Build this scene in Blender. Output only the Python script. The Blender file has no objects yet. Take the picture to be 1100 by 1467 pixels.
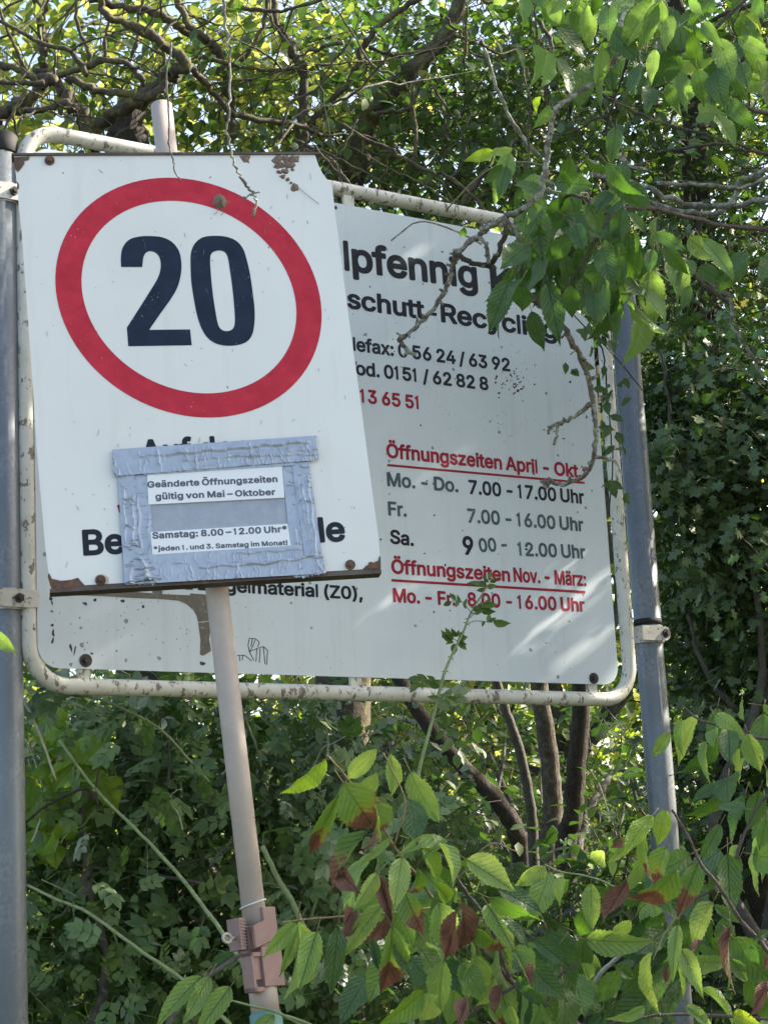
import bpy, math, random
import numpy as np
from mathutils import Vector, Matrix
from mathutils.geometry import tessellate_polygon

# ------------------------------------------------------------------ camera, world, sun, exposure
S = bpy.context.scene
COL = S.collection
F, CX, CY = 2800.0, 550.0, 733.5
R = np.array([[0.99866973, 0.05156336, 0.0],
              [0.01047328, -0.20284454, -0.97915494],
              [-0.05048852, 0.9778524, -0.20311474]])     # camera axes -> world axes
EYE = np.array([0.0, 0.0, 1.5])
cam = bpy.data.cameras.new('camera')
cam.sensor_fit = 'VERTICAL'; cam.sensor_height = 36.0; cam.lens = 36.0 * F / 1467.0
cam.clip_start = 0.05; cam.clip_end = 3000.0
cam_o = bpy.data.objects.new('camera', cam); COL.objects.link(cam_o)
M4 = Matrix([[*R[0], EYE[0]], [*R[1], EYE[1]], [*R[2], EYE[2]], [0, 0, 0, 1]])
cam_o.matrix_world = M4
S.camera = cam_o

SIGN_A = np.array([0.826345, 0.563164, 0.0]); SIGN_N = np.array([0.563164, -0.826345, 0.0])
_el, _g = math.radians(35), math.radians(11)
_v = math.cos(_g) * (math.cos(_el) * SIGN_A + math.sin(_el) * np.array([0, 0, 1.0])) + math.sin(_g) * SIGN_N
SUN = _v / np.linalg.norm(_v)                                  # towards the sun
sun_el = math.asin(SUN[2]); sun_az = math.atan2(SUN[0], SUN[1])
w = bpy.data.worlds.new("World"); S.world = w; w.use_nodes = True
nt = w.node_tree; bg = nt.nodes['Background']
sky = nt.nodes.new('ShaderNodeTexSky'); sky.sky_type = 'NISHITA'; sky.sun_disc = False
sky.sun_elevation = sun_el; sky.sun_rotation = sun_az; sky.air_density = 1.0; sky.dust_density = 2.5; sky.ozone_density = 1.0
wb = nt.nodes.new('ShaderNodeMix'); wb.data_type = 'RGBA'; wb.blend_type = 'MULTIPLY'; wb.inputs[0].default_value = 1.0; wb.inputs[7].default_value = (1.08, 1.0, .90, 1)   # slightly hazy, warmer daylight
nt.links.new(sky.outputs[0], wb.inputs[6]); nt.links.new(wb.outputs[2], bg.inputs[0]); bg.inputs[1].default_value = 0.13
sl = bpy.data.lights.new('sun', 'SUN'); sl.energy = 4.8; sl.angle = math.radians(0.53); sl.color = (1.0, 0.90, 0.74)
so = bpy.data.objects.new('sun', sl); COL.objects.link(so)
so.rotation_euler = Vector(SUN).to_track_quat('Z', 'Y').to_euler()
vs = S.view_settings
S.display_settings.display_device = 'sRGB'
vs.view_transform = 'Standard'; vs.look = 'None'; vs.exposure = 1.78; vs.gamma = 1.0; vs.use_curve_mapping = False
S.render.engine = 'CYCLES'
S.cycles.max_bounces = 8; S.cycles.diffuse_bounces = 4; S.cycles.transmission_bounces = 6; S.cycles.transparent_max_bounces = 8
S.cycles.use_denoising = True; S.cycles.sample_clamp_indirect = 6.0

rng = np.random.default_rng(7); random.seed(7)

# ------------------------------------------------------------------ small helpers
def ray(px, py):
    return R @ (np.array([px - CX, -(py - CY), -F]) / F)
def at(px, py, Z):
    """world point seen at photo pixel px,py at depth Z metres"""
    return EYE + ray(px, py) * Z
def nrm(v):
    v = np.asarray(v, float); return v / (np.linalg.norm(v) + 1e-12)

def tag(o, label=None, cat=None, group=None, kind=None):
    if label: o['label'] = label
    if cat: o['category'] = cat
    if group: o['group'] = group
    if kind: o['kind'] = kind
    return o
def empty(name, loc, label, cat, group=None):
    o = bpy.data.objects.new(name, None); COL.objects.link(o); o.location = tuple(loc); o.empty_display_size = .1
    return tag(o, label, cat, group)
def put(name, me, parent=None, mw=None):
    """link mesh me; mw = world matrix (np 4x4 or Matrix)"""
    o = bpy.data.objects.new(name, me); COL.objects.link(o)
    if parent is not None:
        o.parent = parent
        L = WL(parent)
        m = Matrix(mw) if mw is not None else Matrix.Identity(4)
        o.matrix_basis = L.inverted() @ m
    elif mw is not None:
        o.matrix_basis = Matrix(mw)
    return o
def WL(o):
    m = Matrix.LocRotScale(o.location, o.rotation_euler, o.scale)
    return m if o.parent is None else WL(o.parent) @ m

class MB:
    def __init__(s): s.v = []; s.f = []; s.n = 0; s.uv = []
    def add(s, V, Fc, UV=None):
        V = np.asarray(V, float)
        s.v.append(V); s.f += [tuple(i + s.n for i in f) for f in Fc]
        s.uv.append(np.asarray(UV, float) if UV is not None else np.zeros((len(V), 2)))
        s.n += len(V); return s
    def mesh(s, name, mat, smooth=True, origin=None):
        me = bpy.data.meshes.new(name)
        V = np.concatenate(s.v)
        if origin is not None: V = V - np.asarray(origin)
        me.from_pydata(V.tolist(), [], s.f)
        if mat: me.materials.append(mat)
        UV = np.concatenate(s.uv)
        if UV.any():
            l = me.uv_layers.new(name='UVMap'); idx = np.empty(len(me.loops), np.int32)
            me.loops.foreach_get('vertex_index', idx); l.data.foreach_set('uv', UV[idx].astype(np.float32).ravel())
        if smooth: me.polygons.foreach_set('use_smooth', np.ones(len(me.polygons), bool))
        me.update(); return me
    def obj(s, name, mat, parent=None, smooth=True):
        V = np.concatenate(s.v); c = V.mean(0)
        me = s.mesh(name, mat, smooth, origin=c)
        return put(name, me, parent, Matrix.Translation(tuple(c)))

def bulk(name, V, Fq, mat, UV=None, parent=None, smooth=False):
    """V (n,3), Fq (m,k) uniform polygons, quick"""
    c = V.mean(0); me = bpy.data.meshes.new(name)
    m, k = Fq.shape
    me.vertices.add(len(V)); me.vertices.foreach_set('co', (V - c).astype(np.float32).ravel())
    me.loops.add(m * k); me.loops.foreach_set('vertex_index', Fq.astype(np.int32).ravel())
    me.polygons.add(m); me.polygons.foreach_set('loop_start', (np.arange(m) * k).astype(np.int32))
    try: me.polygons.foreach_set('loop_total', np.full(m, k, np.int32))
    except Exception: pass
    if smooth: me.polygons.foreach_set('use_smooth', np.ones(m, bool))
    if UV is not None:
        l = me.uv_layers.new(name='UVMap'); l.data.foreach_set('uv', UV[Fq.ravel()].astype(np.float32).ravel())
    me.materials.append(mat); me.update(calc_edges=True); me.validate()
    return put(name, me, parent, Matrix.Translation(tuple(c)))

def catmull(P, sub=4):
    P = np.asarray(P, float)
    if len(P) < 3: 
        t = np.linspace(0, 1, sub * max(1, len(P) - 1) + 1)[:, None]
        return P[0] * (1 - t) + P[-1] * t
    Q = np.vstack([2 * P[0] - P[1], P, 2 * P[-1] - P[-2]]); out = []
    for i in range(1, len(Q) - 2):
        p0, p1, p2, p3 = Q[i - 1:i + 3]
        for t in np.linspace(0, 1, sub, endpoint=False):
            out.append(.5 * ((2 * p1) + (-p0 + p2) * t + (2 * p0 - 5 * p1 + 4 * p2 - p3) * t * t + (-p0 + 3 * p1 - 3 * p2 + p3) * t ** 3))
    out.append(P[-1]); return np.array(out)

def tube(mb, P, r, sides=8, sub=4, knob=0.0, cap=True, wig=0.0, curve=True):
    """tapered tube through points P with radii r (scalar/array)"""
    P = np.asarray(P, float); r = np.full(len(P), float(r)) if np.isscalar(r) else np.asarray(r, float)
    if curve and len(P) > 1:
        D = catmull(np.column_stack([P, r]), sub)
    else: D = np.column_stack([P, r])
    C, rr = D[:, :3].copy(), np.maximum(D[:, 3], 1e-4)
    n = len(C)
    if wig > 0: C[1:-1] += rng.normal(0, wig, (n - 2, 3)) * rr[1:-1, None]
    if knob > 0: rr = rr * (1 + rng.normal(0, knob, n).clip(-2.2 * knob, 2.5 * knob))
    T = np.gradient(C, axis=0); T /= np.linalg.norm(T, axis=1)[:, None] + 1e-12
    u = nrm(np.cross(T[0], [0.31, .2, .93] if abs(T[0][2]) < .9 else [1, 0, 0]))
    a = np.linspace(0, 2 * math.pi, sides, endpoint=False)
    V = []; UV = []; L = 0
    for i in range(n):
        u = nrm(u - T[i] * (u @ T[i])); b = np.cross(T[i], u)
        if i: L += np.linalg.norm(C[i] - C[i - 1])
        rad = rr[i] * (1 + (rng.normal(0, knob * .6, sides) if knob > 0 else 0))
        V.append(C[i] + np.outer(np.cos(a) * rad, u) + np.outer(np.sin(a) * rad, b))
        UV.append(np.column_stack([a / 6.283, np.full(sides, L)]))
    V = np.vstack(V); UV = np.vstack(UV); Fc = []
    for i in range(n - 1):
        for k in range(sides):
            k2 = (k + 1) % sides
            Fc.append((i * sides + k, i * sides + k2, (i + 1) * sides + k2, (i + 1) * sides + k))
    if cap:
        Fc.append(tuple(range(sides))[::-1]); Fc.append(tuple((n - 1) * sides + k for k in range(sides)))
    mb.add(V, Fc, UV); return C

def box(mb, O, X, Y, Z):
    """box from corner O with edge vectors"""
    O, X, Y, Z = map(lambda q: np.asarray(q, float), (O, X, Y, Z))
    V = [O, O + X, O + X + Y, O + Y, O + Z, O + X + Z, O + X + Y + Z, O + Y + Z]
    mb.add(V, [(0, 3, 2, 1), (4, 5, 6, 7), (0, 1, 5, 4), (1, 2, 6, 5), (2, 3, 7, 6), (3, 0, 4, 7)])

# ------------------------------------------------------------------ materials
def new_mat(name):
    m = bpy.data.materials.new(name); m.use_nodes = True
    t = m.node_tree; b = t.nodes['Principled BSDF']
    return m, t, b
def N(t, ty, **kw):
    n = t.nodes.new(ty)
    for k, v in kw.items():
        if k.startswith('i_'):
            n.inputs[int(k[2:])].default_value = v
        else: setattr(n, k, v)
    return n
def ramp(t, src, stops, interp='LINEAR'):
    r = t.nodes.new('ShaderNodeValToRGB'); r.color_ramp.interpolation = interp
    e = r.color_ramp.elements
    while len(e) < len(stops): e.new(0.5)
    for el, (p, c) in zip(e, stops):
        el.position = p; el.color = (*c, 1) if len(c) == 3 else c
    t.links.new(src, r.inputs[0]); return r
def mix(t, fac, a, b):
    m = t.nodes.new('ShaderNodeMix'); m.data_type = 'RGBA'
    for s, v in ((0, fac), (6, a), (7, b)):
        if isinstance(v, (int, float)): m.inputs[s].default_value = v
        elif isinstance(v, tuple): m.inputs[s].default_value = (*v, 1) if len(v) == 3 else v
        else: t.links.new(v, m.inputs[s])
    return m.outputs[2]
def noise(t, scale, detail=4, rough=.6, co=None, dist=0.0):
    n = t.nodes.new('ShaderNodeTexNoise'); n.inputs['Scale'].default_value = scale
    n.inputs['Detail'].default_value = detail; n.inputs['Roughness'].default_value = rough; n.inputs['Distortion'].default_value = dist
    if co is None: co = coords(t)
    t.links.new(co, n.inputs['Vector']); return n
def coords(t):
    g = t.nodes.get('GEO_') 
    if g is None: g = t.nodes.new('ShaderNodeNewGeometry'); g.name = 'GEO_'
    return g.outputs['Position']
def bump(t, b, src, strength=.5, dist=.002):
    n = t.nodes.new('ShaderNodeBump'); n.inputs['Strength'].default_value = strength; n.inputs['Distance'].default_value = dist
    t.links.new(src, n.inputs['Height']); t.links.new(n.outputs[0], b.inputs['Normal']); return n
def vor_speck(t, scale, lo, hi):
    """small irregular dots: 1 inside dot"""
    v = t.nodes.new('ShaderNodeTexVoronoi'); v.inputs['Scale'].default_value = scale
    nz = noise(t, scale * 1.7, 2)
    ad = t.nodes.new('ShaderNodeVectorMath'); ad.operation = 'MULTIPLY_ADD'
    t.links.new(nz.outputs['Color'], ad.inputs[0]); ad.inputs[1].default_value = (.35 / scale,) * 3
    t.links.new(coords(t), ad.inputs[2]); t.links.new(ad.outputs[0], v.inputs['Vector'])
    # dot radius depends on the cell's random colour
    s = t.nodes.new('ShaderNodeSeparateColor'); t.links.new(v.outputs['Color'], s.inputs[0])
    mr = t.nodes.new('ShaderNodeMapRange'); mr.inputs[1].default_value = lo; mr.inputs[2].default_value = 1.0; mr.inputs[3].default_value = 0; mr.inputs[4].default_value = hi
    t.links.new(s.outputs[0], mr.inputs[0])
    c = t.nodes.new('ShaderNodeMath'); c.operation = 'LESS_THAN'
    t.links.new(v.outputs['Distance'], c.inputs[0]); t.links.new(mr.outputs[0], c.inputs[1]); return c.outputs[0]

def paint_panel(name, base, dirt, rough=.38, speck=.55, streak=.25):
    m, t, b = new_mat(name)
    n1 = noise(t, 2.2, 5, .6); r1 = ramp(t, n1.outputs[0], [(.35, (0, 0, 0)), (.75, (1, 1, 1))])
    mm = t.nodes.new('ShaderNodeMath'); mm.operation = 'MULTIPLY'; mm.inputs[1].default_value = streak
    t.links.new(r1.outputs[0], mm.inputs[0])
    c = mix(t, mm.outputs[0], base, dirt)
    # fine grime, vertical runs
    mp = t.nodes.new('ShaderNodeMapping'); mp.inputs['Scale'].default_value = (30, 30, 1.6); t.links.new(coords(t), mp.inputs[0])
    n2 = noise(t, 1.0, 3, .6, mp.outputs[0]); r2 = ramp(t, n2.outputs[0], [(.54, (0, 0, 0)), (.8, (.38, .38, .38))])
    c = mix(t, r2.outputs[0], c, dirt)
    s1 = vor_speck(t, 48, .86, speck * .34); s2 = vor_speck(t, 150, .62, .3 * speck)
    nn = noise(t, 5, 3); g = ramp(t, nn.outputs[0], [(.48, (0, 0, 0)), (.62, (1, 1, 1))])
    a = t.nodes.new('ShaderNodeMath'); a.operation = 'MULTIPLY'; t.links.new(s2, a.inputs[0]); t.links.new(g.outputs[0], a.inputs[1])
    c = mix(t, a.outputs[0], c, (.10, .10, .09)); 
    a2 = t.nodes.new('ShaderNodeMath'); a2.operation = 'MULTIPLY'; a2.inputs[1].default_value = .75; t.links.new(s1, a2.inputs[0])
    c = mix(t, a2.outputs[0], c, (.09, .10, .10))
    t.links.new(c, b.inputs['Base Color']); b.inputs['Roughness'].default_value = rough
    n3 = noise(t, 9, 3); bump(t, b, n3.outputs[0], .15, .004)
    return m
def print_mat(name, col, chip=(.6, .62, .62), amount=.64, rough=.4, fade=0.0):
    m, t, b = new_mat(name)
    n = noise(t, 260, 3, .6); r = ramp(t, n.outputs[0], [(amount, (0, 0, 0)), (amount + .03, (1, 1, 1))])
    n7 = noise(t, 11, 3); r7 = ramp(t, n7.outputs[0], [(.52, (0, 0, 0)), (.66, (1, 1, 1))])
    gm = t.nodes.new('ShaderNodeMath'); gm.operation = 'MULTIPLY'; t.links.new(r.outputs[0], gm.inputs[0]); t.links.new(r7.outputs[0], gm.inputs[1])
    n4 = noise(t, 30, 4); r4 = ramp(t, n4.outputs[0], [(.3, tuple(c * .85 for c in col)), (.7, tuple(min(1, c * 1.12 + .004) for c in col))])
    c = mix(t, gm.outputs[0], r4.outputs[0], chip)
    t.links.new(c, b.inputs['Base Color']); b.inputs['Roughness'].default_value = .6; b.inputs['Specular IOR Level'].default_value = .2
    return m
def chipped(name, paint, under, lo=.55, hi=.6, scale=45, rough=.45, metal=0.0, streak=(1, 1, 1), dirt=(.22, .2, .17)):
    m, t, b = new_mat(name)
    mp = t.nodes.new('ShaderNodeMapping'); mp.inputs['Scale'].default_value = streak; t.links.new(coords(t), mp.inputs[0])
    n = noise(t, scale, 6, .68, mp.outputs[0]); r = ramp(t, n.outputs[0], [(lo, (0, 0, 0)), (hi, (1, 1, 1))])
    n2 = noise(t, 14, 5, .7); d = ramp(t, n2.outputs[0], [(.45, (0, 0, 0)), (.8, (.55, .55, .55))])
    c = mix(t, d.outputs[0], paint, dirt)
    n5 = noise(t, 120, 3); uc = ramp(t, n5.outputs[0], [(.3, tuple(x * .55 for x in under)), (.7, tuple(x * 1.3 for x in under))])
    c = mix(t, r.outputs[0], c, uc.outputs[0])
    t.links.new(c, b.inputs['Base Color']); b.inputs['Roughness'].default_value = rough; b.inputs['Metallic'].default_value = metal
    inv = t.nodes.new('ShaderNodeMath'); inv.operation = 'SUBTRACT'; inv.inputs[0].default_value = 1; t.links.new(r.outputs[0], inv.inputs[1])
    bump(t, b, inv.outputs[0], .5, .0008)
    return m
def plain(name, col, rough=.5, metal=0, var=.15, scale=40, bmp=.2):
    m, t, b = new_mat(name)
    n = noise(t, scale, 5, .65); r = ramp(t, n.outputs[0], [(.3, tuple(c * (1 - var) for c in col)), (.7, tuple(min(1, c * (1 + var)) for c in col))])
    t.links.new(r.outputs[0], b.inputs['Base Color']); b.inputs['Roughness'].default_value = rough; b.inputs['Metallic'].default_value = metal
    if bmp: bump(t, b, n.outputs[0], bmp, .001)
    return m
def bark(name, c1, c2, lichen=None, lo=.56, hi=.66, scale=60, lscale=26, vert=1, bd=.006):
    m, t, b = new_mat(name)
    n = noise(t, scale, 6, .7); r = ramp(t, n.outputs[0], [(.32, c1), (.68, c2)])
    c = r.outputs[0]
    if lichen:
        n2 = noise(t, lscale, 5, .65); r2 = ramp(t, n2.outputs[0], [(lo, (0, 0, 0)), (hi, (1, 1, 1))])
        n3 = noise(t, lscale * 4, 3); lr = ramp(t, n3.outputs[0], [(.35, tuple(x * .7 for x in lichen)), (.65, lichen)])
        c = mix(t, r2.outputs[0], c, lr.outputs[0])
    t.links.new(c, b.inputs['Base Color']); b.inputs['Roughness'].default_value = .85
    mp = t.nodes.new('ShaderNodeMapping'); mp.inputs['Scale'].default_value = (1, 1, vert); t.links.new(coords(t), mp.inputs[0])
    nb = noise(t, scale * 1.6, 5, .7, mp.outputs[0]); bump(t, b, nb.outputs[0], 1.0, bd)
    return m
def leaf_mat(name, cols, trans, tmix=.35, rough=.42, veins=True, brown=None, under=None, holes=False):
    """uv: u across -1..1 (+1 -> 0..1 range shifted), v along; brown=(start, colour)"""
    m, t, b = new_mat(name)
    g = t.nodes.new('ShaderNodeNewGeometry'); oi = t.nodes.new('ShaderNodeObjectInfo')
    ad = t.nodes.new('ShaderNodeMath'); ad.operation = 'ADD'; t.links.new(g.outputs['Random Per Island'], ad.inputs[0]); t.links.new(oi.outputs['Random'], ad.inputs[1])
    fr = t.nodes.new('ShaderNodeMath'); fr.operation = 'FRACT'; t.links.new(ad.outputs[0], fr.inputs[0])
    k = len(cols)
    cr = ramp(t, fr.outputs[0], [(i / max(1, k - 1), c) for i, c in enumerate(cols)])
    tr = ramp(t, fr.outputs[0], [(i / max(1, len(trans) - 1), c) for i, c in enumerate(trans)])
    c, tc = cr.outputs[0], tr.outputs[0]
    uv = t.nodes.new('ShaderNodeUVMap'); sp = t.nodes.new('ShaderNodeSeparateXYZ'); t.links.new(uv.outputs[0], sp.inputs[0])
    if veins:
        ab = t.nodes.new('ShaderNodeMath'); ab.operation = 'ABSOLUTE'; t.links.new(sp.outputs[0], ab.inputs[0])
        # side veins: v*18 - |u|*5
        a = t.nodes.new('ShaderNodeMath'); a.operation = 'MULTIPLY_ADD'; t.links.new(ab.outputs[0], a.inputs[0]); a.inputs[1].default_value = -.30
        t.links.new(sp.outputs[1], a.inputs[2])
        s = t.nodes.new('ShaderNodeMath'); s.operation = 'MULTIPLY'; s.inputs[1].default_value = 62.0; t.links.new(a.outputs[0], s.inputs[0])
        sn = t.nodes.new('ShaderNodeMath'); sn.operation = 'SINE'; t.links.new(s.outputs[0], sn.inputs[0])
        rv = ramp(t, sn.outputs[0], [(.82, (0, 0, 0)), (1.0, (.55, .55, .55))])
        rm = ramp(t, ab.outputs[0], [(.0, (1, 1, 1)), (.045, (0, 0, 0))])
        vm = t.nodes.new('ShaderNodeMath'); vm.operation = 'MAXIMUM'; t.links.new(rv.outputs[0], vm.inputs[0]); t.links.new(rm.outputs[0], vm.inputs[1])
        vs_ = t.nodes.new('ShaderNodeMath'); vs_.operation = 'MULTIPLY'; vs_.inputs[1].default_value = .6; t.links.new(vm.outputs[0], vs_.inputs[0])
        hi_ = tuple(min(1, x * 1.9 + .02) for x in cols[len(cols) // 2])
        c = mix(t, vs_.outputs[0], c, hi_); tc = mix(t, vs_.outputs[0], tc, tuple(x * .6 for x in trans[0]))
        iv = t.nodes.new('ShaderNodeMath'); iv.operation = 'MULTIPLY'; iv.inputs[1].default_value = -1; t.links.new(vm.outputs[0], iv.inputs[0])
        nz = noise(t, 130, 2); a3 = t.nodes.new('ShaderNodeMath'); a3.operation = 'MULTIPLY_ADD'; a3.inputs[1].default_value = .5
        t.links.new(nz.outputs[0], a3.inputs[0]); t.links.new(iv.outputs[0], a3.inputs[2])
        bump(t, b, a3.outputs[0], .9, .003)
    nb = noise(t, 38, 4, .65)
    if brown:
        st, bc = brown
        bn = t.nodes.new('ShaderNodeMath'); bn.operation = 'MULTIPLY_ADD'; bn.inputs[1].default_value = .8
        t.links.new(nb.outputs[0], bn.inputs[0]); t.links.new(sp.outputs[1], bn.inputs[2])
        br = ramp(t, bn.outputs[0], [(min(.97, st + .36), (0, 0, 0)), (min(1, st + .44), (1, 1, 1))])
        yr = ramp(t, bn.outputs[0], [(min(.9, st + .28), (0, 0, 0)), (min(.98, st + .38), (.7, .7, .7))])
        c = mix(t, yr.outputs[0], c, (.26, .25, .07)); tc = mix(t, yr.outputs[0], tc, (.45, .40, .05))
        nb2 = noise(t, 40, 4); bcr = ramp(t, nb2.outputs[0], [(.3, tuple(x * .45 for x in bc)), (.7, tuple(min(1, x * 1.35) for x in bc))])
        c = mix(t, br.outputs[0], c, bcr.outputs[0]); tc = mix(t, br.outputs[0], tc, tuple(x * .5 for x in bc))
    else:   # mild mottling
        mr = ramp(t, nb.outputs[0], [(.35, (0, 0, 0)), (.75, (.5, .5, .5))])
        c = mix(t, mr.outputs[0], c, tuple(min(1, x * 1.5) for x in cols[-1]))
    if veins:    # insect spots
        sv = noise(t, 210, 2); sr = ramp(t, sv.outputs[0], [(.735, (0, 0, 0)), (.76, (.85, .85, .85))]); c = mix(t, sr.outputs[0], c, (.13, .08, .04)); tc = mix(t, sr.outputs[0], tc, (.05, .03, .01))
    # paler matt underside
    uc = mix(t, .45, c, under or (.17, .24, .14))
    c = mix(t, g.outputs['Backfacing'], c, uc)
    t.links.new(c, b.inputs['Base Color']); b.inputs['Roughness'].default_value = rough
    b.inputs['Specular IOR Level'].default_value = .45
    tl = t.nodes.new('ShaderNodeBsdfTranslucent'); t.links.new(tc, tl.inputs[0])
    ms = t.nodes.new('ShaderNodeMixShader'); ms.inputs[0].default_value = tmix
    out = [n for n in t.nodes if n.type == 'OUTPUT_MATERIAL'][0]
    t.links.new(b.outputs[0], ms.inputs[1]); t.links.new(tl.outputs[0], ms.inputs[2]); t.links.new(ms.outputs[0], out.inputs[0])
    return m

# ------------------------------------------------------------------ setting: ground
class Plane:
    def __init__(s, P0, a, b):
        s.P0 = np.asarray(P0, float); s.a = nrm(a); b = np.asarray(b, float)
        s.b = nrm(b - s.a * (s.a @ b)); s.n = np.cross(s.a, s.b)
    def pt(s, u, v, h=0.0): return s.P0 + s.a * u + s.b * v + s.n * h
    def uv(s, px, py, h=0.0):
        r = ray(px, py); t = ((s.P0 + s.n * h - EYE) @ s.n) / (r @ s.n); q = EYE + r * t - s.P0
        return np.array([q @ s.a, q @ s.b])
    def px(s, px, py, h=0.0):
        u = s.uv(px, py, h); return s.pt(u[0], u[1], h)
BIG = Plane(at(44, 207, 4.15), SIGN_A, (0, 0, 1))
FRO = Plane(at(23, 222, 3.65), (0.98039828, 0.19169495, 0.04552215), (-0.06083752, 0.0747453, 0.99534513))

def mk_ground():
    m, t, b = new_mat('verge_grass_ground')
    n = noise(t, 3, 6, .7); r = ramp(t, n.outputs[0], [(.3, (.035, .05, .02)), (.55, (.07, .085, .035)), (.75, (.13, .11, .07))])
    t.links.new(r.outputs[0], b.inputs['Base Color']); b.inputs['Roughness'].default_value = .95
    n2 = noise(t, 25, 5); bump(t, b, n2.outputs[0], 1, .03)
    nx = 40; xs = np.concatenate([[-600, -120], np.linspace(-14, 16, nx), [120, 600]]); ys = np.concatenate([[-600, -60], np.linspace(-6, 26, nx), [120, 600]])
    X, Y = np.meshgrid(xs, ys); Z = .05 * np.sin(X * 1.3) * np.cos(Y * .9) + .03 * np.sin(X * 3.1 + Y * 2.3)
    Z[(np.abs(X) > 30) | (np.abs(Y) > 40)] = 0
    V = np.column_stack([X.ravel(), Y.ravel(), Z.ravel()]); k = len(xs)
    Fq = [(j * k + i, j * k + i + 1, (j + 1) * k + i + 1, (j + 1) * k + i) for j in range(len(ys) - 1) for i in range(k - 1)]
    o = MB().add(V, Fq).obj('ground', m); tag(o, kind='structure')
    m2 = plain('asphalt', (.055, .055, .058), .9, 0, .3, 90, .6)
    mb = MB(); V = []; xs = np.linspace(-60, 60, 30)
    for x in xs: V += [(x, -5.0, .09), (x, 1.2, .09)]
    mb.add(V, [(2 * i, 2 * i + 2, 2 * i + 3, 2 * i + 1) for i in range(29)])
    o = mb.obj('road', m2); tag(o, kind='structure')
mk_ground()

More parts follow.
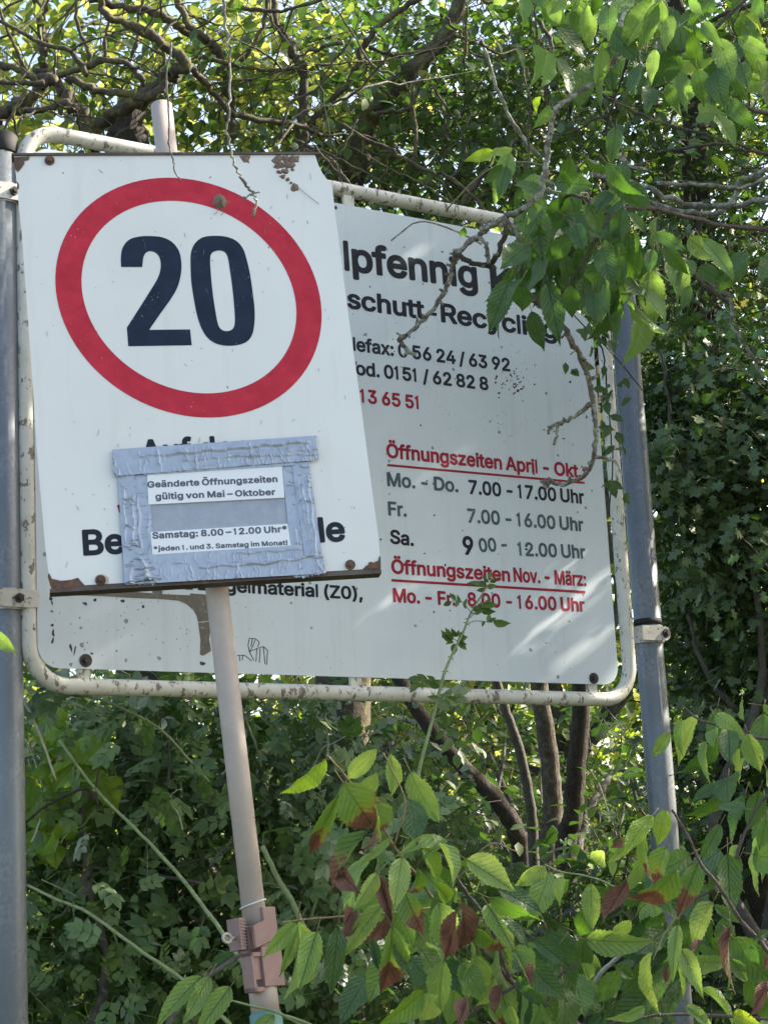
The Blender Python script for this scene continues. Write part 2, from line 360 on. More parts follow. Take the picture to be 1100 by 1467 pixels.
# ------------------------------------------------------------------ lettering
# glyph outlines: character: (advance, [outline as x, y, x, y ... in thousandths])
GLY = {
'm': {
'!': (196, [(75, -27, 54, -16, 40, -2, 33, 9, 25, 34, 25, 49, 29, 64, 36, 79, 45, 90, 55, 99, 70, 108, 85, 112, 100, 113, 125, 108, 140, 100, 150, 91, 165, 69, 169, 54,
170, 39, 165, 14, 150, -9, 140, -18, 125, -26, 100, -31), (60, 134, 50, 139, 45, 144, 40, 159, 36, 514, 45, 529, 55, 535, 135, 536, 150, 529, 157, 519, 159, 509, 154,
154, 150, 144, 145, 139, 135, 134)]),
'(': (273, [(212, -123, 172, -123, 161, -118, 153, -108, 126, -58, 104, -8, 84, 52, 68, 127, 63, 182, 62, 227, 68, 287, 79, 352, 94, 412, 121, 487, 145, 537, 157, 557,
167, 564, 177, 566, 242, 565, 256, 557, 263, 542, 262, 532, 230, 457, 205, 382, 187, 307, 179, 242, 178, 207, 180, 167, 184, 132, 193, 92, 215, 22, 263, -93, 260, -108,
252, -118, 237, -123)]),
')': (273, [(70, -123, 35, -123, 25, -120, 15, -112, 10, -98, 11, -88, 47, -8, 72, 62, 88, 132, 95, 192, 94, 227, 91, 272, 77, 347, 49, 442, 10, 537, 11, 547, 17, 557,
25, 563, 35, 566, 105, 565, 117, 557, 130, 535, 161, 467, 185, 392, 203, 307, 211, 227, 209, 157, 201, 102, 187, 47, 169, -8, 148, -58, 118, -113, 110, -120, 100,
-123)]),
'*': (453, [(187, 200, 177, 211, 174, 221, 175, 276, 172, 277, 127, 248, 117, 245, 107, 246, 97, 251, 92, 256, 66, 301, 62, 316, 67, 331, 77, 339, 126, 366, 72, 394, 64,
406, 63, 421, 92, 475, 102, 483, 112, 486, 122, 485, 172, 454, 176, 456, 176, 461, 174, 511, 177, 521, 182, 528, 197, 536, 257, 535, 271, 526, 276, 516, 275, 456, 277,
453, 322, 481, 332, 486, 342, 486, 352, 481, 364, 466, 387, 426, 389, 416, 387, 406, 377, 393, 326, 366, 379, 336, 387, 326, 389, 311, 385, 301, 359, 256, 352, 250, 344,
246, 327, 247, 277, 278, 275, 276, 276, 216, 271, 206, 262, 199, 252, 196, 202, 196)]),
',': (188, [(66, -146, 36, -146, 26, -143, 16, -135, 11, -121, 42, 79, 51, 92, 66, 98, 146, 96, 156, 90, 161, 84, 164, 69, 110, -126, 105, -136, 96, -143, 86, -146)]),
'-': (453, [(102, 164, 93, 171, 88, 181, 87, 246, 93, 261, 107, 270, 337, 271, 353, 266, 358, 261, 363, 251, 363, 181, 357, 170, 347, 163, 337, 161, 117, 161)]),
'.': (188, [(68, -26, 53, -18, 43, -9, 28, 14, 23, 39, 24, 54, 28, 69, 43, 91, 53, 100, 68, 108, 93, 114, 108, 113, 123, 108, 138, 100, 148, 91, 163, 69, 167, 54, 168,
39, 163, 14, 155, -1, 146, -11, 123, -26, 108, -30, 93, -31)]),
'/': (249, [(2, -100, -10, -88, -13, -78, -12, -68, 153, 542, 159, 552, 172, 559, 242, 559, 252, 554, 258, 547, 262, 537, 261, 527, 97, -83, 92, -93, 87, -98, 77, -102,
12, -103)]),
'0': (453, [(186, -30, 146, -17, 111, 5, 96, 18, 76, 42, 53, 81, 37, 126, 26, 176, 21, 251, 24, 311, 31, 361, 38, 386, 50, 421, 72, 461, 97, 491, 131, 517, 166, 534,
206, 542, 246, 542, 286, 534, 306, 526, 326, 515, 351, 496, 366, 481, 381, 461, 393, 441, 403, 421, 415, 386, 426, 336, 432, 256, 429, 196, 418, 131, 402, 86, 380, 46,
355, 16, 323, -9, 286, -25, 246, -33, 211, -33), (203, 81, 226, 77, 246, 79, 261, 86, 279, 101, 295, 126, 304, 151, 311, 181, 316, 216, 317, 256, 315, 296, 308, 341,
299, 371, 286, 398, 271, 416, 256, 426, 236, 432, 216, 432, 197, 426, 182, 416, 169, 401, 158, 381, 149, 356, 142, 326, 138, 296, 136, 256, 137, 216, 142, 181, 149, 151,
159, 126, 171, 106, 186, 90)]),
'1': (330, [(98, -24, 88, -16, 83, -2, 83, 373, 78, 375, 38, 375, 28, 378, 21, 383, 13, 398, 13, 443, 18, 454, 28, 462, 73, 474, 87, 488, 95, 518, 103, 530, 118, 536,
153, 536, 163, 534, 171, 528, 177, 518, 179, 508, 179, -2, 173, -17, 168, -22, 158, -26, 108, -27)]),
'2': (453, [(52, -24, 42, -16, 37, -2, 37, 48, 42, 63, 256, 293, 272, 314, 286, 338, 291, 353, 293, 368, 292, 383, 288, 398, 283, 408, 272, 418, 247, 430, 232, 433, 212,
432, 187, 424, 177, 418, 168, 408, 158, 388, 152, 353, 142, 340, 127, 335, 57, 337, 47, 343, 43, 348, 39, 363, 44, 408, 56, 443, 75, 473, 102, 501, 132, 521, 162, 533,
207, 542, 242, 542, 277, 536, 317, 522, 342, 506, 362, 488, 377, 470, 393, 443, 402, 418, 407, 388, 407, 358, 403, 328, 387, 288, 358, 243, 312, 189, 217, 88, 222, 84,
387, 84, 402, 81, 412, 71, 416, 58, 416, -2, 413, -12, 405, -22, 392, -27, 67, -27)]),
'3': (453, [(172, -30, 137, -21, 107, -8, 78, 11, 52, 37, 33, 66, 22, 96, 17, 131, 21, 146, 32, 156, 42, 159, 117, 158, 127, 152, 132, 146, 143, 111, 157, 94, 171, 86,
187, 81, 227, 77, 247, 80, 265, 86, 277, 93, 291, 106, 297, 116, 301, 131, 302, 151, 299, 166, 293, 181, 287, 191, 272, 204, 257, 212, 237, 218, 217, 220, 152, 221, 142,
226, 136, 231, 130, 246, 130, 301, 133, 311, 228, 421, 222, 425, 72, 425, 57, 428, 48, 436, 44, 446, 44, 516, 52, 529, 67, 536, 372, 536, 382, 534, 392, 527, 398, 516,
399, 461, 397, 451, 390, 441, 281, 316, 287, 311, 322, 299, 359, 276, 383, 251, 402, 222, 414, 191, 420, 156, 417, 111, 408, 81, 392, 51, 373, 26, 350, 6, 322, -12, 287,
-25, 252, -32, 217, -34)]),
'4': (453, [(268, -23, 258, -12, 255, -2, 255, 73, 253, 78, 33, 79, 23, 84, 14, 98, 13, 158, 18, 173, 228, 528, 243, 536, 313, 536, 323, 533, 334, 523, 338, 513, 336,
498, 156, 193, 163, 190, 253, 190, 255, 193, 255, 318, 260, 333, 268, 341, 278, 345, 343, 345, 353, 343, 363, 336, 370, 323, 370, 193, 373, 190, 418, 190, 428, 185, 435,
178, 440, 163, 440, 103, 434, 88, 423, 80, 413, 78, 373, 78, 370, 73, 370, -2, 367, -12, 359, -22, 343, -27, 283, -27)]),
'5': (453, [(178, -30, 143, -20, 113, -5, 88, 14, 68, 35, 49, 66, 38, 96, 33, 131, 38, 146, 48, 154, 58, 157, 123, 157, 133, 155, 144, 146, 156, 111, 173, 92, 183, 85,
198, 80, 213, 77, 233, 78, 248, 81, 263, 88, 278, 100, 287, 111, 294, 126, 300, 146, 299, 181, 291, 206, 278, 225, 258, 240, 238, 248, 213, 250, 188, 246, 163, 237, 138,
221, 128, 219, 63, 226, 53, 230, 46, 236, 41, 246, 40, 256, 70, 516, 78, 529, 93, 536, 373, 535, 387, 526, 393, 511, 393, 451, 391, 441, 383, 431, 368, 425, 178, 425,
174, 421, 167, 351, 198, 358, 218, 361, 243, 360, 268, 357, 293, 350, 318, 339, 343, 324, 363, 305, 379, 286, 395, 261, 404, 241, 413, 211, 418, 176, 417, 146, 415, 126,
408, 96, 393, 64, 374, 36, 350, 11, 323, -8, 293, -22, 258, -31, 218, -34)]),
'6': (453, [(182, -29, 142, -16, 112, 3, 81, 31, 60, 61, 46, 96, 38, 141, 37, 176, 44, 216, 62, 265, 90, 316, 232, 527, 242, 534, 252, 536, 327, 536, 338, 531, 346, 521,
349, 511, 347, 499, 242, 346, 241, 341, 287, 335, 327, 320, 357, 299, 386, 266, 401, 236, 413, 191, 415, 141, 410, 106, 400, 76, 379, 41, 352, 11, 324, -9, 292, -24,
262, -31, 222, -34), (214, 76, 232, 75, 247, 78, 272, 91, 289, 111, 295, 126, 299, 141, 298, 176, 294, 191, 287, 206, 280, 216, 268, 226, 257, 232, 242, 237, 212, 237,
197, 233, 184, 226, 172, 215, 162, 201, 153, 176, 153, 141, 157, 126, 164, 111, 182, 90, 197, 81)]),
'7': (453, [(85, -24, 76, -17, 71, -7, 70, 3, 73, 13, 280, 423, 275, 425, 60, 425, 50, 428, 40, 436, 35, 448, 35, 508, 39, 523, 50, 533, 60, 536, 390, 536, 405, 532,
414, 523, 418, 513, 418, 448, 416, 438, 189, -12, 181, -22, 170, -27, 95, -27)]),
'8': (453, [(175, -29, 155, -25, 125, -14, 85, 11, 70, 25, 52, 46, 38, 71, 31, 91, 26, 116, 25, 136, 27, 161, 32, 186, 40, 206, 52, 226, 67, 246, 89, 266, 90, 271, 69,
296, 51, 331, 44, 366, 45, 406, 53, 436, 68, 466, 95, 496, 120, 514, 150, 529, 180, 538, 225, 543, 260, 541, 305, 528, 345, 505, 375, 476, 390, 454, 399, 436, 408, 396,
408, 366, 405, 346, 397, 321, 390, 306, 380, 291, 362, 271, 363, 266, 380, 251, 393, 236, 406, 216, 416, 196, 426, 161, 428, 136, 427, 116, 416, 76, 400, 46, 379, 21,
345, -4, 310, -21, 265, -31, 225, -34), (189, 81, 220, 76, 250, 78, 275, 85, 295, 100, 300, 106, 307, 121, 310, 146, 304, 166, 290, 185, 265, 201, 245, 206, 225, 208,
205, 206, 186, 201, 175, 195, 160, 183, 151, 171, 144, 156, 142, 136, 145, 121, 152, 106, 160, 97, 175, 86), (198, 321, 225, 317, 250, 320, 265, 326, 282, 341, 290, 359,
292, 381, 287, 401, 275, 418, 250, 430, 220, 433, 205, 431, 190, 425, 180, 420, 171, 411, 165, 400, 161, 386, 160, 371, 163, 356, 175, 335, 185, 327)]),
'9': (453, [(117, -24, 109, -17, 104, -7, 103, 3, 106, 13, 212, 168, 170, 173, 137, 184, 112, 198, 98, 208, 71, 238, 51, 273, 39, 318, 38, 368, 43, 403, 56, 438, 77,
473, 102, 498, 131, 518, 172, 535, 207, 542, 242, 542, 277, 537, 312, 523, 347, 501, 372, 476, 392, 446, 406, 413, 415, 368, 415, 333, 407, 288, 391, 243, 363, 193, 221,
-17, 212, -24, 202, -27, 127, -27), (205, 273, 232, 270, 247, 273, 262, 279, 282, 295, 290, 308, 296, 323, 299, 338, 300, 358, 293, 388, 285, 403, 277, 413, 262, 425,
247, 431, 217, 433, 192, 425, 171, 408, 161, 393, 156, 378, 153, 363, 152, 343, 155, 328, 162, 308, 172, 294, 182, 284)]),
':': (188, [(68, -26, 53, -18, 43, -9, 28, 14, 23, 39, 24, 54, 28, 69, 43, 91, 53, 100, 68, 108, 93, 114, 108, 113, 123, 108, 138, 100, 148, 91, 163, 69, 167, 54, 168,
39, 163, 14, 155, -1, 146, -11, 123, -26, 108, -30, 93, -31), (68, 249, 45, 264, 36, 274, 28, 289, 23, 314, 24, 329, 28, 344, 43, 367, 53, 375, 68, 384, 93, 389, 108,
388, 123, 384, 138, 375, 148, 367, 163, 344, 167, 329, 168, 314, 163, 289, 155, 274, 146, 264, 123, 249, 108, 245, 93, 244)]),
'A': (480, [(4, -24, -8, -12, -11, -2, -10, 8, 178, 523, 189, 533, 199, 536, 279, 536, 289, 533, 295, 528, 301, 518, 487, 13, 490, -2, 487, -12, 479, -22, 464, -27, 394,
-27, 379, -22, 369, -7, 324, 115, 159, 115, 153, 113, 111, -7, 104, -19, 94, -25, 84, -27, 14, -27), (193, 228, 199, 226, 224, 226, 279, 226, 285, 228, 239, 362)]),
'B': (456, [(48, -24, 38, -16, 33, -2, 33, 508, 37, 523, 48, 533, 58, 536, 243, 536, 278, 534, 298, 530, 323, 523, 343, 514, 368, 498, 396, 468, 411, 443, 423, 403, 425,
363, 418, 325, 411, 308, 402, 293, 377, 268, 398, 252, 418, 228, 432, 203, 441, 178, 445, 138, 443, 108, 435, 78, 423, 53, 404, 28, 381, 8, 343, -12, 308, -22, 248, -27,
63, -27), (152, 88, 153, 86, 158, 84, 248, 84, 278, 87, 298, 92, 315, 103, 325, 118, 328, 143, 323, 163, 313, 178, 303, 187, 288, 197, 273, 202, 248, 204, 153, 204),
(152, 313, 248, 313, 268, 317, 283, 324, 298, 337, 306, 353, 309, 378, 303, 398, 296, 408, 288, 414, 263, 423, 238, 425, 153, 424)]),
'D': (502, [(48, -24, 38, -16, 33, -2, 33, 508, 37, 523, 48, 533, 58, 536, 253, 535, 298, 528, 323, 521, 368, 500, 403, 475, 421, 458, 436, 438, 448, 420, 466, 383, 481,
333, 488, 278, 488, 228, 486, 203, 474, 148, 458, 109, 447, 88, 418, 50, 383, 19, 343, -3, 298, -18, 268, -24, 218, -27, 58, -27), (152, 88, 153, 86, 158, 84, 233, 85,
279, 93, 303, 104, 323, 118, 342, 138, 353, 158, 366, 198, 371, 238, 371, 273, 365, 318, 355, 348, 341, 373, 318, 396, 293, 411, 268, 420, 238, 424, 158, 425, 152,
423)]),
'F': (410, [(48, -24, 38, -16, 33, -2, 33, 508, 37, 523, 48, 533, 58, 536, 368, 536, 383, 532, 392, 523, 396, 513, 396, 453, 392, 438, 381, 428, 368, 425, 158, 425, 152,
423, 153, 306, 348, 305, 358, 302, 368, 294, 373, 283, 373, 218, 370, 208, 360, 198, 348, 194, 153, 194, 152, -2, 149, -12, 141, -22, 128, -27, 58, -27)]),
'G': (520, [(218, -29, 193, -23, 158, -10, 118, 14, 83, 46, 55, 86, 43, 108, 28, 146, 17, 196, 13, 256, 17, 311, 28, 361, 37, 386, 53, 421, 83, 463, 118, 495, 153, 517,
198, 534, 243, 542, 278, 543, 308, 540, 348, 530, 378, 517, 408, 499, 441, 471, 465, 441, 485, 406, 498, 366, 501, 351, 500, 341, 493, 330, 478, 322, 403, 322, 388, 331,
372, 366, 355, 391, 339, 406, 323, 416, 293, 426, 263, 429, 233, 425, 208, 415, 180, 396, 163, 376, 149, 351, 136, 311, 131, 271, 131, 231, 139, 186, 150, 156, 165, 131,
188, 106, 208, 94, 238, 83, 268, 80, 303, 84, 333, 95, 353, 110, 373, 137, 381, 156, 384, 171, 278, 172, 268, 177, 258, 189, 256, 201, 256, 261, 265, 276, 273, 281, 283,
283, 478, 283, 493, 278, 503, 266, 505, 256, 505, 196, 502, 156, 492, 116, 473, 76, 453, 47, 438, 31, 407, 6, 368, -15, 333, -26, 313, -31, 268, -34)]),
'K': (467, [(48, -24, 38, -16, 33, -2, 33, 508, 35, 518, 38, 525, 48, 533, 58, 536, 123, 536, 138, 533, 148, 523, 152, 508, 153, 321, 348, 531, 363, 536, 448, 536, 463,
531, 471, 523, 475, 513, 474, 503, 470, 493, 279, 288, 280, 283, 473, 13, 476, -2, 470, -17, 458, -25, 448, -27, 373, -27, 363, -25, 356, -22, 348, -13, 198, 198, 193,
200, 154, 158, 152, 153, 152, -2, 148, -14, 138, -24, 128, -27, 58, -27)]),
'M': (628, [(48, -24, 36, -12, 33, 3, 33, 508, 35, 518, 41, 528, 48, 533, 58, 536, 153, 536, 163, 534, 173, 526, 313, 167, 318, 171, 453, 523, 463, 533, 473, 536, 568,
536, 578, 534, 587, 528, 593, 518, 595, 508, 595, 3, 594, -7, 588, -18, 573, -27, 503, -27, 488, -22, 480, -12, 477, 3, 477, 248, 475, 258, 473, 260, 363, -17, 353, -25,
343, -27, 283, -27, 273, -24, 262, -12, 153, 261, 150, 258, 149, 248, 148, -7, 143, -17, 138, -22, 128, -26, 58, -27)]),
'N': (523, [(48, -24, 38, -16, 33, -2, 33, 508, 35, 518, 38, 525, 48, 533, 58, 536, 138, 536, 148, 533, 155, 528, 368, 194, 371, 198, 372, 203, 372, 508, 374, 518, 383,
531, 398, 536, 463, 536, 478, 531, 486, 523, 490, 508, 490, 3, 489, -7, 484, -17, 473, -25, 463, -27, 383, -27, 368, -19, 153, 319, 151, -7, 143, -20, 128, -27, 58,
-27)]),
'O': (533, [(218, -30, 173, -17, 153, -8, 123, 11, 103, 27, 84, 46, 58, 81, 35, 126, 21, 176, 16, 201, 13, 251, 17, 311, 28, 361, 46, 406, 61, 431, 83, 461, 118, 494,
153, 517, 198, 534, 248, 542, 288, 542, 313, 539, 358, 527, 400, 506, 437, 476, 463, 446, 476, 426, 499, 381, 507, 356, 516, 311, 520, 256, 516, 196, 505, 146, 487, 101,
476, 81, 453, 50, 418, 16, 378, -9, 333, -26, 293, -33, 268, -34), (251, 81, 278, 81, 306, 86, 333, 98, 356, 116, 376, 141, 390, 171, 398, 201, 402, 231, 402, 276, 398,
311, 389, 341, 377, 366, 358, 391, 333, 411, 303, 424, 278, 428, 253, 428, 223, 422, 198, 410, 178, 393, 157, 366, 145, 341, 136, 311, 131, 276, 131, 236, 135, 201, 143,
171, 158, 141, 177, 116, 198, 99, 223, 87)]),
'R': (449, [(48, -24, 38, -16, 33, -2, 33, 508, 37, 523, 48, 533, 58, 536, 253, 535, 278, 533, 308, 527, 348, 511, 375, 493, 400, 468, 420, 433, 431, 398, 435, 368, 435,
333, 431, 303, 423, 278, 413, 257, 397, 233, 376, 213, 354, 198, 353, 193, 452, 13, 455, 3, 452, -12, 443, -22, 428, -27, 353, -27, 338, -22, 329, -12, 232, 168, 228,
171, 158, 171, 152, 168, 152, -2, 149, -12, 141, -22, 128, -27, 58, -27), (152, 283, 253, 283, 278, 288, 297, 298, 310, 313, 318, 343, 316, 373, 312, 388, 307, 398, 288,
414, 263, 423, 233, 425, 153, 424)]),
'S': (447, [(171, -32, 136, -23, 101, -8, 75, 9, 51, 33, 33, 59, 17, 99, 11, 139, 17, 154, 26, 161, 36, 164, 106, 164, 116, 161, 128, 149, 136, 118, 141, 109, 151, 98,
165, 89, 181, 82, 201, 78, 221, 76, 261, 80, 276, 85, 296, 97, 308, 109, 316, 123, 319, 134, 318, 149, 309, 164, 286, 180, 136, 227, 96, 248, 68, 269, 44, 299, 30, 334,
25, 369, 28, 404, 37, 434, 53, 464, 76, 490, 111, 515, 146, 530, 191, 541, 241, 543, 281, 538, 311, 529, 344, 514, 371, 495, 396, 468, 414, 439, 424, 409, 428, 374, 421,
360, 411, 353, 401, 351, 336, 351, 326, 353, 314, 364, 305, 394, 291, 411, 276, 421, 261, 427, 226, 432, 191, 428, 176, 422, 161, 413, 151, 402, 144, 389, 142, 379, 143,
364, 146, 358, 154, 349, 176, 334, 216, 320, 321, 289, 356, 272, 382, 254, 411, 222, 420, 209, 428, 189, 435, 149, 432, 109, 422, 74, 401, 38, 378, 14, 349, -6, 306,
-24, 266, -33, 221, -36)]),
'U': (517, [(208, -31, 178, -24, 143, -10, 123, 2, 98, 22, 81, 40, 63, 65, 52, 85, 40, 115, 35, 140, 33, 175, 33, 510, 35, 520, 48, 533, 68, 536, 128, 536, 141, 530,
149, 520, 151, 510, 151, 180, 155, 150, 169, 120, 182, 105, 195, 95, 208, 88, 228, 82, 268, 79, 303, 85, 331, 100, 349, 120, 362, 150, 366, 180, 366, 510, 368, 520, 376,
530, 388, 536, 458, 536, 468, 534, 479, 525, 484, 510, 484, 175, 481, 135, 477, 115, 466, 85, 445, 50, 423, 25, 393, 1, 358, -17, 323, -28, 283, -34, 238, -34)]),
'Z': (438, [(28, -23, 18, -12, 15, -2, 15, 48, 18, 58, 267, 423, 263, 425, 38, 425, 28, 428, 18, 436, 13, 448, 13, 513, 18, 525, 28, 533, 38, 536, 398, 536, 413, 531,
420, 523, 424, 513, 424, 463, 420, 448, 173, 88, 178, 84, 398, 84, 408, 82, 421, 73, 426, 58, 426, -2, 420, -17, 408, -25, 398, -27, 43, -27)]),
'a': (389, [(118, -31, 83, -20, 60, -6, 38, 13, 20, 39, 9, 64, 4, 94, 4, 129, 13, 161, 23, 179, 35, 194, 53, 209, 73, 221, 98, 231, 128, 239, 243, 255, 249, 259, 245,
279, 238, 291, 223, 300, 198, 304, 173, 302, 153, 294, 143, 287, 133, 277, 118, 254, 108, 248, 98, 247, 28, 267, 17, 279, 14, 289, 15, 299, 30, 329, 48, 354, 73, 376,
103, 393, 138, 404, 183, 411, 223, 409, 263, 401, 293, 387, 324, 364, 345, 334, 359, 299, 362, 279, 364, 249, 363, -7, 359, -16, 353, -22, 338, -27, 273, -27, 260, -21,
253, -12, 248, -13, 213, -28, 183, -35, 148, -36), (152, 74, 173, 72, 193, 74, 208, 79, 224, 89, 238, 104, 245, 119, 249, 134, 248, 151, 163, 139, 143, 133, 128, 125,
120, 114, 121, 94, 123, 89, 133, 81)]),
'b': (424, [(191, -31, 166, -23, 141, -8, 126, -23, 116, -27, 51, -27, 41, -24, 35, -20, 26, -5, 26, 510, 31, 525, 36, 530, 46, 535, 116, 536, 126, 533, 136, 525, 141,
510, 141, 390, 146, 389, 161, 398, 181, 406, 226, 411, 266, 408, 286, 403, 311, 393, 341, 374, 366, 349, 380, 330, 394, 305, 407, 270, 412, 245, 416, 210, 416, 170, 414,
145, 401, 90, 393, 70, 375, 40, 356, 17, 341, 3, 316, -14, 296, -23, 266, -32, 246, -34, 216, -35), (207, 75, 226, 74, 246, 78, 256, 83, 271, 95, 283, 110, 290, 125,
300, 165, 301, 190, 299, 215, 294, 240, 287, 260, 276, 277, 263, 290, 251, 297, 231, 302, 211, 303, 196, 300, 181, 293, 171, 285, 159, 270, 151, 255, 141, 215, 141, 165,
146, 140, 152, 120, 161, 105, 176, 88, 191, 79)]),
'c': (396, [(162, -30, 137, -23, 117, -15, 87, 4, 61, 30, 33, 70, 17, 110, 9, 150, 8, 205, 13, 250, 24, 285, 42, 321, 72, 358, 102, 382, 137, 399, 172, 408, 217, 411,
257, 406, 287, 396, 309, 385, 331, 370, 347, 355, 367, 330, 381, 305, 389, 280, 386, 265, 382, 259, 372, 252, 307, 235, 297, 236, 287, 240, 282, 245, 272, 267, 262, 282,
242, 296, 227, 301, 207, 303, 187, 301, 171, 295, 157, 285, 144, 270, 136, 255, 128, 230, 123, 200, 123, 175, 128, 145, 134, 125, 145, 105, 162, 87, 177, 78, 197, 74,
227, 75, 252, 86, 262, 94, 270, 105, 284, 135, 292, 141, 302, 144, 377, 125, 383, 120, 389, 110, 389, 95, 375, 60, 357, 32, 336, 10, 307, -10, 272, -26, 237, -33, 192,
-34)]),
'd': (424, [(152, -30, 112, -16, 94, -5, 72, 13, 46, 45, 23, 90, 17, 110, 10, 145, 7, 190, 13, 250, 24, 290, 42, 325, 69, 360, 97, 383, 127, 399, 162, 408, 212, 410,
232, 408, 252, 403, 282, 387, 284, 390, 284, 510, 289, 525, 297, 532, 307, 536, 372, 536, 382, 534, 394, 525, 399, 510, 399, 0, 397, -10, 387, -22, 372, -27, 307, -26,
295, -20, 287, -7, 257, -24, 232, -32, 192, -35), (192, 75, 212, 74, 227, 77, 242, 84, 252, 91, 264, 105, 272, 120, 280, 145, 284, 165, 284, 215, 280, 235, 272, 260,
262, 276, 247, 290, 232, 298, 212, 303, 192, 302, 177, 298, 167, 293, 151, 280, 140, 265, 133, 250, 124, 210, 123, 180, 126, 155, 131, 135, 139, 115, 149, 100, 162, 87,
177, 79)]),
'e': (404, [(167, -31, 122, -17, 92, 1, 62, 28, 39, 60, 19, 105, 10, 145, 7, 190, 12, 245, 24, 285, 41, 320, 62, 349, 87, 372, 117, 391, 152, 404, 172, 408, 202, 411,
242, 408, 277, 399, 307, 384, 338, 360, 363, 330, 381, 295, 391, 260, 398, 210, 396, 160, 387, 147, 372, 142, 132, 142, 127, 140, 133, 120, 147, 100, 162, 86, 177, 79,
197, 74, 227, 74, 252, 81, 269, 95, 287, 124, 302, 132, 322, 129, 377, 115, 384, 110, 390, 100, 391, 85, 382, 60, 362, 29, 337, 5, 307, -14, 277, -26, 242, -33, 212,
-35), (130, 250, 132, 248, 192, 248, 272, 248, 275, 250, 267, 270, 250, 290, 232, 299, 207, 303, 182, 300, 162, 291, 142, 272)]),
'f': (254, [(69, -24, 59, -16, 54, -2, 54, 298, 49, 300, -1, 301, -11, 306, -16, 311, -19, 318, -21, 328, -19, 388, -13, 398, -1, 405, 49, 406, 54, 408, 56, 453, 59,
468, 66, 488, 75, 503, 88, 518, 114, 538, 144, 551, 174, 556, 209, 556, 244, 549, 254, 546, 264, 538, 270, 523, 263, 493, 249, 453, 239, 444, 229, 441, 199, 447, 179,
445, 172, 438, 170, 428, 169, 408, 174, 406, 234, 405, 244, 401, 249, 396, 255, 383, 255, 328, 251, 313, 239, 302, 229, 300, 174, 300, 169, 298, 168, -7, 159, -21, 149,
-26, 79, -27)]),
'g': (425, [(157, -174, 127, -166, 102, -156, 82, -144, 62, -128, 42, -106, 26, -78, 25, -63, 29, -53, 37, -46, 87, -18, 102, -14, 117, -19, 147, -53, 167, -64, 197,
-70, 232, -68, 257, -59, 272, -47, 282, -28, 284, -3, 282, 2, 252, -14, 222, -21, 192, -22, 162, -19, 132, -12, 112, -3, 82, 15, 58, 37, 40, 62, 25, 92, 16, 117, 9, 152,
7, 192, 10, 232, 14, 257, 23, 287, 46, 332, 71, 362, 97, 383, 117, 394, 142, 403, 177, 410, 222, 410, 252, 403, 282, 387, 287, 386, 293, 397, 307, 405, 372, 406, 382,
404, 392, 397, 396, 392, 399, 377, 399, -13, 396, -43, 387, -78, 372, -106, 353, -128, 327, -148, 302, -161, 272, -170, 237, -176, 192, -178), (192, 87, 207, 86, 227,
88, 242, 93, 255, 102, 264, 112, 273, 127, 280, 147, 284, 167, 284, 217, 279, 242, 271, 262, 262, 277, 247, 291, 232, 299, 217, 302, 197, 303, 182, 300, 167, 294, 157,
287, 144, 272, 137, 259, 129, 237, 125, 217, 123, 192, 125, 167, 129, 147, 137, 127, 146, 112, 157, 101, 172, 92)]),
'h': (410, [(41, -24, 31, -16, 26, -2, 26, 513, 34, 528, 46, 535, 116, 536, 126, 533, 133, 528, 141, 513, 141, 388, 166, 400, 196, 408, 231, 411, 271, 406, 306, 394,
329, 378, 349, 358, 365, 333, 376, 303, 383, 258, 384, -2, 381, -12, 376, -19, 361, -27, 291, -27, 280, -22, 272, -12, 269, -2, 269, 233, 267, 258, 259, 278, 246, 292,
231, 299, 206, 302, 186, 298, 166, 288, 152, 273, 144, 253, 141, 228, 141, -2, 138, -12, 130, -22, 116, -27, 51, -27)]),
'i': (167, [(39, -23, 29, -12, 26, -2, 26, 383, 34, 398, 49, 406, 119, 406, 134, 397, 139, 388, 141, 378, 140, -7, 134, -18, 119, -27, 54, -27), (69, 418, 44, 428, 24,
448, 19, 458, 15, 473, 16, 498, 19, 508, 28, 523, 49, 542, 74, 550, 99, 549, 124, 539, 134, 530, 143, 518, 152, 493, 151, 468, 148, 458, 140, 443, 119, 425, 94, 417)]),
'j': (167, [(-22, -167, -32, -159, -37, -145, -36, -80, -31, -70, -22, -63, -12, -60, 8, -60, 18, -56, 23, -48, 26, -35, 27, 385, 33, 397, 48, 406, 121, 405, 128, 402,
136, 395, 141, 380, 141, -30, 139, -55, 136, -75, 127, -100, 115, -120, 98, -138, 78, -153, 53, -163, 28, -168, -12, -170), (63, 419, 41, 430, 30, 440, 23, 450, 14, 475,
14, 490, 18, 505, 23, 517, 33, 530, 53, 544, 68, 549, 83, 551, 108, 547, 121, 540, 133, 531, 147, 510, 153, 485, 149, 460, 137, 440, 126, 430, 113, 422, 88, 416)]),
'k': (381, [(41, -24, 31, -16, 26, -2, 26, 513, 34, 528, 46, 535, 116, 536, 126, 533, 133, 528, 141, 513, 141, 273, 271, 403, 281, 406, 361, 406, 372, 403, 383, 393,
387, 378, 381, 362, 240, 218, 238, 213, 392, 18, 398, 8, 399, -2, 396, -12, 391, -19, 376, -27, 296, -27, 281, -24, 271, -14, 151, 138, 141, 128, 141, -2, 136, -16, 126,
-24, 116, -27, 51, -27)]),
'l': (150, [(41, -24, 31, -16, 26, -2, 26, 513, 34, 528, 46, 535, 96, 536, 106, 533, 113, 528, 119, 518, 121, 508, 121, -2, 115, -17, 101, -26, 51, -27)]),
'm': (610, [(41, -24, 29, -12, 26, 3, 26, 378, 28, 388, 36, 400, 51, 406, 116, 406, 126, 402, 136, 391, 141, 389, 161, 401, 186, 409, 211, 413, 236, 412, 261, 407, 281,
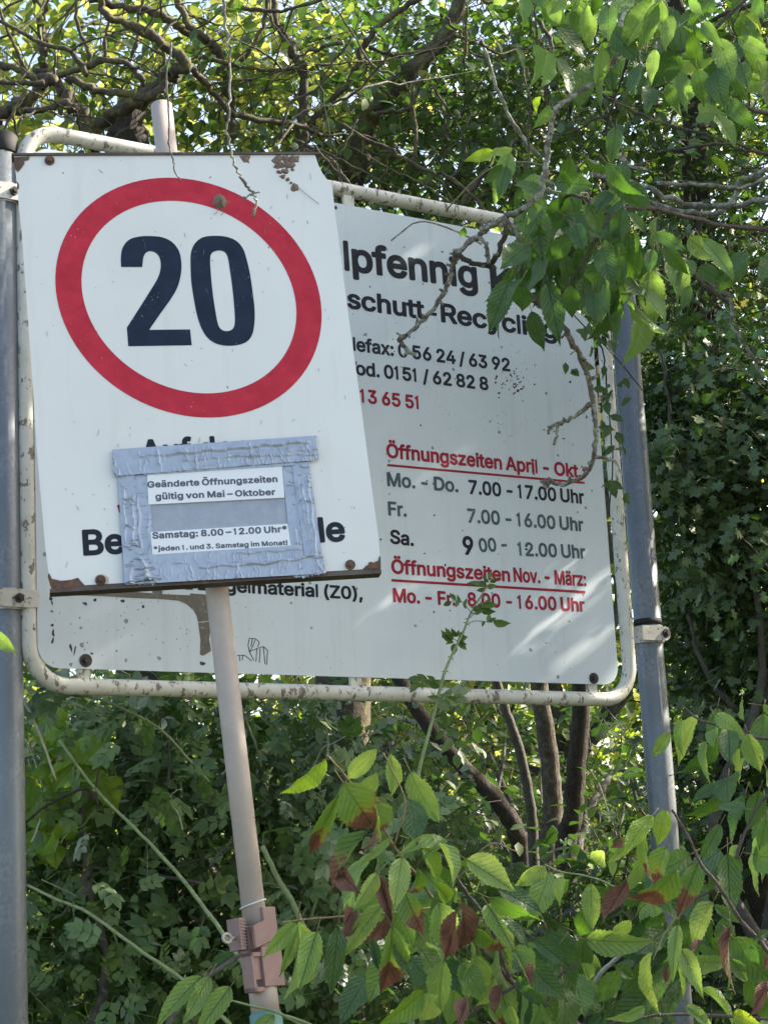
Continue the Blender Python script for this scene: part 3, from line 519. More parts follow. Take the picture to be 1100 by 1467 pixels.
399, 296, 389, 321, 365, 349, 388, 381, 404, 416, 412, 451, 412, 486, 406, 511, 395, 536, 377, 556, 355, 566, 338, 576, 313, 584, 268, 584, -2, 581, -12, 573, -22, 566,
-25, 556, -27, 491, -27, 480, -22, 472, -12, 469, 3, 468, 268, 463, 283, 456, 292, 441, 300, 421, 303, 401, 301, 386, 296, 373, 283, 364, 263, 362, 243, 362, -2, 359,
-12, 351, -22, 336, -27, 271, -27, 256, -20, 250, -12, 247, -2, 246, 270, 241, 283, 231, 294, 216, 301, 196, 303, 176, 299, 161, 290, 148, 273, 143, 258, 141, 238, 141,
-2, 138, -12, 130, -22, 116, -27, 51, -27)]),
'n': (410, [(41, -24, 31, -16, 26, -2, 26, 378, 30, 393, 41, 403, 51, 406, 111, 406, 126, 402, 141, 387, 162, 398, 181, 405, 211, 410, 231, 411, 256, 409, 281, 404, 306,
394, 321, 384, 349, 358, 365, 333, 376, 303, 382, 273, 384, 238, 384, 3, 383, -7, 378, -17, 371, -23, 361, -27, 296, -27, 281, -22, 272, -12, 269, -2, 269, 233, 267,
258, 259, 278, 246, 292, 231, 299, 206, 302, 186, 298, 166, 288, 152, 273, 144, 253, 141, 228, 141, -2, 138, -12, 130, -22, 116, -27, 51, -27)]),
'o': (415, [(162, -30, 137, -23, 117, -15, 87, 4, 61, 30, 33, 70, 17, 110, 9, 150, 8, 205, 13, 250, 24, 285, 42, 321, 72, 358, 102, 382, 137, 399, 172, 408, 222, 410,
262, 404, 297, 392, 331, 370, 362, 338, 382, 305, 397, 268, 406, 225, 407, 170, 402, 125, 391, 90, 367, 45, 342, 16, 312, -8, 282, -22, 242, -32, 207, -35), (188, 75,
207, 73, 227, 75, 242, 80, 257, 90, 270, 105, 279, 120, 287, 145, 291, 165, 292, 195, 289, 220, 283, 245, 274, 265, 263, 280, 247, 293, 232, 300, 217, 302, 197, 302,
182, 299, 167, 292, 157, 285, 144, 270, 136, 255, 128, 230, 124, 210, 124, 165, 128, 145, 136, 120, 145, 105, 159, 90, 172, 81)]),
'p': (424, [(41, -167, 31, -159, 26, -145, 26, 380, 28, 390, 36, 400, 46, 405, 111, 406, 126, 402, 141, 386, 161, 398, 181, 406, 226, 411, 266, 408, 286, 403, 311, 393,
341, 374, 366, 349, 380, 330, 394, 305, 407, 270, 416, 215, 416, 165, 407, 110, 393, 70, 368, 30, 343, 5, 314, -15, 281, -28, 246, -34, 206, -34, 176, -27, 141, -10,
141, -145, 136, -159, 126, -167, 116, -170, 51, -170), (207, 75, 226, 74, 246, 78, 256, 83, 271, 95, 283, 110, 290, 125, 300, 165, 301, 190, 299, 215, 294, 240, 287,
260, 276, 277, 263, 290, 251, 297, 231, 302, 211, 303, 196, 300, 181, 293, 171, 285, 159, 270, 151, 255, 141, 215, 141, 165, 146, 140, 152, 120, 161, 105, 176, 88, 191,
79)]),
'r': (259, [(41, -24, 31, -16, 26, -2, 26, 378, 30, 393, 41, 403, 51, 406, 116, 406, 126, 402, 136, 391, 171, 406, 196, 411, 246, 411, 256, 408, 266, 398, 270, 388, 270,
323, 266, 308, 256, 298, 246, 295, 206, 299, 191, 297, 176, 293, 155, 278, 144, 258, 141, 238, 141, -2, 138, -12, 130, -22, 116, -27, 51, -27)]),
's': (365, [(134, -30, 104, -23, 84, -14, 59, 3, 42, 20, 25, 45, 13, 75, 9, 95, 14, 110, 19, 115, 29, 120, 89, 134, 99, 134, 114, 125, 127, 95, 136, 85, 154, 76, 179,
72, 204, 74, 224, 81, 239, 95, 241, 100, 240, 110, 234, 117, 219, 125, 109, 154, 79, 169, 63, 180, 43, 200, 27, 230, 21, 260, 22, 300, 30, 325, 45, 350, 69, 374, 94,
390, 129, 404, 159, 410, 199, 411, 239, 405, 264, 397, 284, 387, 304, 372, 321, 355, 337, 330, 348, 305, 351, 290, 346, 275, 334, 265, 274, 251, 264, 250, 254, 254, 247,
260, 237, 280, 224, 296, 209, 303, 184, 306, 164, 303, 144, 293, 138, 285, 137, 270, 144, 262, 159, 255, 269, 225, 289, 216, 314, 200, 334, 180, 344, 165, 351, 150, 357,
120, 355, 80, 345, 50, 325, 20, 304, 1, 274, -17, 244, -27, 209, -34, 169, -35)]),
't': (227, [(129, -27, 99, -16, 76, -1, 62, 14, 48, 39, 42, 59, 38, 89, 38, 294, 36, 299, 34, 300, 4, 300, -6, 303, -16, 311, -21, 324, -21, 379, -19, 389, -12, 399, -1,
405, 34, 406, 38, 409, 39, 479, 49, 493, 64, 498, 129, 498, 140, 494, 149, 485, 153, 474, 154, 407, 214, 404, 224, 397, 231, 384, 231, 324, 224, 309, 209, 300, 153, 299,
153, 99, 154, 84, 159, 78, 174, 77, 204, 81, 214, 78, 224, 70, 229, 59, 239, 9, 239, -6, 229, -20, 204, -28, 169, -31)]),
'u': (410, [(141, -28, 116, -20, 101, -12, 71, 10, 50, 38, 40, 58, 33, 78, 28, 108, 26, 138, 26, 378, 30, 393, 41, 403, 56, 406, 116, 406, 126, 403, 137, 393, 141, 378,
141, 148, 143, 123, 150, 103, 163, 88, 181, 79, 201, 77, 226, 81, 246, 92, 258, 108, 266, 128, 269, 153, 269, 378, 273, 393, 281, 401, 296, 406, 356, 406, 371, 402, 380,
393, 384, 378, 384, 3, 381, -12, 373, -22, 361, -27, 291, -26, 277, -17, 271, -6, 246, -20, 211, -30, 181, -32)]),
'v': (389, [(150, -24, 142, -17, 137, -7, -8, 368, -10, 383, -6, 393, 5, 403, 15, 406, 85, 406, 95, 404, 105, 396, 109, 388, 195, 154, 280, 388, 285, 397, 295, 404, 305,
406, 370, 406, 385, 402, 390, 398, 396, 388, 398, 378, 396, 368, 250, -12, 242, -22, 230, -27, 160, -27)]),
'x': (379, [(9, -24, 0, -17, -5, -7, -6, 3, -3, 13, 121, 193, 120, 198, 4, 368, 2, 383, 9, 397, 19, 404, 29, 406, 99, 406, 114, 402, 123, 393, 189, 290, 194, 294, 259,
393, 269, 403, 279, 406, 354, 406, 369, 400, 375, 393, 379, 383, 377, 368, 258, 193, 382, 13, 385, -2, 379, -17, 369, -25, 359, -27, 284, -27, 274, -24, 264, -14, 189,
100, 115, -12, 107, -22, 99, -26, 89, -27, 19, -27)]),
'y': (389, [(50, -168, 30, -160, 23, -152, 20, -142, 21, -132, 38, -72, 45, -64, 55, -60, 95, -63, 105, -60, 113, -52, 119, -42, 134, -2, -8, 368, -10, 383, -6, 393, 5,
403, 15, 406, 85, 406, 95, 404, 105, 396, 109, 388, 195, 154, 280, 388, 285, 397, 295, 404, 305, 406, 370, 406, 385, 402, 390, 398, 396, 388, 398, 378, 396, 368, 229,
-67, 210, -107, 199, -122, 185, -137, 166, -152, 145, -163, 125, -169, 100, -172, 75, -171)]),
'z': (380, [(30, -24, 20, -16, 15, -2, 15, 48, 18, 58, 199, 293, 195, 296, 50, 296, 35, 299, 26, 308, 21, 318, 21, 378, 25, 393, 35, 403, 50, 406, 335, 406, 350, 400,
356, 393, 360, 383, 360, 328, 357, 318, 181, 88, 185, 83, 340, 83, 355, 78, 363, 68, 366, 58, 366, -2, 360, -17, 350, -25, 340, -27, 45, -27)]),
'Ö': (533, [(218, -30, 173, -17, 153, -8, 123, 11, 103, 27, 84, 46, 58, 81, 35, 126, 21, 176, 16, 201, 13, 251, 17, 311, 28, 361, 46, 406, 61, 431, 83, 461, 118, 494,
153, 517, 198, 534, 248, 542, 288, 542, 313, 539, 358, 527, 400, 506, 437, 476, 463, 446, 476, 426, 499, 381, 507, 356, 516, 311, 520, 256, 516, 196, 505, 146, 487, 101,
476, 81, 453, 50, 418, 16, 378, -9, 333, -26, 293, -33, 268, -34), (251, 81, 278, 81, 306, 86, 333, 98, 356, 116, 376, 141, 390, 171, 398, 201, 402, 231, 402, 276, 398,
311, 389, 341, 377, 366, 358, 391, 333, 411, 303, 424, 278, 428, 253, 428, 223, 422, 198, 410, 178, 393, 157, 366, 145, 341, 136, 311, 131, 276, 131, 236, 135, 201, 143,
171, 158, 141, 177, 116, 198, 99, 223, 87), (188, 545, 163, 553, 142, 571, 133, 586, 130, 596, 129, 621, 137, 646, 155, 666, 178, 678, 203, 680, 228, 672, 248, 655, 260,
631, 263, 606, 255, 581, 238, 560, 228, 553, 213, 547), (328, 546, 303, 555, 285, 571, 278, 583, 273, 596, 272, 621, 280, 646, 298, 666, 323, 678, 348, 679, 373, 671,
386, 661, 393, 653, 404, 631, 406, 616, 405, 601, 396, 576, 388, 566, 378, 557, 353, 546)]),
'ä': (389, [(118, -31, 83, -20, 60, -6, 38, 13, 20, 39, 9, 64, 4, 94, 4, 129, 13, 161, 23, 179, 35, 194, 53, 209, 73, 221, 98, 231, 128, 239, 243, 255, 249, 259, 245,
279, 238, 291, 223, 300, 198, 304, 173, 302, 153, 294, 143, 287, 133, 277, 118, 254, 108, 248, 98, 247, 28, 267, 17, 279, 14, 289, 15, 299, 30, 329, 48, 354, 73, 376,
103, 393, 138, 404, 183, 411, 223, 409, 263, 401, 293, 387, 324, 364, 345, 334, 359, 299, 362, 279, 364, 249, 363, -7, 359, -16, 353, -22, 338, -27, 273, -27, 260, -21,
253, -12, 248, -13, 213, -28, 183, -35, 148, -36), (152, 74, 173, 72, 193, 74, 208, 79, 224, 89, 238, 104, 245, 119, 249, 134, 248, 151, 163, 139, 143, 133, 128, 125,
120, 114, 121, 94, 123, 89, 133, 81), (98, 419, 78, 429, 67, 439, 58, 451, 51, 474, 50, 489, 53, 504, 60, 519, 68, 529, 88, 543, 113, 550, 138, 547, 153, 540, 163, 533,
178, 514, 185, 489, 182, 464, 176, 449, 168, 439, 148, 423, 123, 416), (243, 418, 222, 429, 203, 449, 195, 474, 196, 499, 208, 524, 228, 542, 253, 550, 278, 548, 303,
536, 318, 519, 327, 494, 328, 479, 326, 464, 320, 449, 313, 440, 293, 424, 268, 416)]),
'ü': (410, [(141, -28, 116, -20, 101, -12, 71, 10, 50, 38, 40, 58, 33, 78, 28, 108, 26, 138, 26, 378, 30, 393, 41, 403, 56, 406, 116, 406, 126, 403, 137, 393, 141, 378,
141, 148, 143, 123, 150, 103, 163, 88, 181, 79, 201, 77, 226, 81, 246, 92, 258, 108, 266, 128, 269, 153, 269, 378, 273, 393, 281, 401, 296, 406, 356, 406, 371, 402, 380,
393, 384, 378, 384, 3, 381, -12, 373, -22, 361, -27, 291, -26, 277, -17, 271, -6, 246, -20, 211, -30, 181, -32), (121, 417, 96, 427, 86, 435, 76, 447, 71, 458, 67, 473,
68, 498, 78, 523, 86, 532, 96, 539, 121, 549, 136, 550, 151, 548, 176, 535, 191, 518, 199, 493, 199, 468, 196, 458, 187, 443, 171, 428, 146, 417), (261, 418, 236, 430,
219, 448, 210, 473, 209, 488, 212, 503, 219, 518, 226, 528, 246, 543, 271, 550, 296, 547, 311, 541, 321, 534, 336, 515, 343, 493, 344, 478, 341, 463, 331, 443, 311, 425,
286, 417)]),
'–': (350, [(-12, 164, -21, 171, -26, 181, -27, 246, -21, 261, -7, 270, 353, 271, 368, 264, 376, 251, 376, 181, 368, 168, 358, 162, 3, 161)]),
},
'b': {
'!': (196, [(74, -33, 59, -27, 49, -20, 29, 3, 22, 18, 19, 33, 19, 48, 22, 63, 29, 78, 39, 92, 50, 103, 64, 112, 89, 119, 109, 118, 124, 115, 139, 108, 152, 98, 161, 88,
169, 73, 174, 58, 176, 43, 175, 28, 171, 13, 164, -1, 154, -14, 144, -22, 129, -31, 114, -35, 99, -37), (59, 128, 49, 132, 42, 138, 36, 148, 34, 158, 30, 513, 33, 523,
39, 532, 54, 541, 139, 541, 155, 533, 162, 523, 165, 513, 160, 153, 153, 138, 144, 131, 134, 128)]),
'*': (453, [(186, 194, 176, 202, 169, 215, 168, 265, 166, 266, 126, 241, 116, 239, 106, 240, 96, 244, 89, 250, 60, 300, 56, 310, 56, 320, 63, 335, 71, 343, 114, 365, 66,
391, 58, 405, 56, 420, 60, 430, 85, 475, 96, 487, 111, 492, 125, 490, 167, 465, 170, 470, 169, 515, 172, 525, 181, 535, 196, 542, 256, 541, 271, 534, 281, 520, 283, 510,
282, 470, 286, 465, 321, 488, 331, 491, 341, 492, 351, 489, 361, 482, 366, 475, 393, 425, 395, 415, 393, 405, 388, 395, 381, 388, 338, 365, 376, 345, 386, 338, 393, 325,
395, 310, 391, 300, 365, 255, 351, 242, 341, 239, 326, 241, 286, 266, 283, 265, 282, 215, 276, 203, 266, 194, 251, 190, 201, 190)]),
'.': (188, [(67, -32, 42, -16, 30, -2, 22, 13, 18, 28, 17, 43, 19, 58, 23, 73, 32, 88, 41, 98, 54, 108, 67, 115, 82, 119, 97, 120, 112, 118, 127, 113, 152, 96, 168, 73,
172, 58, 174, 43, 173, 28, 169, 13, 162, -1, 152, -14, 142, -22, 127, -31, 112, -35, 97, -37, 82, -36)]),
'0': (453, [(185, -36, 145, -23, 107, 0, 91, 15, 70, 40, 47, 80, 31, 125, 20, 175, 15, 250, 18, 310, 26, 365, 38, 405, 46, 425, 68, 465, 93, 495, 125, 521, 165, 540,
205, 548, 250, 548, 290, 539, 310, 531, 340, 512, 360, 496, 374, 480, 398, 445, 414, 410, 422, 385, 432, 335, 438, 255, 435, 195, 428, 150, 422, 125, 406, 80, 385, 42,
357, 10, 325, -15, 285, -32, 250, -39, 230, -40), (210, 85, 230, 83, 250, 87, 264, 95, 278, 110, 290, 130, 299, 155, 305, 182, 309, 215, 311, 255, 309, 295, 304, 330,
295, 365, 284, 390, 270, 408, 255, 420, 235, 426, 215, 426, 200, 421, 185, 410, 173, 395, 164, 380, 154, 355, 148, 325, 143, 290, 142, 255, 144, 215, 148, 180, 156, 150,
165, 127, 179, 105, 195, 91)]),
'1': (330, [(97, -30, 82, -18, 77, -3, 77, 367, 72, 369, 32, 370, 17, 378, 11, 387, 7, 397, 7, 442, 12, 455, 22, 466, 32, 470, 67, 478, 72, 482, 82, 492, 90, 522, 102,
537, 117, 542, 157, 542, 167, 538, 176, 532, 182, 522, 185, 512, 185, -3, 182, -13, 177, -21, 162, -31, 112, -33)]),
'2': (453, [(51, -30, 40, -23, 32, -8, 31, 47, 35, 62, 256, 302, 270, 322, 281, 342, 286, 357, 287, 372, 285, 387, 281, 399, 266, 415, 241, 425, 211, 426, 196, 422, 186,
417, 171, 402, 162, 382, 158, 352, 153, 342, 146, 335, 131, 329, 56, 331, 46, 336, 40, 342, 35, 352, 33, 362, 39, 412, 51, 447, 74, 482, 100, 507, 126, 524, 161, 539,
206, 548, 241, 548, 276, 543, 321, 526, 346, 510, 371, 487, 386, 467, 397, 447, 408, 417, 413, 387, 414, 362, 410, 332, 404, 312, 393, 287, 368, 247, 318, 187, 229, 92,
236, 90, 391, 90, 406, 85, 416, 76, 422, 62, 422, -3, 419, -13, 413, -23, 406, -28, 391, -33, 66, -33)]),
'3': (453, [(171, -36, 136, -27, 101, -11, 70, 10, 45, 35, 27, 65, 16, 95, 11, 130, 12, 140, 16, 150, 26, 160, 41, 165, 111, 165, 121, 163, 131, 157, 137, 150, 148, 115,
161, 99, 171, 92, 186, 87, 206, 84, 226, 83, 246, 86, 261, 91, 276, 99, 286, 109, 292, 120, 295, 135, 296, 150, 293, 165, 290, 175, 281, 188, 271, 197, 256, 206, 221,
214, 151, 216, 140, 220, 129, 230, 125, 240, 124, 250, 124, 300, 128, 315, 214, 415, 211, 419, 206, 419, 66, 419, 51, 425, 42, 435, 37, 450, 37, 510, 39, 520, 50, 535,
66, 542, 371, 542, 383, 540, 397, 530, 404, 515, 405, 460, 403, 450, 396, 438, 292, 320, 296, 315, 336, 299, 366, 278, 388, 255, 407, 225, 419, 195, 425, 160, 424, 115,
414, 80, 399, 50, 376, 21, 351, -1, 321, -19, 291, -30, 251, -38, 216, -40)]),
'8': (453, [(174, -35, 154, -31, 124, -20, 104, -9, 79, 8, 59, 28, 46, 45, 37, 60, 26, 85, 22, 105, 19, 135, 21, 160, 26, 185, 36, 210, 47, 230, 63, 250, 82, 270, 59,
300, 44, 333, 38, 365, 40, 410, 48, 440, 64, 470, 91, 500, 118, 520, 144, 533, 179, 544, 224, 549, 259, 547, 289, 540, 309, 533, 349, 510, 380, 480, 394, 459, 404, 440,
411, 415, 414, 395, 415, 375, 412, 350, 407, 330, 396, 305, 384, 286, 370, 270, 399, 238, 421, 200, 432, 160, 434, 135, 433, 115, 422, 75, 404, 42, 394, 28, 376, 10,
344, -12, 314, -26, 264, -38, 224, -40), (198, 85, 224, 82, 254, 85, 274, 92, 292, 105, 302, 125, 304, 145, 298, 165, 284, 183, 269, 193, 259, 197, 244, 201, 224, 202,
204, 200, 189, 196, 174, 187, 164, 179, 154, 165, 149, 150, 148, 135, 151, 120, 159, 106, 169, 97, 181, 90), (206, 325, 229, 323, 249, 326, 264, 332, 277, 345, 284, 360,
285, 385, 279, 404, 269, 415, 244, 425, 219, 427, 204, 424, 189, 418, 179, 411, 175, 405, 167, 385, 166, 370, 169, 355, 175, 345, 184, 335)]),
':': (188, [(67, -32, 42, -16, 30, -2, 22, 13, 18, 28, 17, 43, 19, 58, 23, 73, 32, 88, 41, 98, 54, 108, 67, 115, 82, 119, 97, 120, 112, 118, 127, 113, 152, 96, 168, 73,
172, 58, 174, 43, 173, 28, 169, 13, 162, -1, 152, -14, 142, -22, 127, -31, 112, -35, 97, -37, 82, -36), (67, 243, 42, 259, 30, 273, 22, 288, 18, 303, 17, 318, 19, 333,
23, 348, 32, 363, 40, 373, 54, 383, 67, 390, 82, 394, 97, 395, 112, 393, 127, 388, 152, 372, 168, 348, 172, 333, 174, 318, 173, 303, 169, 288, 162, 274, 152, 261, 142,
253, 127, 244, 112, 240, 97, 238, 82, 239)]),
'G': (520, [(217, -35, 172, -23, 147, -11, 117, 7, 80, 40, 51, 80, 29, 125, 15, 175, 10, 200, 7, 250, 11, 310, 21, 360, 41, 410, 62, 445, 77, 465, 112, 498, 152, 523,
197, 540, 242, 548, 277, 549, 307, 546, 347, 536, 382, 522, 412, 504, 447, 473, 472, 442, 494, 400, 506, 355, 507, 345, 504, 335, 497, 325, 482, 317, 402, 317, 392, 320,
382, 329, 368, 360, 356, 380, 337, 400, 321, 410, 292, 420, 267, 423, 242, 421, 212, 411, 187, 394, 167, 371, 151, 340, 142, 310, 137, 275, 137, 235, 141, 200, 155, 160,
167, 139, 182, 120, 202, 104, 222, 94, 247, 88, 272, 86, 292, 88, 318, 95, 337, 105, 354, 120, 368, 140, 378, 165, 282, 166, 272, 168, 260, 175, 253, 185, 250, 200, 250,
260, 257, 276, 267, 285, 282, 289, 477, 289, 487, 288, 497, 283, 505, 275, 510, 265, 511, 200, 508, 155, 496, 110, 477, 70, 457, 42, 442, 26, 409, 0, 392, -10, 357, -26,
312, -37, 267, -40)]),
'M': (628, [(47, -30, 32, -18, 28, -8, 27, 2, 27, 507, 30, 522, 36, 532, 47, 539, 57, 542, 152, 542, 167, 538, 177, 530, 182, 522, 312, 188, 317, 187, 446, 522, 452,
532, 462, 539, 477, 542, 572, 542, 582, 539, 592, 532, 598, 522, 601, 512, 601, 437, 601, 2, 598, -13, 592, -23, 582, -30, 572, -33, 502, -33, 487, -28, 480, -23, 474,
-13, 471, 2, 471, 217, 467, 229, 372, -13, 367, -21, 357, -29, 342, -33, 282, -33, 269, -28, 262, -23, 256, -13, 157, 235, 155, 227, 155, 2, 152, -13, 142, -26, 127,
-33, 57, -33)]),
'O': (533, [(217, -35, 172, -23, 147, -11, 117, 8, 81, 40, 52, 80, 29, 125, 21, 150, 11, 195, 7, 255, 12, 315, 23, 365, 32, 389, 50, 425, 79, 465, 116, 500, 132, 512,
157, 525, 192, 538, 217, 544, 267, 549, 317, 544, 342, 538, 377, 525, 402, 512, 418, 500, 455, 465, 471, 445, 492, 410, 512, 360, 522, 310, 526, 250, 523, 200, 518, 175,
504, 125, 482, 80, 453, 40, 417, 8, 387, -11, 362, -23, 317, -35, 267, -40), (235, 90, 267, 86, 292, 89, 322, 99, 342, 111, 361, 130, 377, 155, 388, 185, 395, 215, 397,
255, 395, 290, 388, 325, 376, 355, 360, 380, 339, 400, 312, 415, 287, 421, 257, 423, 232, 418, 202, 405, 187, 394, 170, 375, 155, 350, 144, 320, 138, 290, 136, 255, 138,
220, 145, 185, 154, 160, 169, 135, 187, 115, 209, 100)]),
'S': (447, [(170, -38, 130, -27, 100, -14, 70, 5, 47, 28, 27, 58, 11, 98, 5, 138, 7, 148, 13, 158, 25, 167, 35, 170, 105, 170, 115, 168, 125, 162, 133, 153, 143, 118,
155, 103, 165, 96, 183, 88, 215, 82, 240, 83, 260, 86, 275, 91, 290, 100, 300, 109, 310, 123, 313, 133, 312, 148, 305, 159, 285, 174, 255, 185, 175, 207, 135, 221, 95,
241, 65, 264, 50, 280, 38, 298, 24, 333, 19, 373, 23, 408, 32, 438, 50, 470, 80, 501, 110, 521, 155, 539, 190, 547, 230, 549, 280, 544, 315, 534, 345, 520, 375, 499,
400, 473, 419, 443, 429, 413, 434, 378, 432, 368, 427, 358, 415, 348, 405, 345, 335, 345, 325, 347, 310, 359, 306, 368, 299, 393, 286, 408, 260, 421, 225, 426, 190, 421,
175, 415, 164, 408, 155, 398, 150, 388, 148, 378, 150, 363, 165, 348, 180, 339, 220, 325, 325, 294, 360, 276, 387, 258, 402, 243, 418, 223, 433, 193, 441, 153, 438, 108,
428, 73, 405, 33, 380, 8, 351, -12, 305, -31, 265, -39, 220, -42)]),
'U': (517, [(207, -36, 177, -29, 142, -16, 117, -1, 92, 19, 70, 44, 56, 64, 41, 94, 35, 114, 29, 139, 27, 174, 27, 509, 31, 524, 37, 533, 47, 539, 57, 542, 72, 542, 132,
541, 145, 534, 153, 524, 157, 509, 157, 179, 160, 154, 165, 139, 173, 124, 182, 113, 197, 101, 212, 93, 227, 88, 267, 85, 302, 91, 327, 105, 347, 127, 357, 154, 360,
179, 360, 509, 364, 524, 372, 534, 387, 541, 457, 542, 472, 538, 478, 534, 486, 524, 490, 509, 490, 174, 489, 149, 484, 119, 470, 79, 452, 49, 425, 19, 397, -3, 362,
-22, 322, -34, 282, -40, 237, -40)]),
'a': (389, [(117, -37, 82, -26, 47, -4, 31, 13, 20, 28, 3, 63, -2, 93, -2, 123, 4, 153, 15, 178, 30, 198, 47, 212, 72, 227, 99, 238, 22, 264, 13, 273, 9, 283, 8, 293,
10, 303, 28, 338, 47, 361, 77, 386, 107, 401, 147, 412, 182, 417, 227, 415, 267, 406, 303, 388, 332, 364, 344, 348, 355, 328, 365, 298, 370, 248, 370, 3, 368, -12, 357,
-26, 342, -33, 272, -33, 262, -29, 252, -22, 247, -20, 217, -33, 187, -40, 147, -42), (142, 83, 157, 79, 177, 78, 197, 82, 212, 88, 227, 100, 236, 113, 242, 128, 243,
143, 172, 134, 137, 124, 127, 115, 125, 103, 128, 93), (120, 248, 122, 246, 127, 245, 237, 260, 243, 263, 242, 268, 237, 283, 222, 294, 202, 298, 177, 296, 157, 289,
147, 283)]),
'b': (424, [(190, -37, 170, -31, 140, -17, 130, -28, 115, -33, 45, -32, 30, -24, 24, -16, 21, -6, 20, 509, 22, 519, 27, 529, 35, 537, 45, 541, 120, 541, 130, 538, 140,
529, 145, 519, 147, 509, 147, 404, 150, 399, 170, 408, 190, 414, 230, 417, 250, 416, 280, 411, 315, 398, 345, 378, 374, 349, 399, 309, 413, 269, 420, 234, 422, 209, 422,
169, 420, 144, 407, 89, 399, 69, 380, 36, 361, 14, 345, -1, 320, -18, 300, -28, 270, -37, 245, -40, 215, -41), (196, 84, 210, 81, 230, 81, 245, 84, 255, 89, 267, 99,
278, 114, 285, 129, 292, 154, 295, 179, 294, 204, 291, 229, 285, 249, 275, 269, 265, 280, 250, 291, 235, 296, 205, 296, 190, 291, 179, 284, 169, 274, 159, 259, 149, 224,
146, 179, 149, 154, 153, 134, 159, 119, 170, 103, 180, 93)]),
'd': (424, [(156, -37, 131, -30, 111, -22, 79, -1, 63, 14, 46, 34, 23, 74, 7, 124, 3, 149, 1, 184, 4, 234, 11, 269, 18, 289, 36, 327, 64, 364, 95, 389, 125, 404, 161,
414, 206, 417, 246, 411, 276, 398, 278, 404, 278, 509, 280, 519, 285, 529, 296, 538, 306, 542, 371, 542, 386, 539, 393, 534, 401, 525, 405, 509, 405, -1, 403, -11, 392,
-26, 376, -33, 306, -32, 296, -28, 286, -19, 281, -17, 256, -31, 226, -39, 196, -41), (180, 84, 196, 80, 211, 80, 226, 83, 241, 90, 251, 99, 262, 114, 271, 134, 276,
154, 279, 179, 278, 204, 276, 224, 270, 249, 263, 264, 251, 279, 236, 290, 221, 295, 206, 297, 186, 295, 176, 292, 164, 284, 154, 274, 143, 259, 132, 224, 129, 179, 136,
139, 144, 119, 153, 104, 166, 92)]),
'e': (404, [(166, -37, 131, -27, 96, -10, 61, 20, 35, 54, 20, 84, 13, 104, 4, 144, 1, 189, 4, 234, 17, 284, 33, 319, 56, 351, 81, 375, 116, 397, 151, 410, 191, 416, 241,
414, 266, 409, 286, 401, 325, 379, 343, 364, 360, 344, 381, 309, 393, 279, 400, 244, 404, 199, 402, 159, 392, 144, 381, 138, 328, 134, 376, 122, 386, 116, 396, 102, 397,
84, 385, 54, 366, 24, 341, 0, 311, -19, 281, -31, 241, -39, 211, -41), (180, 84, 196, 80, 216, 79, 231, 81, 246, 85, 256, 91, 264, 99, 279, 124, 290, 134, 286, 136, 136,
135, 135, 134, 141, 119, 151, 104, 166, 91), (206, 254, 266, 254, 266, 259, 261, 269, 246, 285, 231, 293, 211, 297, 191, 296, 171, 290, 151, 274, 141, 259, 141, 254)]),
'f': (254, [(68, -30, 53, -18, 48, -3, 48, 292, 43, 294, -2, 295, -12, 299, -20, 307, -25, 317, -27, 327, -26, 387, -18, 402, -7, 409, 3, 412, 43, 412, 48, 417, 50, 457,
61, 492, 71, 507, 83, 522, 108, 542, 138, 555, 173, 562, 208, 562, 243, 556, 263, 547, 272, 537, 275, 527, 275, 512, 256, 452, 247, 442, 233, 436, 223, 435, 198, 441,
183, 440, 178, 437, 176, 427, 175, 417, 178, 412, 233, 412, 243, 408, 253, 400, 258, 392, 261, 382, 261, 327, 259, 317, 254, 307, 242, 297, 228, 294, 178, 294, 176, 292,
174, -8, 166, -23, 158, -29, 148, -32, 83, -33)]),
'g': (425, [(156, -180, 111, -166, 71, -144, 41, -114, 27, -94, 20, -79, 18, -69, 20, -59, 30, -44, 101, -4, 71, 16, 46, 42, 25, 76, 12, 111, 3, 151, 2, 211, 7, 251, 18,
291, 42, 336, 66, 366, 96, 390, 116, 400, 141, 409, 176, 416, 221, 416, 256, 408, 281, 395, 296, 407, 311, 412, 371, 412, 386, 409, 400, 396, 405, 381, 405, -9, 402,
-44, 393, -79, 377, -109, 356, -133, 331, -153, 306, -165, 276, -176, 241, -182, 196, -184), (171, -59, 191, -63, 216, -64, 236, -61, 251, -55, 261, -49, 271, -38, 276,
-24, 276, -9, 246, -22, 211, -28, 176, -27, 131, -18, 126, -18, 151, -48), (179, 96, 196, 92, 211, 92, 226, 94, 241, 100, 251, 107, 263, 121, 275, 151, 279, 181, 279,
206, 276, 226, 270, 251, 262, 266, 251, 280, 236, 290, 221, 295, 191, 296, 176, 292, 166, 286, 155, 276, 146, 263, 136, 241, 132, 226, 129, 181, 136, 145, 144, 126, 155,
111, 166, 102)]),
'h': (410, [(40, -30, 25, -18, 20, -3, 20, 512, 23, 522, 29, 532, 45, 541, 120, 541, 130, 538, 138, 532, 146, 517, 147, 402, 150, 399, 180, 411, 210, 416, 245, 416, 285,
409, 310, 398, 335, 381, 354, 362, 370, 337, 383, 302, 390, 257, 390, -3, 387, -13, 381, -23, 370, -30, 360, -33, 290, -32, 279, -28, 268, -18, 263, -3, 263, 232, 261,
257, 255, 273, 243, 287, 225, 295, 205, 296, 185, 292, 168, 282, 155, 267, 149, 247, 147, 227, 147, 2, 144, -13, 135, -25, 120, -32, 55, -33)]),
'i': (167, [(38, -29, 25, -18, 20, -3, 21, 387, 29, 402, 43, 410, 118, 412, 128, 409, 138, 402, 144, 392, 147, 382, 146, -8, 138, -23, 128, -30, 118, -33, 53, -33), (63,
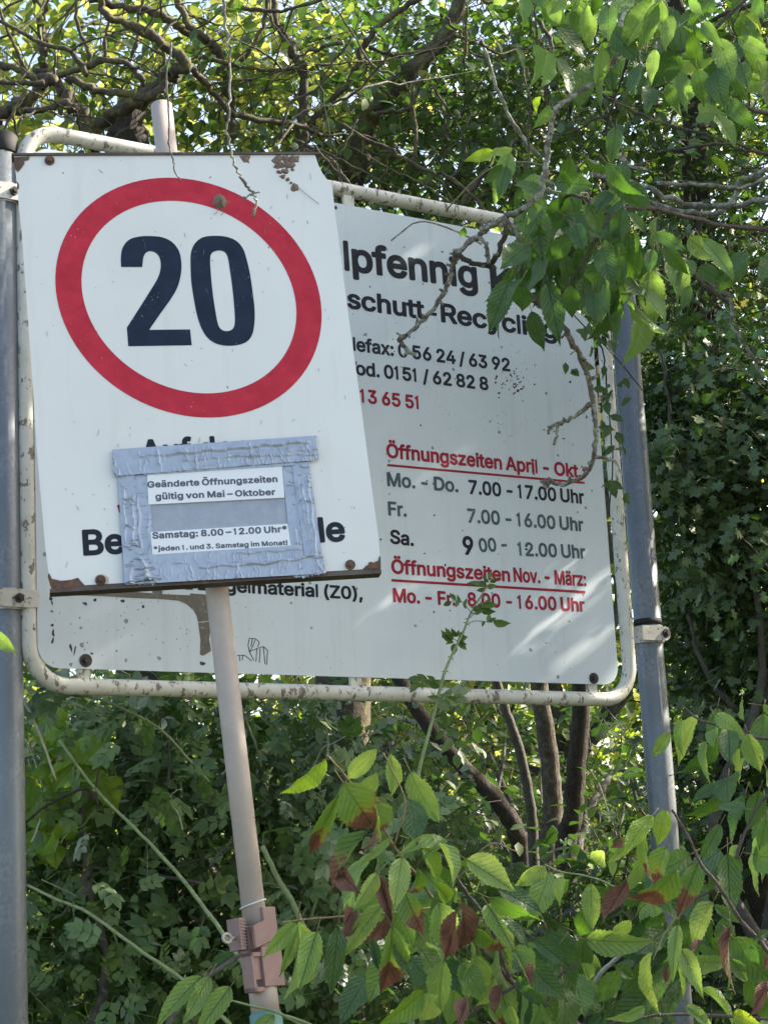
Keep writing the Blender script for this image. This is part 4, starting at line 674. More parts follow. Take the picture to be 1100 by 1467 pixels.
451, 38, 463, 23, 477, 17, 487, 9, 512, 8, 527, 11, 542, 18, 557, 25, 567, 48, 586, 73, 594, 103, 593, 128, 581, 139, 572, 150, 557, 158, 532, 159, 517, 157, 502, 144,
477, 133, 466, 120, 457, 93, 449)]),
'j': (167, [(-23, -173, -34, -166, -42, -151, -43, -86, -41, -76, -33, -63, -23, -57, 12, -53, 18, -46, 20, -36, 20, 379, 22, 389, 31, 404, 47, 411, 122, 411, 132, 407,
140, 399, 145, 389, 147, 379, 147, -31, 145, -56, 140, -81, 131, -106, 118, -126, 102, -143, 82, -157, 57, -168, 32, -174, -8, -176), (72, 449, 47, 457, 32, 468, 22,
478, 15, 489, 10, 504, 8, 529, 12, 544, 18, 559, 36, 579, 62, 592, 77, 595, 92, 595, 107, 591, 122, 585, 137, 574, 145, 564, 157, 539, 159, 524, 158, 509, 149, 484, 142,
474, 127, 461, 102, 450)]),
'k': (381, [(40, -30, 25, -18, 20, -3, 20, 512, 23, 522, 29, 532, 45, 541, 120, 541, 130, 538, 138, 532, 144, 522, 147, 512, 147, 297, 150, 289, 260, 402, 270, 409, 285,
412, 365, 412, 380, 405, 390, 393, 393, 382, 392, 372, 385, 357, 248, 217, 247, 212, 397, 22, 403, 12, 405, -3, 402, -13, 396, -23, 380, -32, 295, -33, 280, -30, 266,
-18, 150, 129, 147, 122, 147, -3, 142, -18, 131, -28, 120, -32, 55, -33)]),
'l': (150, [(40, -30, 25, -18, 20, -3, 20, 512, 25, 527, 40, 539, 50, 542, 95, 542, 105, 540, 118, 532, 124, 522, 127, 512, 127, -3, 120, -20, 105, -31, 95, -33, 55,
-33)]),
'm': (610, [(40, -30, 25, -18, 21, -8, 20, 2, 20, 382, 25, 397, 35, 407, 50, 412, 115, 412, 130, 407, 140, 397, 165, 409, 185, 415, 210, 419, 235, 418, 265, 412, 285,
403, 300, 393, 320, 374, 350, 396, 380, 410, 415, 418, 450, 419, 480, 413, 510, 402, 535, 386, 555, 366, 568, 347, 578, 327, 585, 302, 589, 272, 590, -3, 585, -18, 575,
-28, 560, -33, 490, -32, 475, -25, 466, -13, 463, 2, 462, 267, 457, 282, 450, 289, 435, 295, 420, 297, 400, 295, 385, 288, 375, 276, 369, 257, 368, 2, 365, -14, 355,
-26, 340, -33, 270, -33, 260, -30, 250, -23, 244, -13, 241, -3, 240, 267, 238, 277, 230, 287, 215, 295, 200, 297, 180, 294, 165, 285, 154, 272, 148, 252, 147, 2, 144,
-13, 135, -25, 120, -32, 55, -33)]),
'n': (410, [(40, -30, 25, -18, 20, -3, 20, 377, 21, 387, 25, 397, 35, 407, 50, 412, 115, 412, 125, 409, 135, 403, 140, 396, 145, 396, 180, 411, 210, 416, 230, 417, 255,
415, 280, 410, 300, 403, 320, 392, 344, 372, 364, 347, 377, 322, 386, 287, 390, 242, 390, 2, 389, -8, 385, -18, 370, -30, 355, -33, 290, -32, 279, -28, 268, -18, 263,
-3, 263, 232, 261, 257, 255, 273, 243, 287, 225, 295, 205, 296, 185, 292, 168, 282, 155, 267, 149, 247, 147, 227, 147, 2, 144, -13, 135, -25, 120, -32, 55, -33)]),
'o': (415, [(161, -36, 136, -29, 116, -21, 84, -1, 56, 26, 27, 69, 11, 109, 3, 149, 1, 204, 7, 249, 19, 289, 37, 324, 59, 354, 96, 386, 131, 404, 166, 413, 206, 417,
246, 414, 283, 404, 321, 385, 357, 354, 381, 320, 401, 274, 411, 229, 414, 184, 408, 129, 397, 89, 377, 49, 349, 14, 318, -11, 281, -29, 246, -38, 206, -41), (179, 84,
196, 80, 216, 79, 231, 82, 245, 89, 257, 99, 269, 114, 276, 129, 282, 149, 285, 174, 286, 199, 282, 224, 275, 249, 266, 267, 256, 279, 241, 290, 226, 295, 206, 297, 191,
295, 176, 291, 166, 284, 155, 274, 146, 261, 134, 229, 130, 209, 129, 179, 132, 154, 137, 134, 143, 119, 153, 104, 166, 92)]),
'r': (259, [(40, -30, 25, -18, 20, -3, 20, 377, 23, 392, 35, 407, 50, 412, 115, 412, 129, 407, 140, 398, 170, 412, 195, 417, 245, 417, 260, 412, 271, 402, 276, 387, 276,
322, 274, 312, 270, 303, 260, 294, 250, 290, 205, 293, 180, 288, 169, 282, 158, 272, 149, 252, 147, 237, 147, 2, 144, -13, 135, -25, 120, -32, 55, -33)]),
's': (365, [(133, -36, 103, -29, 78, -17, 55, -1, 35, 19, 16, 49, 7, 74, 3, 94, 5, 104, 10, 114, 18, 122, 28, 126, 88, 139, 103, 139, 119, 129, 125, 119, 132, 99, 140,
89, 158, 81, 178, 78, 198, 79, 218, 85, 233, 97, 235, 104, 233, 109, 228, 114, 213, 121, 138, 139, 103, 150, 73, 165, 49, 184, 30, 209, 18, 239, 14, 274, 17, 304, 25,
329, 45, 359, 68, 381, 98, 398, 128, 410, 168, 416, 203, 417, 243, 410, 268, 402, 288, 392, 308, 377, 325, 359, 344, 329, 356, 299, 356, 284, 349, 269, 343, 263, 333,
258, 273, 244, 263, 244, 253, 248, 244, 254, 231, 279, 218, 293, 203, 299, 188, 300, 168, 298, 153, 292, 144, 284, 142, 274, 148, 267, 163, 260, 273, 230, 303, 215, 323,
200, 338, 184, 348, 170, 359, 144, 364, 109, 360, 74, 352, 49, 332, 19, 308, -4, 278, -22, 243, -34, 213, -39, 168, -41)]),
't': (227, [(128, -33, 98, -23, 73, -6, 55, 13, 42, 38, 36, 58, 32, 93, 32, 288, 30, 293, 28, 294, 3, 294, -12, 299, -22, 310, -27, 323, -27, 378, -24, 393, -17, 403,
-7, 409, 3, 412, 30, 413, 32, 473, 34, 483, 46, 498, 63, 504, 128, 504, 145, 498, 154, 488, 158, 478, 160, 413, 208, 412, 218, 409, 231, 398, 237, 383, 237, 323, 231,
308, 223, 300, 213, 295, 163, 294, 160, 293, 159, 288, 159, 98, 160, 88, 163, 84, 208, 86, 218, 83, 228, 74, 234, 63, 245, 8, 245, -7, 240, -17, 233, -24, 208, -34, 168,
-37)]),
'u': (410, [(140, -34, 121, -28, 100, -18, 85, -9, 65, 7, 46, 32, 29, 72, 22, 102, 20, 137, 20, 377, 21, 387, 25, 396, 30, 403, 40, 409, 55, 412, 120, 411, 131, 407,
142, 397, 146, 387, 147, 377, 147, 147, 149, 122, 155, 106, 167, 92, 180, 86, 200, 83, 220, 86, 240, 95, 251, 107, 261, 132, 263, 157, 263, 377, 266, 392, 275, 404, 290,
411, 360, 412, 374, 407, 381, 402, 387, 392, 390, 377, 390, 2, 389, -8, 385, -17, 375, -28, 360, -33, 295, -33, 281, -28, 270, -17, 265, -17, 235, -30, 210, -36, 180,
-38)]),
'v': (389, [(149, -30, 139, -23, 133, -13, -14, 367, -16, 382, -11, 396, -1, 407, 14, 412, 89, 412, 99, 408, 108, 402, 116, 387, 194, 172, 274, 390, 279, 399, 289, 408,
304, 412, 374, 412, 388, 407, 399, 397, 403, 387, 404, 377, 402, 367, 254, -17, 244, -28, 229, -33, 164, -33)]),
'z': (380, [(29, -30, 18, -23, 10, -8, 9, 47, 13, 62, 187, 287, 184, 290, 179, 290, 44, 290, 29, 296, 19, 307, 15, 322, 15, 382, 20, 397, 34, 409, 49, 412, 334, 412,
344, 410, 354, 404, 363, 392, 366, 382, 366, 332, 363, 317, 192, 92, 199, 89, 339, 89, 349, 87, 359, 82, 368, 72, 372, 57, 372, -3, 367, -18, 354, -29, 339, -33, 44,
-33)]),
'Ö': (533, [(217, -35, 172, -23, 147, -11, 117, 8, 81, 40, 52, 80, 29, 125, 21, 150, 11, 195, 7, 255, 12, 315, 23, 365, 32, 389, 50, 425, 79, 465, 116, 500, 132, 512,
157, 525, 192, 538, 217, 544, 267, 549, 317, 544, 342, 538, 377, 525, 402, 512, 418, 500, 455, 465, 471, 445, 492, 410, 512, 360, 522, 310, 526, 250, 523, 200, 518, 175,
504, 125, 482, 80, 453, 40, 417, 8, 387, -11, 362, -23, 317, -35, 267, -40), (235, 90, 267, 86, 292, 89, 322, 99, 342, 111, 361, 130, 377, 155, 388, 185, 395, 215, 397,
255, 395, 290, 388, 325, 376, 355, 360, 380, 339, 400, 312, 415, 287, 421, 257, 423, 232, 418, 202, 405, 187, 394, 170, 375, 155, 350, 144, 320, 138, 290, 136, 255, 138,
220, 145, 185, 154, 160, 169, 135, 187, 115, 209, 100), (177, 579, 157, 588, 138, 605, 126, 625, 122, 645, 125, 670, 132, 687, 147, 705, 167, 718, 182, 723, 197, 724,
212, 722, 230, 715, 242, 707, 254, 695, 263, 680, 267, 667, 277, 690, 292, 707, 312, 719, 332, 724, 357, 722, 377, 714, 393, 700, 406, 680, 411, 665, 412, 650, 407, 623,
392, 599, 381, 590, 367, 582, 352, 578, 337, 577, 322, 579, 306, 585, 292, 594, 281, 605, 272, 620, 267, 633, 262, 620, 253, 605, 232, 587, 207, 578, 192, 577)]),
'ä': (389, [(117, -37, 82, -26, 47, -4, 31, 13, 20, 28, 3, 63, -2, 93, -2, 123, 4, 153, 15, 178, 30, 198, 47, 212, 72, 227, 99, 238, 22, 264, 13, 273, 9, 283, 8, 293,
10, 303, 28, 338, 47, 361, 77, 386, 107, 401, 147, 412, 182, 417, 227, 415, 267, 406, 303, 388, 332, 364, 344, 348, 355, 328, 365, 298, 370, 248, 370, 3, 368, -12, 357,
-26, 342, -33, 272, -33, 262, -29, 252, -22, 247, -20, 217, -33, 187, -40, 147, -42), (142, 83, 157, 79, 177, 78, 197, 82, 212, 88, 227, 100, 236, 113, 242, 128, 243,
143, 172, 134, 137, 124, 127, 115, 125, 103, 128, 93), (120, 248, 122, 246, 127, 245, 237, 260, 243, 263, 242, 268, 237, 283, 222, 294, 202, 298, 177, 296, 157, 289,
147, 283), (92, 452, 73, 463, 58, 478, 48, 498, 44, 518, 46, 538, 54, 558, 67, 575, 88, 588, 102, 592, 117, 594, 132, 593, 147, 588, 170, 573, 181, 558, 187, 545, 192,
545, 205, 568, 222, 583, 247, 593, 272, 593, 291, 588, 308, 578, 322, 563, 329, 548, 334, 523, 333, 508, 329, 493, 321, 478, 312, 468, 298, 458, 287, 453, 262, 448, 247,
449, 232, 454, 212, 467, 199, 483, 192, 497, 187, 497, 180, 483, 173, 473, 162, 463, 147, 454, 132, 449, 117, 448)]),
'ü': (410, [(140, -34, 121, -28, 100, -18, 85, -9, 65, 7, 46, 32, 29, 72, 22, 102, 20, 137, 20, 377, 21, 387, 25, 396, 30, 403, 40, 409, 55, 412, 120, 411, 131, 407,
142, 397, 146, 387, 147, 377, 147, 147, 149, 122, 155, 106, 167, 92, 180, 86, 200, 83, 220, 86, 240, 95, 251, 107, 261, 132, 263, 157, 263, 377, 266, 392, 275, 404, 290,
411, 360, 412, 374, 407, 381, 402, 387, 392, 390, 377, 390, 2, 389, -8, 385, -17, 375, -28, 360, -33, 295, -33, 281, -28, 270, -17, 265, -17, 235, -30, 210, -36, 180,
-38), (110, 452, 90, 462, 74, 477, 64, 497, 60, 517, 63, 542, 72, 562, 85, 577, 105, 589, 125, 594, 140, 594, 155, 591, 170, 584, 191, 567, 197, 557, 205, 538, 215, 562,
225, 574, 235, 581, 260, 592, 275, 594, 290, 593, 309, 587, 324, 577, 335, 566, 345, 548, 350, 522, 349, 507, 344, 492, 335, 477, 326, 467, 305, 453, 290, 449, 275, 448,
260, 450, 242, 457, 230, 465, 218, 477, 209, 492, 205, 504, 192, 477, 170, 458, 155, 451, 140, 448, 125, 448)]),
'–': (350, [(-13, 158, -24, 165, -32, 180, -33, 245, -31, 255, -25, 265, -18, 272, -8, 276, 352, 277, 362, 275, 372, 269, 379, 260, 382, 250, 382, 180, 374, 165, 357,
156, 2, 155)]),
},
}

DIL = {'m': .027, 'b': .033}
_tess = {}
def in_poly(p, L):
    c = False; n = len(L); j = n - 1
    for i in range(n):
        if (L[i][1] > p[1]) != (L[j][1] > p[1]) and p[0] < (L[j][0] - L[i][0]) * (p[1] - L[i][1]) / (L[j][1] - L[i][1]) + L[i][0]: c = not c
        j = i
    return c
def area(L):
    return .5 * sum(L[i - 1][0] * L[i][1] - L[i][0] * L[i - 1][1] for i in range(len(L)))
def tess(loops):
    """2-D loops -> verts, tris (outer loops grouped with their holes)"""
    depth = [sum(in_poly(l[0], k) for k in loops if k is not l) for l in loops]
    V, T = [], []
    for i, l in enumerate(loops):
        if depth[i] % 2: continue
        grp = [l] + [k for j, k in enumerate(loops) if depth[j] == depth[i] + 1 and in_poly(k[0], l)]
        tr = tessellate_polygon([[Vector((*p, 0)) for p in g] for g in grp])
        b = len(V)
        for g in grp: V += [tuple(p) for p in g]
        T += [tuple(b + q for q in t) for t in tr]
    return V, T
def glyph(w, ch):
    if (w, ch) not in _tess:
        a, sp = GLY[w][ch]
        loops = [[(p[i] / 1000, p[i + 1] / 1000) for i in range(0, len(p), 2)] for p in sp]
        V, T = tess(loops); _tess[w, ch] = (a / 1000, np.array(V), T)
    return _tess[w, ch]
def lettering(pl, s, p0, p1, hpx, mat, parent, h, w='m', track=-.004, name='lettering', label=None, jit=0.0, thick=.0006):
    x = 0; parts = []
    for ch in s:
        if ch == ' ': x += .145; continue
        a, V, T = glyph(w, ch); parts.append((V + [x, 0], T)); x += a + track + (.02 if w == 'b' else 0)
    allv = np.vstack([v for v, _ in parts]); x0, x1 = allv[:, 0].min(), allv[:, 0].max()
    A = pl.uv(*p0); B = pl.uv(*p1); e = B - A; L = np.linalg.norm(e); e /= L; q = np.array([-e[1], e[0]])
    sx = L / (x1 - x0); H = np.linalg.norm(pl.uv(p0[0], p0[1] - hpx) - A); d = DIL[w]; sy = H / (.509 + 2 * d)
    mb = MB()
    for V, T in parts:
        P = A + np.outer((V[:, 0] - x0) * sx, e) + np.outer((V[:, 1] + d) * sy, q)
        W = np.array([pl.pt(u, v, h) for u, v in P]); 
        mb.add(W, T)
    o = mb.obj(name, mat, parent, smooth=False)
    if label: o['label'] = label
    return o
def plate(mb, pl, pts, h0, h1, smoothpx=False):
    """flat plate cut to the outline pts (photo pixels on plane), between offsets h0 and h1"""
    U = [pl.uv(*p) for p in pts]; n = len(U)
    if area(U) < 0: U = U[::-1]
    V, T = tess([[tuple(u) for u in U]])
    Fr = [pl.pt(u, v, h1) for u, v in V]; Bk = [pl.pt(u, v, h0) for u, v in V]
    mb.add(Fr + Bk, list(T) + [tuple(n + i for i in t[::-1]) for t in T] + [(i, (i + 1) % n, n + (i + 1) % n, n + i)[::-1] for i in range(n)])
def strip(mb, pl, p0, p1, wpx, h0, h1):
    d = nrm(np.array(p1) - np.array(p0)); q = np.array([-d[1], d[0]]) * wpx / 2
    plate(mb, pl, [tuple(np.array(p0) + q), tuple(np.array(p1) + q), tuple(np.array(p1) - q), tuple(np.array(p0) - q)], h0, h1)
def disc(mb, pl, c, r, h0, h1, n=20, jit=0):
    """r in metres"""
    u = pl.uv(*c); a = np.linspace(0, 2 * math.pi, n, endpoint=False); rr = r * (1 + rng.normal(0, jit, n))
    top = [pl.pt(u[0] + math.cos(t) * q, u[1] + math.sin(t) * q, h1) for t, q in zip(a, rr)]
    bot = [pl.pt(u[0] + math.cos(t) * q, u[1] + math.sin(t) * q, h0) for t, q in zip(a, rr)]
    mb.add(top + bot, [tuple(range(n)), tuple(range(n, 2 * n))[::-1]] + [(i, n + i, n + (i + 1) % n, (i + 1) % n) for i in range(n)])
def bolt(pl, c, r, h, parent, m_w, m_b, hexh=.008):
    mb = MB(); disc(mb, pl, c, r, h, h + .0025, 24); o = mb.obj('bolt', m_w, parent, smooth=False)
    mb = MB(); disc(mb, pl, c, r * .62, h + .0025, h + .004, 20); disc(mb, pl, c, r * .45, h + .004, h + .0025 + hexh, 6); mb.obj('bolt_head', m_b, o, smooth=False)
    return o
def blob_pts(c, rx, ry, n=14, jit=.25, rot=0):
    out = []
    for i in range(n):
        t = 2 * math.pi * i / n; k = 1 + rng.normal(0, jit); x, y = math.cos(t) * rx * k, math.sin(t) * ry * k
        out.append((c[0] + x * math.cos(rot) - y * math.sin(rot), c[1] + x * math.sin(rot) + y * math.cos(rot)))
    return out

# ------------------------------------------------------------------ materials of the signs
M_big = paint_panel('weathered_grey_white_panel', (.57, .635, .695), (.41, .44, .46), .33, .8, .3)
M_white = paint_panel('white_sign_face', (.77, .785, .775), (.60, .61, .57), .32, .35, .4)
M_red = print_mat('red_ring_print', (.50, .028, .055), (.75, .7, .68), .70, .3)
M_navy = print_mat('dark_blue_print', (.012, .022, .05), (.75, .76, .76), .68, .3)
M_black = print_mat('black_print', (.010, .013, .022), (.4, .43, .45), .72, .3)
M_soft = print_mat('charcoal_print', (.016, .021, .034), (.45, .5, .52), .71, .35)
M_grey = print_mat('faded_grey_green_print', (.065, .10, .115), (.45, .5, .5), .60, .35)
M_redl = print_mat('crimson_lettering', (.31, .010, .035), (.45, .48, .5), .72, .3)
M_rust = chipped('rusty_steel', (.085, .048, .035), (.17, .075, .04), .5, .6, 60, .8)
M_rail = chipped('dark_brown_rail', (.07, .048, .042), (.16, .09, .06), .55, .65, 40, .6)
M_zinc = chipped('galvanised_post', (.14, .162, .185), (.20, .22, .24), .42, .7, 16, .42, .25, (1, 1, .5), (.15, .17, .19))
M_tube = chipped('chipped_white_tube', (.62, .60, .54), (.20, .17, .14), .56, .59, 60, .45, 0, (1, 1, .55), (.30, .27, .2))
M_pole = chipped('faded_pinkish_pole', (.45, .385, .345), (.36, .30, .28), .6, .8, 30, .55, 0, (1, 1, .5), (.30, .25, .24))
M_clamp = chipped('mauve_plastic_coupling', (.27, .17, .155), (.34, .235, .22), .5, .8, 20, .6, 0, (1, 1, 1), (.18, .12, .12))
M_cap = plain('black_cap_plastic', (.008, .009, .011), .75)
M_steel = chipped('spotted_white_bracket', (.5, .48, .45), (.12, .09, .07), .58, .62, 130, .45, .2)
M_dark = plain('dark_bolt_steel', (.045, .038, .036), .6, .4)
M_tapeold = chipped('old_brown_tape_residue', (.14, .125, .105), (.3, .3, .28), .55, .7, 80, .85)
M_mud = plain('dried_mud', (.21, .155, .125), .95, 0, .35, 220, 1)
M_tie = plain('white_cable_tie', (.6, .62, .6), .4)

# ------------------------------------------------------------------ company sign on two posts
sign = empty('company_sign', (-.07, 4.33, 0), 'large weathered board in a tube frame between two grey posts, listing opening hours', 'sign')
uL = np.mean([BIG.uv(39, 300)[0], BIG.uv(42, 880)[0]]); uR = np.mean([BIG.uv(873, 460)[0], BIG.uv(897, 920)[0]])
vT = np.mean([BIG.uv(219, 211)[1], BIG.uv(690, 312)[1]]); vB = np.mean([BIG.uv(130, 983)[1], BIG.uv(870, 1001)[1]])
mb = MB(); rc = .085; pts = []
for (cu, cv, a0) in ((uL + rc, vT - rc, 180), (uR - rc, vT - rc, 90), (uR - rc, vB + rc, 0), (uL + rc, vB + rc, -90)):
    for k in range(9):
        a = math.radians(a0 - k * 90 / 8); pts.append(BIG.pt(cu + rc * math.cos(a), cv + rc * math.sin(a), -.012))
ring = []
for i in range(len(pts)):
    a, b = pts[i], pts[(i + 1) % len(pts)]; m = max(1, int(np.linalg.norm(b - a) / .05))
    ring += [a + (b - a) * k / m for k in range(m)]
ring = ring + [ring[0], ring[1]]
tube(mb, ring, .0172, 16, 1, .0, True, curve=False); mb.obj('tube_frame', M_tube, sign)
# panel with rounded corners
c = [BIG.uv(46, 212), BIG.uv(839, 357), BIG.uv(886, 982), BIG.uv(56, 957)]
pu0, pu1, pv0, pv1 = BIG.uv(53, 860)[0], BIG.uv(884, 960)[0], BIG.uv(70, 957)[1], BIG.uv(480, 291)[1]
print('panel', pu0, pu1, pv0, pv1, 'frame', uL, uR, vT, vB)
U = []; rp = .045
for (cu, cv, a0) in ((pu1 - rp, pv1 - rp, 0), (pu0 + rp, pv1 - rp, 90), (pu0 + rp, pv0 + rp, 180), (pu1 - rp, pv0 + rp, 270)):
    for k in range(8):
        a = math.radians(a0 + k * 90 / 7); U.append((cu + rp * math.cos(a), cv + rp * math.sin(a)))
V, T = tess([U]); n = len(U); mb = MB()
mb.add([BIG.pt(u, v, .002) for u, v in V] + [BIG.pt(u, v, -.001) for u, v in V], list(T) + [tuple(n + i for i in t[::-1]) for t in T] + [(i, n + i, n + (i + 1) % n, (i + 1) % n) for i in range(n)])
mb.obj('sign_panel', M_big, sign, smooth=False)
H = .0026
lt = lambda s, p0, p1, h, m, lab=None, tr=-.004, w='m': lettering(BIG, s, p0, p1, h, m, sign, H, w, tr, 'lettering', lab)
lt('lpfennig', (493, 388), (684, 415.5), 43, M_black, 'large black company name')
lt('KG', (702.5, 418.5), (778, 429.5), 38, M_black)
lt('schutt', (497, 442), (608, 458.5), 28, M_black, 'second line in black, about recycling')
mb = MB(); strip(mb, BIG, (611, 449), (624.5, 451), 4.6, .0022, .0027); mb.obj('lettering', M_black, sign, False)
lt('Recycling', (631, 462), (797, 487), 28, M_black)
lt('lefax: 0 56 24 / 63 92', (505.5, 503), (730, 533), 20, M_soft, 'black fax number line')
lt('od. 0151 / 62 82 8', (509.5, 537.5), (699, 560), 20, M_soft, 'black mobile phone number line')
lt('13 65 51', (515.5, 577), (599, 587), 20, M_redl, 'short red number line')
lt('Öffnungszeiten April - Okt.:', (553, 656), (838, 686), 21, M_redl, 'red heading for April to October')
lt('Mo. - Do.', (554, 697), (656, 706), 20.5, M_grey, 'faded grey Monday to Thursday')
lt('7.00 - 17.00 Uhr', (671, 708), (836, 722.5), 20.5, M_soft, 'dark 7 to 17 hours')
lt('Fr.', (555.5, 739), (582, 741), 20.5, M_grey, 'faded grey Friday')
lt('7.00 - 16.00 Uhr', (669, 749), (835, 762), 20.5, M_grey, 'faded 7 to 16 hours')
lt('Sa.', (558, 779), (592, 783), 20.5, M_black, 'black Saturday')
lt('9', (662.5, 795), (678, 796), 27, M_black, 'larger black figure 9 stuck on')
lt('00 -', (686, 791.5), (726, 790), 20, M_grey)
lt('12.00 Uhr', (741, 796.5), (838, 801), 20, M_grey, 'faded 12 hours')
lt('Öffnungszeiten', (560, 822), (730, 834), 21, M_redl, 'red winter heading')
lt('Nov. - März:', (735, 834), (839, 840.5), 21, M_redl, 'red November to March')
lt('Mo. - Fr.', (562.5, 863), (652, 868.5), 20.5, M_redl)
lt('8.00 - 16.00 Uhr', (669, 869), (837, 877), 20.5, M_redl)
lt('und Ziegelmaterial (Z0),', (228, 842.5), (519, 860), 20, M_black, 'black line below the speed limit sign')
mb = MB(); strip(mb, BIG, (554, 666.5), (836, 692), 3.2, .0022, .0027); mb.obj('underline', M_redl, sign, False)
mb = MB(); strip(mb, BIG, (560, 831.5), (837, 848.5), 3.6, .0022, .0027); mb.obj('underline', M_redl, sign, False)
# residue of tape, scratches, grime spots
def z3(x, y): return (40 + x / 3.667, 780 + y / 3.667)
mb = MB()
plate(mb, BIG, [z3(*p) for p in ((150, 262), (200, 246), (430, 236), (560, 250), (700, 262), (850, 268), (852, 258), (935, 264), (947, 402), (893, 408), (886, 376), (868, 345), (835, 315), (790, 295), (680, 286), (540, 281), (400, 272), (280, 268))], .002, .0032)
plate(mb, BIG, [z3(*p) for p in ((893, 412), (948, 406), (958, 440), (950, 500), (962, 560), (920, 585), (902, 580), (905, 500))], .002, .0027)
plate(mb, BIG, [z3(*p) for p in ((655, 232), (705, 236), (702, 264), (655, 258))], .002, .0036)
mb.obj('tape_residue', M_tapeold, sign, False)
mb = MB()
def ragged(c, rx, ry, rot=0, n=9): plate(mb, BIG, blob_pts(c, rx, ry, n, .3, rot), .002, .0026)
for x, y, rx, ry, ro in ((118, 262, 8, 5, .2), (120, 285, 14, 12, .4), (128, 310, 8, 18, -.1), (124, 352, 14, 5, .4), (126, 425, 9, 10, 0), (133, 465, 7, 26, -.1), (130, 505, 6, 22, .2), (303, 312, 20, 9, .6), (352, 292, 12, 9, .4), (495, 298, 16, 9, .3), (605, 326, 8, 12, .3), (578, 344, 5, 4, 0), (915, 625, 22, 12, .2), (335, 572, 11, 7, .5), (290, 520, 4, 4, 0), (312, 516, 4, 4, 0), (298, 552, 5, 4, 0), (390, 582, 3, 4, 0), (232, 625, 4, 3, 0), (225, 545, 7, 30, -.2), (245, 560, 4, 28, .2)):
    ragged(z3(x, y), rx / 3.667 * .8, ry / 3.667 * .8, ro, 9)
for _ in range(70):   # grime splashes
    x, y = (rng.normal(733, 14), rng.normal(552, 12)) if rng.random() < .55 else (rng.uniform(540, 870), rng.uniform(340, 960))
    ragged((x, y), abs(rng.normal(.9, .5)) + .35, abs(rng.normal(.9, .4)) + .35, 0, 6)
tag(mb.obj('scratch_mark', M_dark, sign, False), kind='stuff')
mb = MB()
def z8(x, y): return (300 + x / 4.23, 830 + y / 4.23)
for L in (((240, 358), (232, 400), (240, 440), (268, 492)), ((240, 358), (275, 360), (300, 380), (290, 410)), ((258, 362), (250, 410)), ((275, 365), (262, 405), (240, 440)), ((240, 440), (285, 420), (325, 408), (350, 430)), ((285, 420), (280, 500)), ((305, 420), (300, 508)), ((325, 410), (335, 515)), ((350, 430), (345, 518)), ((165, 462), (210, 460), (255, 495)), ((180, 465), (182, 495)), ((200, 462), (196, 492))):
    for a, b in zip(L[:-1], L[1:]): strip(mb, BIG, z8(*a), z8(*b), 1.0, .002, .0026)
mb.obj('scribble', M_dark, sign, False)
for c, r in (((122.5, 946.5), .0135), ((849, 972), .0135)): bolt(BIG, c, r, .002, sign, M_dark, M_dark, .006)
mb = MB(); disc(mb, BIG, (480, 298), .0045, .002, .003, 12); mb.obj('rivet', M_dark, sign, False)
for x0, y0, y1 in ((122, 955, 986), (511, 968, 993), (849, 975, 1002), (500, 262, 300), (800, 330, 352)):
    mb = MB(); u = BIG.uv(x0, y0); v = BIG.uv(x0, y1)
    box(mb, BIG.pt(u[0] - .014, v[1], -.012), BIG.a * .028, BIG.b * (u[1] - v[1]), BIG.n * .009); mb.obj('mounting_tab', M_tube, sign, False)
# posts
def post(px, py, h, zt, r, cap):
    q = BIG.px(px, py, h); mb = MB()
    tube(mb, [(q[0], q[1], -.05), (q[0], q[1], zt * .5), (q[0], q[1], zt)], r, 40, 1, curve=False)
    o = mb.obj('post', M_zinc, sign)
    if cap:
        mb = MB(); tube(mb, [(q[0], q[1], zt - .034), (q[0], q[1], zt - .03), (q[0], q[1], zt + .006), (q[0], q[1], zt + .012)], [r + .001, r + .003, r + .003, r - .002], 40, 1, curve=False)
        mb.obj('post_cap', M_cap, o)
    return q
pL = post(8, 857, -.034, at(4, 176, 4.06)[2], .0345, True)
pR = post(920, 800, -.034, at(885, 318, 4.95)[2], .0345, True)
def bar(mb, P, d, L, hh=.036):
    """flat bar with a rounded far end, standing on the front of the post"""
    P = P + BIG.n * .0372; o2 = [(0, -hh / 2)] + [(L - hh / 2 + math.cos(t) * hh / 2, math.sin(t) * hh / 2) for t in np.linspace(-math.pi / 2, math.pi / 2, 12)] + [(0, hh / 2)]
    n = len(o2); Fr = [P + d * u + np.array([0, 0, v]) + BIG.n * .004 for u, v in o2]; Bk = [P + d * u + np.array([0, 0, v]) for u, v in o2]
    mb.add(Fr + Bk, [tuple(range(n)), tuple(range(n, 2 * n))[::-1]] + [(i, n + i, n + (i + 1) % n, (i + 1) % n) for i in range(n)])
def strap(q, z, sgn, hh=.042):
    """clamp band round post q at height z, ears to the frame tube"""
    mb = MB(); r = .0375; a = np.linspace(0, 2 * math.pi, 28, endpoint=False); V = []
    for rr, zz in ((r, -hh / 2), (r, hh / 2), (r - .003, hh / 2), (r - .003, -hh / 2)):
        V += [(q[0] + rr * math.cos(t), q[1] + rr * math.sin(t), z + zz) for t in a]
    n = 28; mb.add(V, [(k * n + i, k * n + (i + 1) % n, ((k + 1) % 4) * n + (i + 1) % n, ((k + 1) % 4) * n + i) for k in range(4) for i in range(n)])
    base = np.array([q[0], q[1], z]); d = BIG.a * sgn
    mb2 = MB(); bar(mb2, base + d * .055, -d, .055 + .036)
    o = mb.obj('clamp', M_steel, sign, False); mb2.obj('clamp_plate', M_steel, o, False)
    return base
def hexnut(c, ax, r, L, parent, name='clamp_bolt'):
    mb = MB(); c = np.array(c, float); tube(mb, [c, c + ax * L * .5], r, 6, 1, curve=False); tube(mb, [c + ax * L * .5, c + ax * L], r * .5, 10, 1, curve=False)
    mb.obj(name, M_dark, parent, False)
